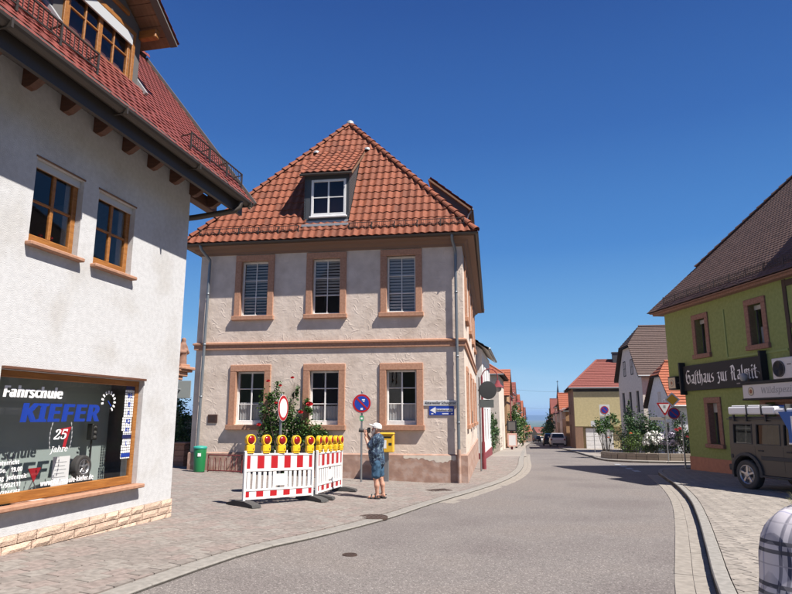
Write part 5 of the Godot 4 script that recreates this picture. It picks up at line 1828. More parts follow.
	fan.lathe([[0.26, 0.0], [0.26, 0.03], [0.235, 0.03], [0.235, 0.0]], 24, Transform3D(Basis(Vector3.RIGHT, PI / 2), Vector3(0.32, 0.32, 0.322)))
	for k in 8:
		var rr := 0.03 + k * 0.028
		fan.lathe([[rr, 0.0], [rr + 0.006, 0.012], [rr + 0.01, 0.0]], 20, Transform3D(Basis(Vector3.RIGHT, PI / 2), Vector3(0.32, 0.32, 0.33)))
	part(ac, "fan_grille", fan.mesh(), M["grey_board"])
	var fd := MB.new()
	fd.lathe([[0.235, 0.0], [0.235, 0.006], [0.0, 0.006]], 24, Transform3D(Basis(Vector3.RIGHT, PI / 2), Vector3(0.32, 0.32, 0.318)))
	part(ac, "fan_well", fd.mesh(), M["room_dark"])
	pbox(ac, "badge", Vector3(0.68, 0.42, 0.32), Vector3(0.85, 0.45, 0.324), M["grey_board"])
	for x in [0.12, 0.83]:
		pbox(ac, "foot", Vector3(x - 0.03, -0.03, 0.02), Vector3(x + 0.03, 0.0, 0.30), M["board_black"])
	var cl := thing("wall_lamp", "small round white lamp on a curved arm before the black sign", "lamp", inn_at(4.15, 2.86, 0.13), deg_to_rad(-84))
	var am := MB.new()
	am.tube([Vector3(0.75, 0.0, 0.0), Vector3(0.72, 0.25, 0.1), Vector3(0.55, 0.33, 0.18), Vector3(0.3, 0.28, 0.2), Vector3(0.12, 0.2, 0.2)], [0.014, 0.014, 0.014, 0.014, 0.014], 7)
	part(cl, "arm", am.mesh(true), M["galvanised"])
	var gb := MB.new()
	gb.lathe([[0.0, -0.14], [0.09, -0.12], [0.15, 0.0], [0.10, 0.12], [0.03, 0.15], [0.0, 0.15]], 16, Transform3D(Basis.IDENTITY, Vector3(0.06, 0.1, 0.2)))
	part(cl, "globe", gb.mesh(true), M["letter_grey"])
func crest(parent: Node, at: Vector3, r: float) -> void:      # a round emblem: two rings and a small shield
	for k in 3:
		var m := MB.new()
		var t := Transform3D(Basis(Vector3.RIGHT, PI / 2), at + Vector3(0, 0, k * 0.003))
		m.lathe([[r * [1.0, 0.82, 0.45][k], 0.0], [r * [1.0, 0.82, 0.45][k], 0.003], [0.0, 0.003]], 18, t)
		part(parent, "crest_print", m.mesh(), [M["crest_grey"], M["cream_panel"], M["crest_brown"]][k])
# blackletter drawn with a broad pen held at forty degrees; letters on a grid one unit high
func blackletter(mb: MB, words: String, at: Vector3, width: float, h: float) -> void:
	var D := {
		"G": [0.86, [[0.62, 1.1, 0.28, 1.18], [0.28, 1.18, 0.06, 0.85], [0.06, 0.85, 0.08, 0.25], [0.08, 0.25, 0.34, 0.0], [0.34, 0.0, 0.64, 0.14], [0.64, 0.14, 0.64, 0.66], [0.64, 0.66, 0.36, 0.78], [0.36, 0.5, 0.36, 0.78]]],
		"a": [0.56, [[0.1, 0.72, 0.36, 0.74], [0.36, 0.74, 0.36, 0.06], [0.36, 0.06, 0.5, 0.0], [0.36, 0.44, 0.08, 0.34], [0.08, 0.34, 0.1, 0.06], [0.1, 0.06, 0.34, 0.1]]],
		"s": [0.34, [[0.12, -0.1, 0.12, 1.0], [0.12, 1.0, 0.38, 1.1]]],
		"t": [0.42, [[0.14, 1.0, 0.14, 0.08], [0.14, 0.08, 0.36, 0.0], [0.0, 0.72, 0.34, 0.74]]],
		"h": [0.58, [[0.1, 1.12, 0.1, 0.0], [0.1, 0.62, 0.36, 0.74], [0.36, 0.74, 0.42, 0.1], [0.42, 0.1, 0.26, -0.2]]],
		"u": [0.6, [[0.1, 0.74, 0.1, 0.08], [0.1, 0.08, 0.36, 0.06], [0.38, 0.74, 0.38, 0.06], [0.38, 0.06, 0.52, 0.0]]],
		"S": [0.5, [[0.36, 0.72, 0.1, 0.62], [0.1, 0.62, 0.12, 0.42], [0.12, 0.42, 0.36, 0.32], [0.36, 0.32, 0.34, 0.08], [0.34, 0.08, 0.08, 0.04]]],
		"z": [0.5, [[0.06, 0.7, 0.34, 0.72], [0.34, 0.72, 0.2, 0.42], [0.2, 0.42, 0.36, 0.2], [0.36, 0.2, 0.24, -0.16], [0.24, -0.16, 0.04, -0.1]]],
		"r": [0.44, [[0.12, 0.74, 0.12, 0.0], [0.12, 0.0, 0.22, 0.04], [0.14, 0.66, 0.34, 0.76]]],
		"K": [0.8, [[0.14, 1.12, 0.14, 0.0], [0.0, 1.1, 0.3, 1.16], [0.3, 1.16, 0.44, 0.98], [0.14, 0.62, 0.42, 0.74], [0.44, 0.98, 0.5, 0.74], [0.42, 0.62, 0.42, 0.08], [0.42, 0.08, 0.6, 0.0], [0.02, 0.6, 0.3, 0.6]]],
		"l": [0.36, [[0.12, 1.12, 0.12, 0.08], [0.12, 0.08, 0.28, 0.0]]],
		"m": [0.86, [[0.1, 0.74, 0.1, 0.0], [0.1, 0.66, 0.32, 0.74], [0.34, 0.74, 0.34, 0.0], [0.34, 0.66, 0.58, 0.74], [0.6, 0.74, 0.6, 0.08], [0.6, 0.08, 0.74, 0.0]]],
		"i": [0.34, [[0.12, 0.74, 0.12, 0.08], [0.12, 0.08, 0.26, 0.0], [0.12, 1.02, 0.2, 0.94]]],
		" ": [0.4, []]}
	words = "Gasthau" + "S zur Kalmit"
	var total := 0.0
	for ch in words:
		total += D[ch][0]
	var sx := width / total
	var nib := Vector2(cos(0.7), sin(0.7)) * 0.085
	var x := 0.0
	for ch in words:
		for s in D[ch][1]:
			var a := Vector2(s[0], s[1])
			var b := Vector2(s[2], s[3])
			if abs((b - a).normalized().cross(nib.normalized())) < 0.25:
				nib = Vector2(cos(0.35), sin(0.35)) * 0.085
			var p := PackedVector2Array()
			for q in [a - nib, a + nib, b + nib, b - nib]:
				p.append(Vector2((x + q.x) * sx, q.y * h))
			nib = Vector2(cos(0.7), sin(0.7)) * 0.085
			mb.prism(p, 0.0, 0.006, Transform3D(Basis.IDENTITY, at))
		x += D[ch][0]

# ---------------------------------------------------------------- plainer houses farther off
func house(called: String, label: String, at: Vector3, turn: float, w: float, d: float, h: float, o: Dictionary, group := "") -> Node3D:
	# x along the front (0 .. w), z out of the front; eaves at height h above at.y; o.roof: "gable" (ridge along x), "cross" (ridge along z), "hip"
	var t := thing(called, label, "house", at, turn, group)
	var wm: Material = o.wall
	var rm: Material = o.tiles
	var rise: float = o.get("rise", d * 0.45)
	var holes := []
	for q in o.get("windows", []):
		holes.append([q[0] - q[2] / 2, q[0] + q[2] / 2, q[1], q[1] + q[3]])
	part(t, "wall", wall_mesh(0, w, -1.5, h, 0.25, holes), wm)
	var eh := []
	for q in o.get("left_windows", []):
		if q[1] + q[3] < h:
			eh.append([q[0] - q[2] / 2, q[0] + q[2] / 2, q[1], q[1] + q[3]])
	var lf := frame(Vector3(0, 0, -d), Vector3(0, 0, 1), Vector3(-1, 0, 0))      # the wall at x = 0
	part(t, "wall", wall_mesh(0, d, -1.5, h, 0.25, eh), o.get("left_wall", wm), lf)
	var rh := []
	for q in o.get("right_windows", []):
		rh.append([q[0] - q[2] / 2, q[0] + q[2] / 2, q[1], q[1] + q[3]])
	var rg := frame(Vector3(w, 0, 0), Vector3(0, 0, -1), Vector3(1, 0, 0))
	part(t, "wall", wall_mesh(0, d, -1.5, h, 0.25, rh), wm, rg)
	part(t, "wall", wall_mesh(0, w, -1.5, h, 0.25, []), wm, frame(Vector3(w, 0, -d), Vector3(-1, 0, 0), Vector3(0, 0, -1)))
	var wo := {"cols": 2, "rows": [1, 1], "fw": 0.06, "bar": 0.04, "recess": 0.1, "pane": M["dark_glass"], "frame": o.get("frames", M["white_paint"])}
	if o.has("surround"):
		wo["surround"] = [o.surround, o.surround]
		wo["sw"] = 0.12
		wo["sill"] = o.surround
	for q in o.get("windows", []):
		window(t, Transform3D.IDENTITY, q[0], q[1], q[2], q[3], wo)
	for q in o.get("left_windows", []):
		var wg := wo.duplicate()
		if q[1] + q[3] >= h:      # in the gable, set flush with the plaster
			wg["recess"] = -0.03
		window(t, lf, q[0], q[1], q[2], q[3], wg)
	for q in o.get("right_windows", []):
		window(t, rg, q[0], q[1], q[2], q[3], wo)
	if o.has("shutters"):
		for q in o.get("right_windows", []):
			for s in [-1, 1]:
				part(t, "shutter", box_mesh(Vector3(q[2] * 0.5, q[3], 0.05), 0.01), o.shutters, rg * Transform3D(Basis.IDENTITY, Vector3(q[0] + s * q[2] * 0.77, q[1] + q[3] / 2, 0.03)))
	if o.has("plinth"):
		part(t, "plinth", band_mesh(0, w, -d, 0, [[0.03, -1.5], [0.03, o.get("plinth_h", 0.9)], [0.0, o.get("plinth_h", 0.9) + 0.02]]), o.plinth)
	# roof
	var ov: float = o.get("over", 0.35)
	var rf := part(t, "roof", MB.new().mesh(), rm)
	var under := MB.new()
	var kind: String = o.get("roof", "gable")
	var P := func(x: float, y: float, z: float) -> Vector3: return Vector3(x, y, z)
	var faces := []      # eave start, eave end, upper end, upper start; as seen from outside left to right
	var e := h + 0.02
	if kind == "hip":
		var hp: float = min(o.get("hip", rise), w / 2)
		var hz: float = d / 2
		var A := Vector3(hp, h + rise, -hz)
		var B := Vector3(w - hp, h + rise, -hz)
		faces = [[P.call(-ov, e, ov), P.call(w + ov, e, ov), B, A], [P.call(w + ov, e, ov), P.call(w + ov, e, -d - ov), B, B], [P.call(w + ov, e, -d - ov), P.call(-ov, e, -d - ov), A, B], [P.call(-ov, e, -d - ov), P.call(-ov, e, ov), A, A]]
	elif kind == "gable":
		var hh: float = o.get("half_hip", 0.0)      # how far down the ends are clipped
		var cx := hh * 0.8
		var A := Vector3(-ov + cx, h + rise, -d / 2)
		var B := Vector3(w + ov - cx, h + rise, -d / 2)
		var f: float = 1.0 - hh / rise
		var zf: float = lerp(ov, -d / 2, f)
		var zb: float = lerp(-d - ov, -d / 2, f)
		var y1: float = lerp(e, h + rise, f)
		if hh > 0:
			faces = [[P.call(-ov, e, ov), P.call(w + ov, e, ov), P.call(w + ov, y1, zf), P.call(-ov, y1, zf)], [P.call(-ov, y1, zf), P.call(w + ov, y1, zf), B, A],
				[P.call(w + ov, e, -d - ov), P.call(-ov, e, -d - ov), P.call(-ov, y1, zb), P.call(w + ov, y1, zb)], [P.call(w + ov, y1, zb), P.call(-ov, y1, zb), A, B],
				[P.call(-ov, y1, zb), P.call(-ov, y1, zf), A, A], [P.call(w + ov, y1, zf), P.call(w + ov, y1, zb), B, B]]
		else:
			faces = [[P.call(-ov, e, ov), P.call(w + ov, e, ov), B, A], [P.call(w + ov, e, -d - ov), P.call(-ov, e, -d - ov), A, B]]
		for x in [0.0, w]:
			var g := MB.new()
			var yy := h + rise - 0.08
			var poly := PackedVector2Array([Vector2(0, h), Vector2(-d, h), Vector2(-d / 2 - d / 2 * hh / rise, yy - hh), Vector2(-d / 2 + d / 2 * hh / rise, yy - hh)]) if hh > 0 else PackedVector2Array([Vector2(0, h), Vector2(-d, h), Vector2(-d / 2, yy)])
			g.prism(poly, -0.12, 0.12, Transform3D(Basis(Vector3(0, 0, 1), Vector3.UP, Vector3(1, 0, 0)), Vector3(x + (0.119 if x == 0.0 else -0.119), 0, 0)))
			part(t, "gable", g.mesh(), wm)
	else:
		var A := Vector3(w / 2, h + rise, ov)
		var B := Vector3(w / 2, h + rise, -d - ov)
		faces = [[P.call(w + ov, e, ov), P.call(w + ov, e, -d - ov), B, A], [P.call(-ov, e, -d - ov), P.call(-ov, e, ov), A, B]]
		for z in [0.0, -d]:
			var g := MB.new()
			g.prism(PackedVector2Array([Vector2(0, h), Vector2(w, h), Vector2(w / 2, h + rise - 0.08)]), -0.12, 0.12, Transform3D(Basis.IDENTITY, Vector3(0, 0, z + (-0.119 if z == 0.0 else 0.119))))
			part(t, "gable", g.mesh(), wm)
	var courses := MB.new()
	for q in faces:
		under.quad(q[0] - Vector3(0, 0.12, 0), q[1] - Vector3(0, 0.12, 0), q[2] - Vector3(0, 0.06, 0), q[3] - Vector3(0, 0.06, 0))
		var sl: float = ((q[2] + q[3]) / 2 - (q[0] + q[1]) / 2).length()
		var n := int(max(2.0, sl / o.get("course", 0.34)))
		var nrm: Vector3 = (q[1] - q[0]).cross(q[3] + q[2] - q[0] - q[1]).normalized()
		for k in n:      # each course laps over the one below
			var a: Vector3 = q[0].lerp(q[3], k / float(n))
			var b: Vector3 = q[1].lerp(q[2], k / float(n))
			var c: Vector3 = q[1].lerp(q[2], (k + 1.0) / n)
			var f2: Vector3 = q[0].lerp(q[3], (k + 1.0) / n)
			courses.quad(a + nrm * 0.045, b + nrm * 0.045, c + nrm * 0.005, f2 + nrm * 0.005)
			courses.quad(a, b, b + nrm * 0.045, a + nrm * 0.045)
	rf.mesh = under.mesh()
	rf.material_override = o.get("soffit", M["soffit_wood"])
	part(rf, "tile_courses", courses.mesh(), rm)
	if kind != "cross":
		var rb := MB.new()
		if kind == "gable":
			rb.tube([Vector3(-ov + o.get("half_hip", 0.0) * 0.8, h + rise + 0.02, -d / 2), Vector3(w + ov - o.get("half_hip", 0.0) * 0.8, h + rise + 0.02, -d / 2)], [0.1, 0.1], 8)
		else:
			var hp: float = min(o.get("hip", rise), w / 2)
			rb.tube([Vector3(hp, h + rise + 0.02, -d / 2), Vector3(w - hp, h + rise + 0.02, -d / 2)], [0.1, 0.1], 8)
			for q in [[-ov, ov, hp], [w + ov, ov, w - hp]]:
				rb.tube([Vector3(q[0], e + 0.02, q[1]), Vector3(q[2], h + rise + 0.02, -d / 2)], [0.09, 0.09], 8)
		part(rf, "ridge_tiles", rb.mesh(true), rm)
	if o.has("chimney"):
		var c: Vector3 = o.chimney
		var cm := MB.new()
		cm.box(c - Vector3(0.3, 1.0, 0.3), c + Vector3(0.3, 0.75, 0.3), 0.01)
		cm.box(c + Vector3(-0.36, 0.75, -0.36), c + Vector3(0.36, 0.87, 0.36), 0.01)
		part(rf, "chimney", cm.mesh(), o.get("chimney_m", M["slate"]))
	var gm := MB.new()
	gm.tube([Vector3(-ov, h - 0.02, ov + 0.06), Vector3(w + ov, h - 0.02, ov + 0.06)], [0.07, 0.07], 8)
	if o.has("drain"):
		gm.tube([Vector3(o.drain, h - 0.05, ov), Vector3(o.drain, h - 0.5, 0.08), Vector3(o.drain, -0.5, 0.08)], [0.05, 0.05, 0.05], 8)
	part(t, "gutter", gm.mesh(true), M["zinc"])
	return t
func door_part(t: Node3D, called: String, lo: Vector3, hi: Vector3, m: Material, grooves := 0) -> void:
	var mb := MB.new()
	if grooves == 0:
		mb.box(lo, hi, 0.01)
	for k in grooves:
		var y0: float = lerp(lo.y, hi.y, k / float(grooves))
		var y1: float = lerp(lo.y, hi.y, (k + 1.0) / grooves)
		mb.box(Vector3(lo.x, y0 + 0.01, lo.z), Vector3(hi.x, y1 - 0.01, hi.z), 0.015)
	part(t, called, mb.mesh(), m)

func make_far_houses() -> void:
	# --- houses behind the viewpoint, which the window panes mirror
	house("plain_house", "plain cream house standing behind the viewpoint on the left", Vector3(-12.0, G(-10, 22), 34.0), deg_to_rad(80), 11.0, 9.0, 6.2, {"wall": M["cream_wall"], "tiles": M["far_red_roof"], "rise": 4.0, "windows": [[2.5, 1.0, 1.1, 1.5], [5.5, 1.0, 1.1, 1.5], [8.5, 1.0, 1.1, 1.5], [2.5, 3.8, 1.1, 1.5], [5.5, 3.8, 1.1, 1.5], [8.5, 3.8, 1.1, 1.5]]})
	house("plain_house", "plain pale house standing behind the viewpoint on the right", Vector3(14.0, G(9, 22), 24.0), deg_to_rad(184), 12.0, 9.0, 5.8, {"wall": M["pale_wall"], "tiles": M["far_brown_roof"], "rise": 4.2, "windows": [[2.5, 1.0, 1.1, 1.5], [6.0, 1.0, 1.1, 1.5], [9.5, 1.0, 1.1, 1.5], [2.5, 3.6, 1.1, 1.5], [6.0, 3.6, 1.1, 1.5], [9.5, 3.6, 1.1, 1.5]]})
	# --- across the side street
	var b := house("cream_house", "cream house with red hip roof and a white garage door beyond the garden", Vector3(17.0, G(17, -60), -60.0), deg_to_rad(-12.3), 8.5, 9.0, 5.7, {"wall": M["cream_wall"], "tiles": M["far_red_roof"], "roof": "hip", "hip": 2.75, "rise": 3.0, "over": 0.45, "soffit": M["grey_board"], "chimney": Vector3(4.6, 8.6, -4.2), "drain": 4.35, "left_windows": [[2.5, 3.2, 1.0, 1.4], [6.0, 3.2, 1.0, 1.4], [2.5, 0.8, 1.0, 1.4]], "chimney_m": M["slate"], "left_wall": M["brown_wall"]})
	pbox(b, "eave_band", Vector3(-0.02, 5.35, -0.05), Vector3(8.5, 5.83, 0.03), M["grey_board"])
	var pc := MB.new()      # upper storey stands forward over the garage
	pc.box(Vector3(0.003, 2.1, -0.1), Vector3(8.49, 5.34, 0.35), 0.01)
	part(b, "upper_storey", pc.mesh(), M["cream_wall"])
	pbox(b, "garage_pier", Vector3(0.01, -1.0, 0.0), Vector3(0.7, 2.09, 0.33), M["brown_wall"])
	door_part(b, "garage_door", Vector3(0.95, -0.4, 0.1), Vector3(3.4, 1.95, 0.2), M["white_paint"], 6)
	house("gable_house", "tall grey plastered house with clipped gable and steep dark brown roof", Vector3(17.75, G(17.7, -45.0), -45.0), deg_to_rad(-7), 9.0, 7.2, 5.5, {"wall": M["grey_wall"], "tiles": M["far_brown_roof"], "roof": "gable", "rise": 4.1, "half_hip": 1.6, "over": 0.3, "course": 0.22, "soffit": M["dark_timber"], "frames": M["room_dark"],
		"left_windows": [[2.4, 5.75, 0.75, 1.2], [4.7, 5.75, 0.75, 1.2], [1.4, 2.9, 0.85, 1.6], [3.6, 2.9, 0.85, 1.6], [5.8, 2.9, 0.85, 1.6]], "windows": [[2.0, 3.4, 0.85, 1.5], [5.0, 3.4, 0.85, 1.5]]})
	house("blue_white_house", "small bluish white house with bright orange tiled roof behind the traffic signs", Vector3(17.0, G(17, -38.5), -38.3), deg_to_rad(-5), 8.0, 5.2, 3.1, {"wall": M["blue_white_wall"], "tiles": M["far_orange_roof"], "roof": "gable", "rise": 2.9, "half_hip": 0.9, "over": 0.25, "course": 0.25, "soffit": M["dark_timber"], "frames": M["grey_wall"],
		"left_windows": [[2.6, 3.15, 0.5, 0.9], [1.2, 0.8, 0.8, 1.3], [3.6, 0.8, 0.8, 1.3]]})
	# --- down the street on the right
	var wallset := [M["ochre_wall"], M["pale_wall"], M["brown_wall"], M["pink_wall"], M["grey_wall"], M["ochre_wall"], M["cream_wall"]]
	var names := ["ochre", "pale", "brown", "pink", "grey", "sandy", "cream"]
	var z := -70.5
	for k in 9:
		var len_: float = [9.0, 8.0, 11.0, 9.0, 12.0, 10.0, 12.0, 14.0, 14.0][k]
		var dx := 18.9 + (-z - 70.0) * 0.2185
		var hh: float = [3.9, 4.4, 4.3, 5.6, 4.9, 5.3, 4.6, 5.4, 5.0][k]
		var wl := []
		for i in 3:
			wl.append([len_ * (i + 0.5) / 3, 3.0, 0.9, 1.3])
			wl.append([len_ * (i + 0.5) / 3, 0.7, 0.9, 1.4])
		house("street_house", "%s, %s on the right beyond the cream house" % [["narrow ochre house with orange roof", "pale house with orange roof", "brown house with red roof", "pink house with orange roof", "grey house with red roof", "sandy house with orange roof", "cream terrace house with red roof", "ochre terrace house with orange roof", "pale terrace house with red roof"][k], ["first", "second", "third", "fourth", "fifth", "sixth", "seventh", "eighth", "ninth"][k]],
			Vector3(dx, G(dx, z), z), deg_to_rad(-12.3), 8.0, len_ - 0.3, hh, {"wall": wallset[k % 7], "tiles": [M["far_orange_roof"], M["far_orange_roof"], M["far_red_roof"]][k % 3], "roof": ["cross", "gable", "cross", "cross", "cross", "gable", "cross", "cross", "cross"][k], "rise": [2.5, 2.2, 3.0, 3.9, 3.2, 3.0, 3.5, 3.6, 3.4][k], "left_windows": wl, "over": 0.3}, "houses along the right side of the street")
		z -= len_ * cos(deg_to_rad(12.3))
	# --- down the street on the left
	var p := house("white_maroon_house", "white house with maroon window shutters and maroon base next to the corner house", Vector3(4.95, G(5, -35.6), -35.6), deg_to_rad(78.5), 8.0, 8.0, 6.2, {"wall": M["white_paint"], "tiles": M["far_brown_roof"], "roof": "gable", "rise": 3.0, "over": 0.4, "soffit": M["pale_wall"], "windows": [[1.6, 0.95, 1.0, 1.9], [4.4, 0.95, 1.0, 1.9], [1.6, 3.9, 1.0, 1.6], [4.4, 3.9, 1.0, 1.6], [6.8, 3.9, 0.8, 1.6], [6.8, 0.95, 0.8, 1.9]], "frames": M["maroon"], "plinth": M["maroon"], "plinth_h": 0.35})
	house("hip_roof_house", "pale plastered house with orange hip roof behind the ivy wall on the left", Vector3(2.6, G(6, -52), -54.0), deg_to_rad(-12.5), 6.2, 9.0, 6.3, {"wall": M["pale_wall"], "tiles": M["far_orange_roof"], "roof": "hip", "hip": 3.0, "rise": 2.5, "over": 0.5, "soffit": M["dark_timber"], "windows": [[4.9, 1.4, 0.9, 1.2], [1.5, 3.6, 1.0, 1.4]], "right_windows": [[2, 3.6, 1, 1.4], [6, 3.6, 1, 1.4]]})
	z = -64.0
	for k in 9:
		var len_: float = [8.0, 9.0, 8.0, 10.0, 12.0, 12.0, 13.0, 14.0, 14.0][k]
		var dx := 11.3 + (-z - 64.0) * 0.2235
		var hh: float = [5.2, 6.0, 5.0, 5.6, 4.8, 5.4, 5.0, 5.6, 5.2][k]
		var wl := []
		for i in 3:
			wl.append([len_ * (i + 0.5) / 3, 3.2, 0.9, 1.3])
			wl.append([len_ * (i + 0.5) / 3, 0.8, 0.9, 1.4])
		house("street_house", "%s, %s on the left after the orange hip roof" % [["ochre house with brown roof", "brown house with orange roof", "pink house with red roof", "pale house with orange roof", "grey terrace house with orange roof", "sandy terrace house with red roof", "cream terrace house with orange roof", "ochre terrace house with red roof", "brown terrace house with orange roof"][k], ["first", "second", "third", "fourth", "fifth", "sixth", "seventh", "eighth", "ninth"][k]],
			Vector3(dx, G(dx, z), z), deg_to_rad(77.4), len_ - 0.3, 8.0, hh, {"wall": [M["ochre_wall"], M["brown_wall"], M["pink_wall"], M["pale_wall"], M["grey_wall"], M["ochre_wall"], M["cream_wall"], M["ochre_wall"], M["brown_wall"]][k], "tiles": [M["far_orange_roof"], M["far_orange_roof"], M["far_red_roof"]][k % 3], "roof": ["cross", "gable", "cross", "gable", "cross", "gable", "cross", "gable", "cross"][k], "rise": [3.0, 2.6, 3.2, 2.8, 3.0, 2.8, 3.2, 2.8, 3.0][k], "windows": wl, "over": 0.35}, "houses along the left side of the street")
		z -= len_ * cos(deg_to_rad(12.6))
	# --- lower village at the end of the street
	var vr := RandomNumberGenerator.new()
	vr.seed = 5
	for k in 6:
		var vz := -262.0 - k * 14.0 - vr.randf() * 6.0
		var vx := 63.0 + (-vz - 250.0) * 0.24 + vr.randf_range(-22, 18)
		house("village_house", "small far house with %s roof at the foot of the street, %s from the front" % [["orange", "red"][k % 2], ["first", "second", "third", "fourth", "fifth", "sixth"][k]], Vector3(vx, G(vx, vz), vz), vr.randf_range(-0.5, 0.5), 9.0, 7.0, 4.2, {"wall": wallset[k % 7], "tiles": [M["far_orange_roof"], M["far_red_roof"]][k % 2], "rise": 3.0, "windows": [[2.5, 1.2, 1.0, 1.3], [6.5, 1.2, 1.0, 1.3]]}, "far village houses at the foot of the street")
	# church spire
	var ch := thing("church_spire", "slender dark blue church spire rising over the roofs on the right", "church", Vector3(45.6, G(45.6, -176) + 1.6, -176.0), 0.2)
	pbox(ch, "tower", Vector3(-2.0, -5, -2.0), Vector3(2.0, 7.6, 2.0), M["brown_wall"])
	var sp := MB.new()
	sp.lathe([[2.2, 7.6], [1.0, 8.8], [0.6, 9.8], [0.06, 14.4], [0.0, 14.5]], 8)
	part(ch, "spire", sp.mesh(), M["spire_slate"])
	var cr := MB.new()
	cr.bar(Vector3(0, 14.4, 0), Vector3(0, 15.4, 0), 0.1, 0.1, Vector3.BACK)
	cr.bar(Vector3(-0.3, 15.0, 0), Vector3(0.3, 15.0, 0), 0.1, 0.1)
	part(ch, "cross", cr.mesh(), M["black_metal"])

# ---------------------------------------------------------------- street furniture
func face_z(d: Vector3) -> float:      # the turn that brings local +z to face along d
	return atan2(d.x, d.z)
func barrier(label: String, a: Vector2, b: Vector2, nth: String) -> void:
	var A := on(a.x, a.y, 0.04)
	var B := on(b.x, b.y, 0.04)
	var l := Vector2(A.x - B.x, A.z - B.z).length()
	var turn := atan2(-(B.z - A.z), B.x - A.x)
	var t := thing("safety_barrier", label, "barrier", A, turn, "red and white street barriers")
	var lean := (B.y - A.y) / l
	var sh := Transform3D(Basis(Vector3(1, lean, 0), Vector3.UP, Vector3.BACK), Vector3.ZERO)      # follows the ground
	var put := func(called: String, lo: Vector3, hi: Vector3, m: Material, bev := 0.006) -> void:
		part(t, called, box_mesh(hi - lo, bev), m, sh * Transform3D(Basis.IDENTITY, (lo + hi) / 2))
	for s in [0.0, l]:
		put.call("post", Vector3(s - 0.028, 0.05, -0.028), Vector3(s + 0.028, 1.06, 0.028), M["white_plastic"], 0.008)
	put.call("top_rail", Vector3(0.028, 0.975, -0.024), Vector3(l - 0.028, 1.012, 0.024), M["white_plastic"])
	put.call("mid_rail", Vector3(0.028, 0.655, -0.024), Vector3(l - 0.028, 0.70, 0.024), M["white_plastic"])
	put.call("low_rail", Vector3(0.028, 0.275, -0.024), Vector3(l - 0.028, 0.31, 0.024), M["white_plastic"])
	put.call("foot_rail", Vector3(0.028, 0.11, -0.024), Vector3(l - 0.028, 0.15, 0.024), M["white_plastic"])
	put.call("top_board", Vector3(0.029, 0.70, -0.012), Vector3(l - 0.029, 0.975, 0.012), M["board_white"], 0.003)
	put.call("low_board", Vector3(0.029, 0.15, -0.012), Vector3(l - 0.029, 0.275, 0.012), M["board_white"], 0.003)
	var u := (l - 0.06) / 10.0
	for k in 6:
		var x0: float = 0.03 + (2 * k - 0.5) * u
		var x1: float = x0 + u
		x0 = max(x0, 0.032)
		x1 = min(x1, l - 0.032)
		for r in [[0.712, 0.963], [0.158, 0.267]]:
			for z in [0.0132, -0.0132]:
				put.call("red_field", Vector3(x0, r[0], z - 0.001), Vector3(x1, r[1], z + 0.001), M["signal_red"], 0.0)
	var n := 13
	for k in n:
		var x := 0.03 + (l - 0.06) * (k + 0.5) / n
		if abs(x - l / 2) < 0.2:
			continue
		put.call("slat", Vector3(x - 0.04, 0.309, -0.012), Vector3(x + 0.04, 0.656, 0.012), M["white_plastic"])
	put.call("centre_plate", Vector3(l / 2 - 0.2, 0.36, -0.014), Vector3(l / 2 + 0.2, 0.59, 0.014), M["white_plastic"])
	put.call("centre_slat", Vector3(l / 2 - 0.2, 0.31, -0.012), Vector3(l / 2 - 0.12, 0.36, 0.012), M["white_plastic"])
	put.call("centre_slat", Vector3(l / 2 + 0.12, 0.31, -0.012), Vector3(l / 2 + 0.2, 0.36, 0.012), M["white_plastic"])
	put.call("centre_slat", Vector3(l / 2 - 0.2, 0.59, -0.012), Vector3(l / 2 - 0.11, 0.656, 0.012), M["white_plastic"])
	put.call("centre_slat", Vector3(l / 2 + 0.11, 0.59, -0.012), Vector3(l / 2 + 0.2, 0.656, 0.012), M["white_plastic"])
	for k in 6:      # stubs that carry lamps
		var x: float = 0.09 + (l - 0.18) * k / 5.0
		put.call("stub", Vector3(x - 0.012, 1.01, -0.012), Vector3(x + 0.012, 1.075, 0.012), M["white_plastic"])
	for s in [0.0, l]:
		var fm := MB.new()
		var p := PackedVector2Array([Vector2(-0.42, 0.0), Vector2(0.42, 0.0), Vector2(0.40, 0.05), Vector2(0.16, 0.10), Vector2(-0.16, 0.10), Vector2(-0.40, 0.05)])
		fm.prism(p, -0.11, 0.11, Transform3D(Basis(Vector3.UP, PI / 2), Vector3(s, 0, 0)))
		for q in [-0.3, -0.22, 0.22, 0.3]:
			fm.box(Vector3(s - 0.09, 0.05, q - 0.012), Vector3(s + 0.09, 0.095 - abs(q) * 0.1, q + 0.012), 0.004)
		part(t, "rubber_foot", fm.mesh(), M["rubber"], sh)
	for k in 5:
		var x := 0.10 + (l - 0.2) * k / 4.0
		var w := A + Vector3(x, 1.012 + lean * x, 0).rotated(Vector3.UP, turn)
		warning_lamp("yellow warning lamp with red lens, %s on the %s barrier" % [["first from the left", "second from the left", "middle one", "second from the right", "last on the right"][k], nth], w, turn + rng.randf_range(-0.15, 0.15))
var lamp0: Node3D = null
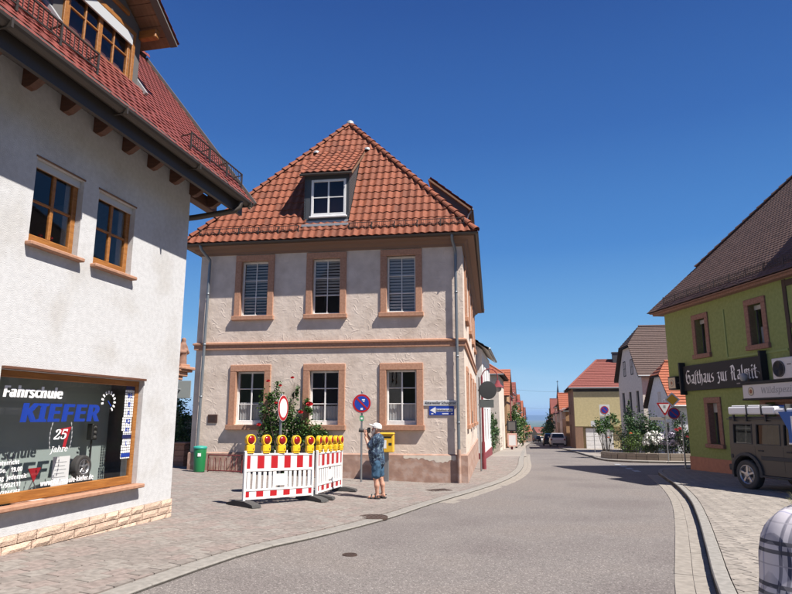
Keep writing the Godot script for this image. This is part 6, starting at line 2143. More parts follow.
func warning_lamp(label: String, at: Vector3, turn: float) -> void:
	if lamp0:
		copy_of(lamp0, "warning_lamp", label, at, turn, "warning lamps on the barriers")
		return
	var t := thing("warning_lamp", label, "lamp", at, turn, "warning lamps on the barriers")
	lamp0 = t
	var b := MB.new()
	b.box(Vector3(-0.098, 0.03, -0.055), Vector3(0.098, 0.17, 0.055), 0.02)
	b.box(Vector3(-0.085, 0.0, -0.045), Vector3(0.085, 0.035, 0.045), 0.01)
	part(t, "battery_case", b.mesh(), M["lamp_yellow"])
	var h := MB.new()
	var tr := Transform3D(Basis(Vector3.RIGHT, PI / 2), Vector3(0, 0.265, 0))
	h.lathe([[0.0, -0.05], [0.08, -0.05], [0.112, -0.035], [0.115, 0.035], [0.108, 0.05], [0.088, 0.052], [0.086, 0.03], [0.0, 0.03]], 22, tr)
	h.box(Vector3(-0.05, 0.15, -0.04), Vector3(0.05, 0.2, 0.04), 0.01)
	part(t, "lamp_head", h.mesh(true), M["lamp_yellow"])
	var ln := MB.new()
	ln.lathe([[0.085, 0.03], [0.08, 0.05], [0.05, 0.068], [0.0, 0.075]], 20, tr)
	part(t, "lens", ln.mesh(true), M["lens_red"])
	var sw := MB.new()
	sw.lathe([[0.012, 0.0], [0.012, 0.01], [0.0, 0.012]], 8, Transform3D(Basis(Vector3.RIGHT, PI / 2), Vector3(0.05, 0.09, 0.055)))
	part(t, "lock", sw.mesh(), M["black_metal"])
func disc(parent: Node, called: String, r: float, z: float, m: Material, at: Vector3) -> void:
	var b := MB.new()
	b.lathe([[r, -0.0012], [r, 0.0012], [0.0, 0.0012]], 32, Transform3D(Basis(Vector3.RIGHT, PI / 2), at + Vector3(0, 0, z)))
	part(parent, called, b.mesh(), m)
func sign_plate_round(parent: Node, at: Vector3, r: float) -> void:
	var b := MB.new()
	b.lathe([[0.0, -0.006], [r, -0.006], [r + 0.004, -0.003], [r + 0.004, 0.003], [r, 0.005], [0.0, 0.005]], 32, Transform3D(Basis(Vector3.RIGHT, PI / 2), at))
	part(parent, "plate", b.mesh(), M["sign_back"])
func post_part(parent: Node, h: float, r := 0.03, m: Material = null) -> void:
	var b := MB.new()
	b.tube([Vector3(0, -0.15, 0), Vector3(0, h, 0)], [r, r], 14)
	b.lathe([[r, 0], [r * 0.9, 0.012], [0, 0.016]], 14, Transform3D(Basis.IDENTITY, Vector3(0, h, 0)))
	part(parent, "post", b.mesh(true), m if m else M["galvanised"])
func no_stopping(t: Node3D, at: Vector3, r: float) -> void:
	sign_plate_round(t, at, r)
	disc(t, "white_rim", r * 0.985, 0.007, M["signal_white"], at)
	disc(t, "red_ring", r * 0.95, 0.010, M["signal_red"], at)
	disc(t, "blue_field", r * 0.74, 0.013, M["signal_blue"], at)
	part(t, "red_bar", box_mesh(Vector3(r * 1.5, r * 0.17, 0.0024)), M["signal_red"], Transform3D(Basis(Vector3.BACK, -PI / 4), at + Vector3(0, 0, 0.0165)))

func make_street_things() -> void:
	barrier("red and white street barrier standing nearest the camera", Vector2(-3.02, -12.78), Vector2(-1.86, -14.22), "near")
	barrier("red and white street barrier standing behind, beside the photographing man", Vector2(-1.80, -14.55), Vector2(-1.42, -16.55), "rear")
	# round red-rimmed sign between the barriers
	var t := thing("closed_road_sign", "round white sign with red rim on a grey post behind the barriers", "traffic sign", on(-2.72, -14.9, 0.03), 0.0)
	post_part(t, 2.32)
	var y := Basis(Vector3.UP, deg_to_rad(77))
	sign_face_round(t, Transform3D(y, Vector3(0.045, 2.0, 0.03)), 0.305)
	# no stopping sign by the wall
	t = thing("no_stopping_sign", "round blue and red no stopping sign on a thin post beside the photographing man", "traffic sign", on(-1.06, -19.5, 0.03), deg_to_rad(-2))
	post_part(t, 2.72)
	no_stopping(t, Vector3(0, 2.36, 0.045), 0.30)
	part(t, "white_arrow", box_mesh(Vector3(0.09, 0.035, 0.002)), M["signal_white"], Transform3D(Basis.IDENTITY, Vector3(0.05, 2.47, 0.0645)))
	part(t, "white_arrow", box_mesh(Vector3(0.06, 0.025, 0.002)), M["signal_white"], Transform3D(Basis.IDENTITY, Vector3(0.06, 2.42, 0.0645)))
	part(t, "white_spot", box_mesh(Vector3(0.07, 0.06, 0.002), 0.0), M["signal_white"], Transform3D(Basis.IDENTITY, Vector3(0.0, 2.19, 0.0645)))
	pbox(t, "green_sticker", Vector3(-0.06, 1.83, 0.031), Vector3(0.06, 1.98, 0.036), M["letter_green"])
	pbox(t, "green_sticker_mark", Vector3(-0.03, 1.87, 0.037), Vector3(0.03, 1.93, 0.039), M["signal_white"])
	# yellow letter box on its post
	t = thing("letter_box", "yellow letter box on a grey post behind the photographing man", "letter box", on(-0.28, -20.05, 0.03), deg_to_rad(-8.7))
	pbox(t, "post", Vector3(-0.09, -0.15, -0.07), Vector3(0.05, 0.92, 0.05), M["zinc"], 0.01)
	pbox(t, "case", Vector3(-0.22, 0.90, -0.13), Vector3(0.22, 1.44, 0.15), M["post_yellow"], 0.02)
	pbox(t, "hood", Vector3(-0.235, 1.435, -0.14), Vector3(0.235, 1.50, 0.19), M["post_yellow"], 0.025)
	pbox(t, "slot", Vector3(-0.16, 1.34, 0.15), Vector3(0.16, 1.38, 0.156), M["black_metal"])
	pbox(t, "notice", Vector3(-0.18, 1.02, 0.15), Vector3(0.0, 1.27, 0.155), M["signal_white"])
	part(t, "crest_print", box_mesh(Vector3(0.1, 0.08, 0.004)), M["black_metal"], Transform3D(Basis.IDENTITY, Vector3(0.12, 1.15, 0.152)))
	# signs on the house wall
	t = thing("street_name_sign", "white street name plate with black letters on the cream house wall", "sign", to_main(-0.80, 2.07, 0.0), deg_to_rad(-8.7))
	pbox(t, "plate", Vector3(-0.56, -0.085, 0.02), Vector3(0.56, 0.085, 0.035), M["sign_white_dull"], 0.004)
	text_part(t, "lettering", "Alsterweiler Schulgasse", 0.085, Vector3(0, 0.0, 0.037), M["letter_black"], true, false, 1.0)
	for x in [-0.45, 0.45]:
		pbox(t, "spacer", Vector3(x - 0.02, -0.02, 0.0), Vector3(x + 0.02, 0.02, 0.02), M["zinc"])
	t = thing("one_way_sign", "blue one-way plate with white arrow pointing left under the street name plate", "sign", to_main(-0.76, 1.83, 0.0), deg_to_rad(-8.7))
	pbox(t, "plate", Vector3(-0.40, -0.15, 0.02), Vector3(0.40, 0.14, 0.03), M["signal_blue"], 0.004)
	var ar := MB.new()
	ar.prism(PackedVector2Array([Vector2(-0.37, 0.01), Vector2(-0.19, 0.115), Vector2(-0.19, 0.055), Vector2(0.36, 0.055), Vector2(0.36, -0.035), Vector2(-0.19, -0.035), Vector2(-0.19, -0.095)]), 0.030, 0.033)
	part(t, "arrow", ar.mesh(), M["signal_white"])
	text_part(t, "lettering", "Einbahnstraße", 0.06, Vector3(0.07, 0.01, 0.035), M["letter_black"], true, false, 0.50)
	for q in [[-0.30, 0.07], [0.12, 0.2], [0.33, 0.06]]:
		pbox(t, "small_print", Vector3(q[0] - q[1] / 2, -0.115, 0.03), Vector3(q[0] + q[1] / 2, -0.085, 0.033), M["signal_white"])
	# bin and cycle rack by the left corner
	t = thing("litter_bin", "dark green round litter bin with a turquoise lid at the house corner", "bin", on(-6.38, -20.72, 0.035), 0.2)
	var bn := MB.new()
	bn.lathe([[0.0, 0.0], [0.17, 0.0], [0.175, 0.03], [0.205, 0.74], [0.0, 0.74]], 20)
	part(t, "body", bn.mesh(true), M["bin_green"])
	var bl := MB.new()
	bl.lathe([[0.215, 0.74], [0.222, 0.78], [0.20, 0.81], [0.06, 0.83], [0.0, 0.83]], 20)
	part(t, "lid", bl.mesh(true), M["lid_green"])
	pbox(t, "label_plate", Vector3(-0.05, 0.5, 0.185), Vector3(0.05, 0.6, 0.205), M["signal_white"])
	t = thing("cycle_rack", "low dark red cycle rack of bent tubes along the house wall", "cycle rack", to_main(-7.85, G(-5.5, -20.8), 0.42), deg_to_rad(-8.7))
	var rk := MB.new()
	for s in [-0.58, 0.58]:
		rk.tube([Vector3(s, -0.1, 0), Vector3(s, 0.60, 0)], [0.022, 0.022], 8)
	rk.tube([Vector3(-0.58, 0.60, 0), Vector3(0.58, 0.58, 0)], [0.02, 0.02], 8)
	rk.tube([Vector3(-0.58, 0.10, 0), Vector3(0.58, 0.08, 0)], [0.02, 0.02], 8)
	part(t, "frame", rk.mesh(true), M["rack_red"])
	for k in 6:
		var hp := MB.new()
		var x := -0.48 + k * 0.19
		var pts := []
		var rr := []
		for i in 9:
			var a := PI * i / 8.0
			pts.append(Vector3(x - 0.03 + i * 0.008, 0.10 + 0.42 * sin(a), 0.30 * (1.0 - cos(a)) * 0.5))
			rr.append(0.011)
		hp.tube(pts, rr, 7)
		part(t, "hoop", hp.mesh(true), M["rack_red"])
	# the climbing rose
	var rose := shrub("climbing_rose", "climbing rose bush with red flowers between the ground floor windows", "rose bush", on(-3.5, -20.72, 0.0), [[Vector3(-0.72, 1.75, 0.0), Vector3(0.42, 1.05, 0.26)], [Vector3(-0.45, 2.6, -0.02), Vector3(0.35, 0.42, 0.2)], [Vector3(-0.1, 1.6, 0.02), Vector3(0.45, 1.0, 0.28)], [Vector3(0.45, 1.35, 0.05), Vector3(0.5, 0.75, 0.3)], [Vector3(0.95, 1.15, 0.1), Vector3(0.36, 0.5, 0.28)], [Vector3(0.55, 2.15, -0.05), Vector3(0.28, 0.36, 0.16)], [Vector3(0.1, 2.75, -0.05), Vector3(0.14, 0.4, 0.1)], [Vector3(-0.2, 0.6, 0.1), Vector3(0.6, 0.5, 0.25)]], 0.085, 2.1, 0)
	var bm := bloom_mesh(0.1, 1)
	for q in [[0.11, 3.16, 0.7], [-0.68, 3.05, 0.75], [-0.28, 2.90, 0.6], [0.69, 2.30, 1.25], [0.41, 2.05, 0.95], [-0.93, 1.65, 0.8], [-0.4, 2.35, 0.6]]:
		part(rose, "rose", bm, M["petal_red"], Transform3D(Basis(Vector3.RIGHT, 0.6).scaled(Vector3.ONE * q[2]), Vector3(q[0], q[1], 0.36)))
	# ---- the gap left of the corner house: gate pier, railing, greenery
	t = thing("stone_gate_pier", "reddish stone gate pier in the gap left of the corner house", "gate pier", on(-7.75, -23.0, 0.0), deg_to_rad(-8.7))
	for k in 5:
		pbox(t, "stone", Vector3(-0.2 + 0.01 * (k % 2), -0.2 + k * 0.2, -0.2), Vector3(0.2 - 0.012 * ((k + 1) % 2), -0.006 + k * 0.2, 0.2), M["sandstone%d" % (k % 3)], 0.015)
	pbox(t, "cap", Vector3(-0.25, 0.8, -0.25), Vector3(0.25, 0.88, 0.25), M["sandstone1"], 0.02)
	t = thing("iron_railing", "thin dark iron hand railing by the steps left of the corner house", "railing", on(-8.6, -22.4, 0.0), deg_to_rad(10))
	var rl := MB.new()
	rl.tube([Vector3(-0.6, 1.25, 0), Vector3(0.75, 0.85, 0)], [0.02, 0.02], 7)
	part(t, "handrail", rl.mesh(true), M["black_metal"])
	for k in 5:
		var bb := MB.new()
		bb.tube([Vector3(-0.55 + k * 0.3, -0.1, 0), Vector3(-0.55 + k * 0.3, 1.22 - k * 0.09, 0)], [0.011, 0.011], 6)
		part(t, "baluster", bb.mesh(true), M["black_metal"])
	shrub("leafy_shrub", "tall dark green shrub in the gap left of the corner house", "shrub", on(-8.4, -24.6, 0.0), [[Vector3(0, 1.4, 0), Vector3(0.8, 1.4, 0.7)], [Vector3(-0.6, 2.3, -0.3), Vector3(0.8, 1.0, 0.8)], [Vector3(0.4, 0.8, 0.4), Vector3(0.6, 0.8, 0.5)]], 0.11, 1.5, 1)
	t = thing("yard_wall", "rubble yard wall closing the gap behind the shrubs left of the corner house", "wall", on(-9.6, -29.0, 0.0), deg_to_rad(-8.7))
	pbox(t, "core", Vector3(-14, -0.6, -0.3), Vector3(2.2, 1.75, 0.0), M["stone_wall"])
	for j in 7:
		var x := -6.0 + 0.2 * (j % 2)
		while x < 1.9:
			var l := rng.randf_range(0.3, 0.6)
			pbox(t, "stone", Vector3(x, 0.0 + j * 0.25, -0.02), Vector3(x + l - 0.02, 0.23 + j * 0.25, rng.randf_range(0.03, 0.06)), M["stone_wall"], 0.02)
			x += l
	pbox(t, "coping", Vector3(-14, 1.75, -0.38), Vector3(2.2, 1.84, 0.1), M["sandstone1"], 0.015)
	for k in 3:
		shrub("leafy_shrub", "broad green shrub before the rubble yard wall, %s from the corner house" % ["nearest", "second", "farthest"][k], "shrub", on(-10.6 - k * 2.3, -27.6, 0.0), [[Vector3(0, 1.2, 0), Vector3(1.1, 1.2, 0.7)], [Vector3(0.3, 2.2, -0.2), Vector3(0.8, 0.7, 0.7)]], 0.14, 1.0, [1, 0, 3][k])
	# ---- left side of the street
	t = thing("traffic_mirror", "round dark mirror back above a grey plate on a post beside the corner house", "traffic mirror", on(3.42, -25.63, 0.03), deg_to_rad(8))
	post_part(t, 3.75, 0.035)
	var mr := MB.new()
	mr.lathe([[0.0, -0.08], [0.2, -0.075], [0.36, -0.02], [0.37, 0.02], [0.36, 0.03], [0.0, 0.035]], 28, Transform3D(Basis(Vector3.RIGHT, PI / 2), Vector3(0.34, 3.22, 0.05)))
	part(t, "mirror_back", mr.mesh(true), M["mirror_back"])
	pbox(t, "plate", Vector3(0.0, 2.52, 0.04), Vector3(0.58, 2.84, 0.055), M["mirror_plate"], 0.004)
	pbox(t, "clamp", Vector3(-0.05, 2.60, -0.05), Vector3(0.1, 2.66, 0.045), M["galvanised"])
	pbox(t, "clamp", Vector3(-0.05, 3.19, -0.05), Vector3(0.3, 3.25, 0.0), M["galvanised"])
	var lamp_red := func(called: String, label: String, at: Vector3, h: float, s: float, turn: float) -> Node3D:
		var o := thing(called, label, "street lamp", at, turn)
		var pm := MB.new()
		pm.lathe([[0.10, -0.1], [0.10, 0.5], [0.075, 0.56], [0.07, 1.1], [0.05, 1.15], [0.045, h], [0.03, h + 0.1]], 12)
		part(o, "post", pm.mesh(true), M["maroon"])
		var hk := MB.new()
		var pts := []
		var rr := []
		for i in 11:
			var a := PI * i / 10.0
			pts.append(Vector3(s * 0.5 * (1.0 - cos(a)), h + s * 0.55 * sin(a), 0))
			rr.append(0.022)
		hk.tube(pts, rr, 7)
		hk.tube([Vector3(s, h, 0), Vector3(s, h - 0.15, 0)], [0.022, 0.03], 7)
		part(o, "arm", hk.mesh(true), M["maroon"])
		var ca := MB.new()
		ca.lathe([[0.03, h - 0.12], [0.08, h - 0.16], [0.10, h - 0.26], [0.26, h - 0.42], [0.25, h - 0.43], [0.08, h - 0.30]], 14, Transform3D(Basis.IDENTITY, Vector3(s, 0, 0)))
		part(o, "lamp_shade", ca.mesh(true), M["maroon"])
		var gl := MB.new()
		gl.lathe([[0.17, h - 0.41], [0.14, h - 0.55], [0.06, h - 0.62], [0.0, h - 0.63]], 14, Transform3D(Basis.IDENTITY, Vector3(s, 0, 0)))
		part(o, "lamp_glass", gl.mesh(true), M["letter_grey"])
		return o
	lamp_red.call("street_lamp", "maroon street lamp with a hooked arm in front of the white house", on(3.72, -27.0, 0.03), 3.85, 0.68, -0.1)
	lamp_red.call("street_lamp", "maroon street lamp with small shields farther down the street", on(10.4, -57.0, 0.03), 4.6, 0.7, -0.1)
	for k in 2:
		t = thing("advert_column", ["dark box sign on the far maroon lamp post", "pink and white notice board below the dark box sign"][k], "sign", on(10.4, -56.8, [1.65, 0.3][k]), -0.1)
		pbox(t, "panel", Vector3(-0.42, 0, 0.05), Vector3(0.42, [0.9, 1.15][k], 0.2), [M["board_black"], M["pink_wall"]][k], 0.01)
		pbox(t, "poster", Vector3(-0.3, 0.1, 0.2), Vector3(0.3, [0.8, 1.0][k], 0.206), [M["grey_board"], M["sign_white_dull"]][k])
	# ivy grown wall between the houses on the left
	t = thing("garden_wall", "low rubble wall overgrown with ivy between the houses on the left", "wall", on(6.25, -42.2, 0.0), atan2(14.0, 3.1))
	var wl := MB.new()
	wl.box(Vector3(0, -0.5, -0.3), Vector3(13.8, 0.9, -0.02), 0.01)
	part(t, "core", wl.mesh(), M["stone_wall"])
	for k in 70:
		var x := rng.randf_range(0.1, 13.4)
		var yy := 0.06 + (k % 4) * 0.22
		pbox(t, "stone", Vector3(x, yy - 0.1, -0.05), Vector3(x + rng.randf_range(0.25, 0.5), yy + 0.1, 0.02), M["stone_wall"], 0.02)
	t.rotation.y = atan2(13.6, 3.1)
	shrub("ivy", "dark ivy hanging over the rubble wall on the left of the street", "ivy", on(6.7, -45.0, 0.0), [[Vector3(-0.35, 1.6, 1.6), Vector3(0.45, 1.3, 1.1)], [Vector3(0.0, 1.1, 0.0), Vector3(0.4, 0.9, 1.2)], [Vector3(-0.1, 2.2, 0.2), Vector3(0.6, 0.9, 1.3)], [Vector3(0.6, 1.3, -2.4), Vector3(0.5, 0.9, 1.4)]], 0.14, 1.4, 1)
	shrub("street_tree", "leafy green tree standing before the ochre house on the left", "tree", on(12.2, -64.5, 0.0), [[Vector3(0, 2.2, 0), Vector3(0.9, 1.5, 1.3)], [Vector3(0.2, 3.4, -0.6), Vector3(0.8, 1.1, 1.1)], [Vector3(0.0, 1.1, 0.6), Vector3(0.7, 0.9, 0.9)]], 0.2, 1.3, 0)
	shrub("street_tree", "second leafy green tree farther down the left pavement", "tree", on(16.2, -81.0, 0.0), [[Vector3(0, 2.0, 0), Vector3(0.9, 1.5, 1.6)], [Vector3(0.2, 3.0, -0.6), Vector3(0.8, 1.1, 1.3)]], 0.24, 1.3, 0)
	shrub("street_tree", "dark tree between the far houses on the right of the street", "tree", on(25.2, -104.0, 0.0), [[Vector3(0, 2.4, 0), Vector3(1.2, 2.2, 2.2)], [Vector3(0.4, 3.4, -1.6), Vector3(1.1, 1.4, 2.0)]], 0.3, 1.3, 1)
	for k in 6:
		var x: float = 52.0 + k * 5.0 + rng.randf_range(-2, 2)
		var zz := -222.0 - rng.randf() * 12.0 - k * 1.5
		shrub("village_tree", "round green tree at the far end of the street, %s from the left" % ["first", "second", "third", "fourth", "fifth", "sixth"][k], "tree", on(x, zz, 0.0), [[Vector3(0, 3.4, 0), Vector3(2.8, 2.4, 2.6)], [Vector3(0.6, 4.6, 0), Vector3(2.0, 1.6, 2.0)]], 0.5, 1.5, [0, 2, 1][k % 3], "trees at the far end of the street")
	# ---- the garden on the right
	var gw := [Vector2(12.15, -37.4), Vector2(12.25, -35.4), Vector2(13.2, -34.1), Vector2(14.6, -33.3), Vector2(18.0, -32.8), Vector2(26.0, -32.6)]
	t = thing("garden_kerb_wall", "low curved stone garden wall at the corner of the side street", "wall", on(13.2, -34.1, 0.0), 0.0)
	var sg := smooth_line(PackedVector2Array(gw), 0.55)
	for i in sg.size() - 1:
		var a := on(sg[i].x, sg[i].y, 0.07) - t.position
		var b := on(sg[i + 1].x, sg[i + 1].y, 0.07) - t.position
		for r in 2:
			var m := MB.new()
			m.bar(a + Vector3(0, 0.08 + r * 0.19, 0), b + Vector3(0, 0.08 + r * 0.19, 0) - (b - a).normalized() * 0.008, 0.24, 0.185, Vector3.UP, 0.012)
			part(t, "stone", m.mesh(), M["stone_wall"])
	t = thing("garden_fence", "dark iron fence of thin bars on the curved garden wall", "fence", on(13.2, -34.1, 0.42), 0.0)
	for i in sg.size() - 1:
		var a := on(sg[i].x, sg[i].y, 0.47) - t.position
		var b := on(sg[i + 1].x, sg[i + 1].y, 0.47) - t.position
		var m := MB.new()
		m.bar(a + Vector3(0, 0.08, 0), b + Vector3(0, 0.08, 0), 0.02, 0.025)
		m.bar(a + Vector3(0, 0.86, 0), b + Vector3(0, 0.86, 0), 0.02, 0.025)
		part(t, "rail", m.mesh(), M["black_metal"])
		for k in 4:
			var p := a.lerp(b, k / 4.0)
			var q := MB.new()
			q.bar(p + Vector3(0, -0.06, 0), p + Vector3(0, 0.98, 0), 0.014, 0.014, Vector3.BACK)
			part(t, "bar", q.mesh(), M["black_metal"])
	shrub("garden_shrub", "large mid green shrub in the corner garden", "shrub", on(14.3, -37.6, 0.1), [[Vector3(0, 1.6, 0), Vector3(1.3, 1.0, 1.0)], [Vector3(0.9, 1.4, 0.3), Vector3(0.9, 0.9, 0.9)], [Vector3(-0.7, 1.0, 0.4), Vector3(0.8, 0.8, 0.7)], [Vector3(0.3, 0.6, 0.8), Vector3(1.2, 0.5, 0.6)]], 0.13, 1.4, 1)
	shrub("garden_shrub", "bright yellow green shrub with orange flowers in the corner garden", "shrub", on(13.7, -36.0, 0.1), [[Vector3(0, 0.9, 0), Vector3(0.8, 0.6, 0.6)], [Vector3(-0.6, 0.6, 0.4), Vector3(0.5, 0.45, 0.5)]], 0.1, 1.6, 2)
	shrub("garden_tree", "small tree with a thin trunk at the left end of the garden", "tree", on(12.75, -38.6, 0.1), [[Vector3(0.0, 1.75, 0), Vector3(0.85, 0.55, 0.7)], [Vector3(0.5, 2.2, -0.3), Vector3(0.5, 0.4, 0.5)], [Vector3(-0.4, 1.6, 0.3), Vector3(0.5, 0.35, 0.4)]], 0.12, 1.5, 0)
	shrub("conifer", "narrow dark conifer in front of the tall grey house", "conifer", on(16.0, -43.2, 0.1), [[Vector3(0, 1.0, 0), Vector3(0.5, 1.0, 0.5)], [Vector3(0, 2.2, 0), Vector3(0.36, 0.8, 0.36)], [Vector3(0, 3.1, 0), Vector3(0.18, 0.5, 0.18)]], 0.12, 2.6, 3)
	for k in 4:
		var hy := shrub("hydrangea", "hydrangea bush with %s in the corner garden" % ["white flower heads, the largest", "pale lilac flower heads", "white and lilac flower heads beside the yield sign", "few white flower heads by the fence"][k], "hydrangea", on(14.2 + k * 0.72, -34.95 + k * 0.26, 0.1), [[Vector3(0, 0.75, 0), Vector3(0.62, 0.55, 0.5)], [Vector3(0.2, 1.05, -0.1), Vector3(0.45, 0.4, 0.4)]], 0.11, 1.6, 1, "hydrangeas in the corner garden")
		var hb := MB.new()
		for i in 40:
			var d := Vector3(rng.randfn(), abs(rng.randfn()) * 0.8, abs(rng.randfn()) * 0.9 + 0.1).normalized()
			var c := Vector3(0.05, 0.8, 0) + d * Vector3(0.62, 0.62, 0.52)
			var s := rng.randf_range(0.08, 0.14)
			for q in 14:      # many small florets make one head
				var e := Vector3(rng.randfn(), rng.randfn(), rng.randfn()).normalized()
				var x := e.cross(Vector3(0.3, 1, 0.2)).normalized() * s * 0.42
				var yv := e.cross(x).normalized() * s * 0.42
				hb.quad(c + e * s - x, c + e * s - yv, c + e * s + x, c + e * s + yv)
		stuff(part(hy, "flower_heads", hb.mesh(), [M["petal_white"], M["petal_lilac"], M["petal_white"], M["petal_lilac"]][k]))
	var rp := shrub("rose_bush", "dark rose bush with pink flowers at the right end of the garden", "rose bush", on(15.6, -34.0, 0.1), [[Vector3(0, 0.8, 0), Vector3(0.8, 0.7, 0.4)], [Vector3(-0.3, 1.5, 0), Vector3(0.5, 0.5, 0.3)], [Vector3(0.5, 1.3, 0), Vector3(0.5, 0.6, 0.3)], [Vector3(-0.2, 2.2, -0.4), Vector3(0.4, 0.7, 0.3)]], 0.1, 1.6, 3)
	for q in [[-0.5, 1.62, 1.1], [-0.7, 1.55, 1.2], [-0.15, 1.2, 0.9], [0.35, 1.5, 1.0], [0.05, 1.75, 0.8], [0.6, 1.25, 0.8]]:
		part(rp, "rose", bm, M["petal_pink"], Transform3D(Basis(Vector3.RIGHT, 0.6).scaled(Vector3.ONE * q[2]), Vector3(q[0], q[1], 0.42)))
	for q in [[13.2, -35.6, 1.45], [12.6, -37.6, 1.2], [13.9, -35.2, 1.0]]:
		single("orange_rose", "orange rose bloom %s in the garden shrubs" % ["highest" if q[2] > 1.4 else ("leftmost" if q[0] < 13 else "lowest")], "flower", bm, M["petal_orange"], on(q[0], q[1], q[2]), 0.0, "orange blooms in the garden")
	# signs at the mouth of the side street
	t = thing("yield_sign", "red and white yield triangle on a post in front of the hydrangeas", "traffic sign", on(14.0, -32.75, 0.08), deg_to_rad(-20))
	post_part(t, 3.1)
	for q in [[1.0, 0.0, M["signal_red"]], [0.70, 0.006, M["signal_white"]]]:
		var m := MB.new()
		var r: float = 0.40 * q[0]
		m.prism(PackedVector2Array([Vector2(-r * 0.92, r * 0.53), Vector2(-r * 0.866, r * 0.6), Vector2(r * 0.866, r * 0.6), Vector2(r * 0.92, r * 0.53), Vector2(0.04 * q[0], -r), Vector2(-0.04 * q[0], -r)]), 0.035 + q[1], 0.041 + q[1], Transform3D(Basis.IDENTITY, Vector3(0, 2.72, 0)))
		part(t, "triangle", m.mesh(), q[2])
	pbox(t, "sticker", Vector3(-0.05, 2.68, 0.048), Vector3(0.06, 2.82, 0.05), M["letter_grey"])
	pbox(t, "name_arm", Vector3(-0.75, 2.06, -0.015), Vector3(-0.035, 2.22, 0.015), M["sign_beige"], 0.004)
	pbox(t, "name_arm", Vector3(0.035, 2.12, -0.015), Vector3(0.62, 2.28, 0.015), M["sign_beige"], 0.004)
	t = thing("priority_sign", "yellow priority diamond over a round no stopping sign at the inn's corner", "traffic sign", on(11.72, -25.85, 0.1), deg_to_rad(-15))
	post_part(t, 2.12, 0.032)
	var up := MB.new()
	up.tube([Vector3(0, 1.9, 0), Vector3(-0.1, 2.05, 0), Vector3(-0.30, 2.1, 0), Vector3(-0.30, 3.05, 0)], [0.025, 0.025, 0.025, 0.025], 10)
	part(t, "offset_arm", up.mesh(true), M["galvanised"])
	for q in [[0.30, 0.0, M["signal_white"]], [0.225, 0.004, M["letter_black"]], [0.215, 0.007, M["signal_yellow"]]]:
		var m := MB.new()
		var r: float = q[0]
		m.prism(PackedVector2Array([Vector2(-r, 0), Vector2(0, -r), Vector2(r, 0), Vector2(0, r)]), 0.03 + q[1], 0.033 + q[1], Transform3D(Basis.IDENTITY, Vector3(-0.30, 2.78, 0)))
		part(t, "diamond", m.mesh(), q[2])
	no_stopping(t, Vector3(-0.28, 2.22, 0.04), 0.24)
	t = thing("parking_sign", "white no stopping board on a post before the garage", "traffic sign", on(14.2, -42.8, 0.08), deg_to_rad(-12))
	post_part(t, 3.25)
	pbox(t, "board", Vector3(-0.33, 2.55, 0.035), Vector3(0.33, 3.28, 0.045), M["sign_white_dull"], 0.004)
	no_stopping(t, Vector3(0, 2.93, 0.05), 0.27)
	pbox(t, "lower_board", Vector3(-0.33, 1.75, 0.035), Vector3(0.33, 2.5, 0.045), M["plate_grey"], 0.004)
	for k in 4:
		pbox(t, "printed_line", Vector3(-0.24, 1.9 + k * 0.14, 0.046), Vector3(0.24 - 0.1 * (k % 2), 1.94 + k * 0.14, 0.048), M["letter_black"])
	t = thing("small_white_sign", "small white plate on a thin post before the garage", "traffic sign", on(14.55, -46.5, 0.08), deg_to_rad(-12))
	post_part(t, 2.3, 0.025)
	pbox(t, "plate", Vector3(-0.18, 1.86, 0.03), Vector3(0.18, 2.25, 0.04), M["sign_white_dull"], 0.004)
	# overhead wires across the street
	for k in 2:
		var wm := MB.new()
		var a := Vector3([13.2, 18.4][k], 4.6 - k * 1.6, [-70.0, -96.0][k])
		var b := Vector3([20.2, 25.6][k], 4.5 - k * 1.6, [-73.0, -99.0][k])
		var pts := []
		var rr := []
		for i in 9:
			pts.append(a.lerp(b, i / 8.0) - Vector3(0, 0.12 * sin(PI * i / 8.0), 0) - a)
			rr.append(0.009)
		wm.tube(pts, rr, 5)
		single("overhead_wire", ["nearer thin wire spanning the street above the cars", "farther thin wire spanning the street above the cars"][k], "wire", wm.mesh(true), M["black_metal"], a)
	# grass tuft at the right edge of the pavement
	var tf := MB.new()
	tf.use_c = true
	for k in 170:
		var a := rng.randf() * TAU
		var r := rng.randf() * 0.16
		var lean := Vector3(cos(a), 0, sin(a)) * rng.randf_range(0.05, 0.28)
		var p := Vector3(cos(a) * r, 0, sin(a) * r)
		var h := rng.randf_range(0.2, 0.48)
		var s := Vector3(-sin(a), 0, cos(a)) * 0.008
		tf.tint = Color(0.16, 0.18, 0.05).lerp(Color(0.28, 0.22, 0.08), rng.randf())
		tf.quad(p - s, p + s, p + lean * 0.4 + Vector3(0, h * 0.6, 0) + s * 0.7, p + lean * 0.4 + Vector3(0, h * 0.6, 0) - s * 0.7)
		tf.tri(p + lean * 0.4 + Vector3(0, h * 0.6, 0) - s * 0.7, p + lean * 0.4 + Vector3(0, h * 0.6, 0) + s * 0.7, p + lean + Vector3(0, h, 0))
	var gt := thing("grass_tuft", "tuft of dry grass at the right edge of the pavement", "grass", on(7.55, -12.0, 0.1), 0.0)
	stuff(part(gt, "blades", tf.mesh(), M["leaf"]))
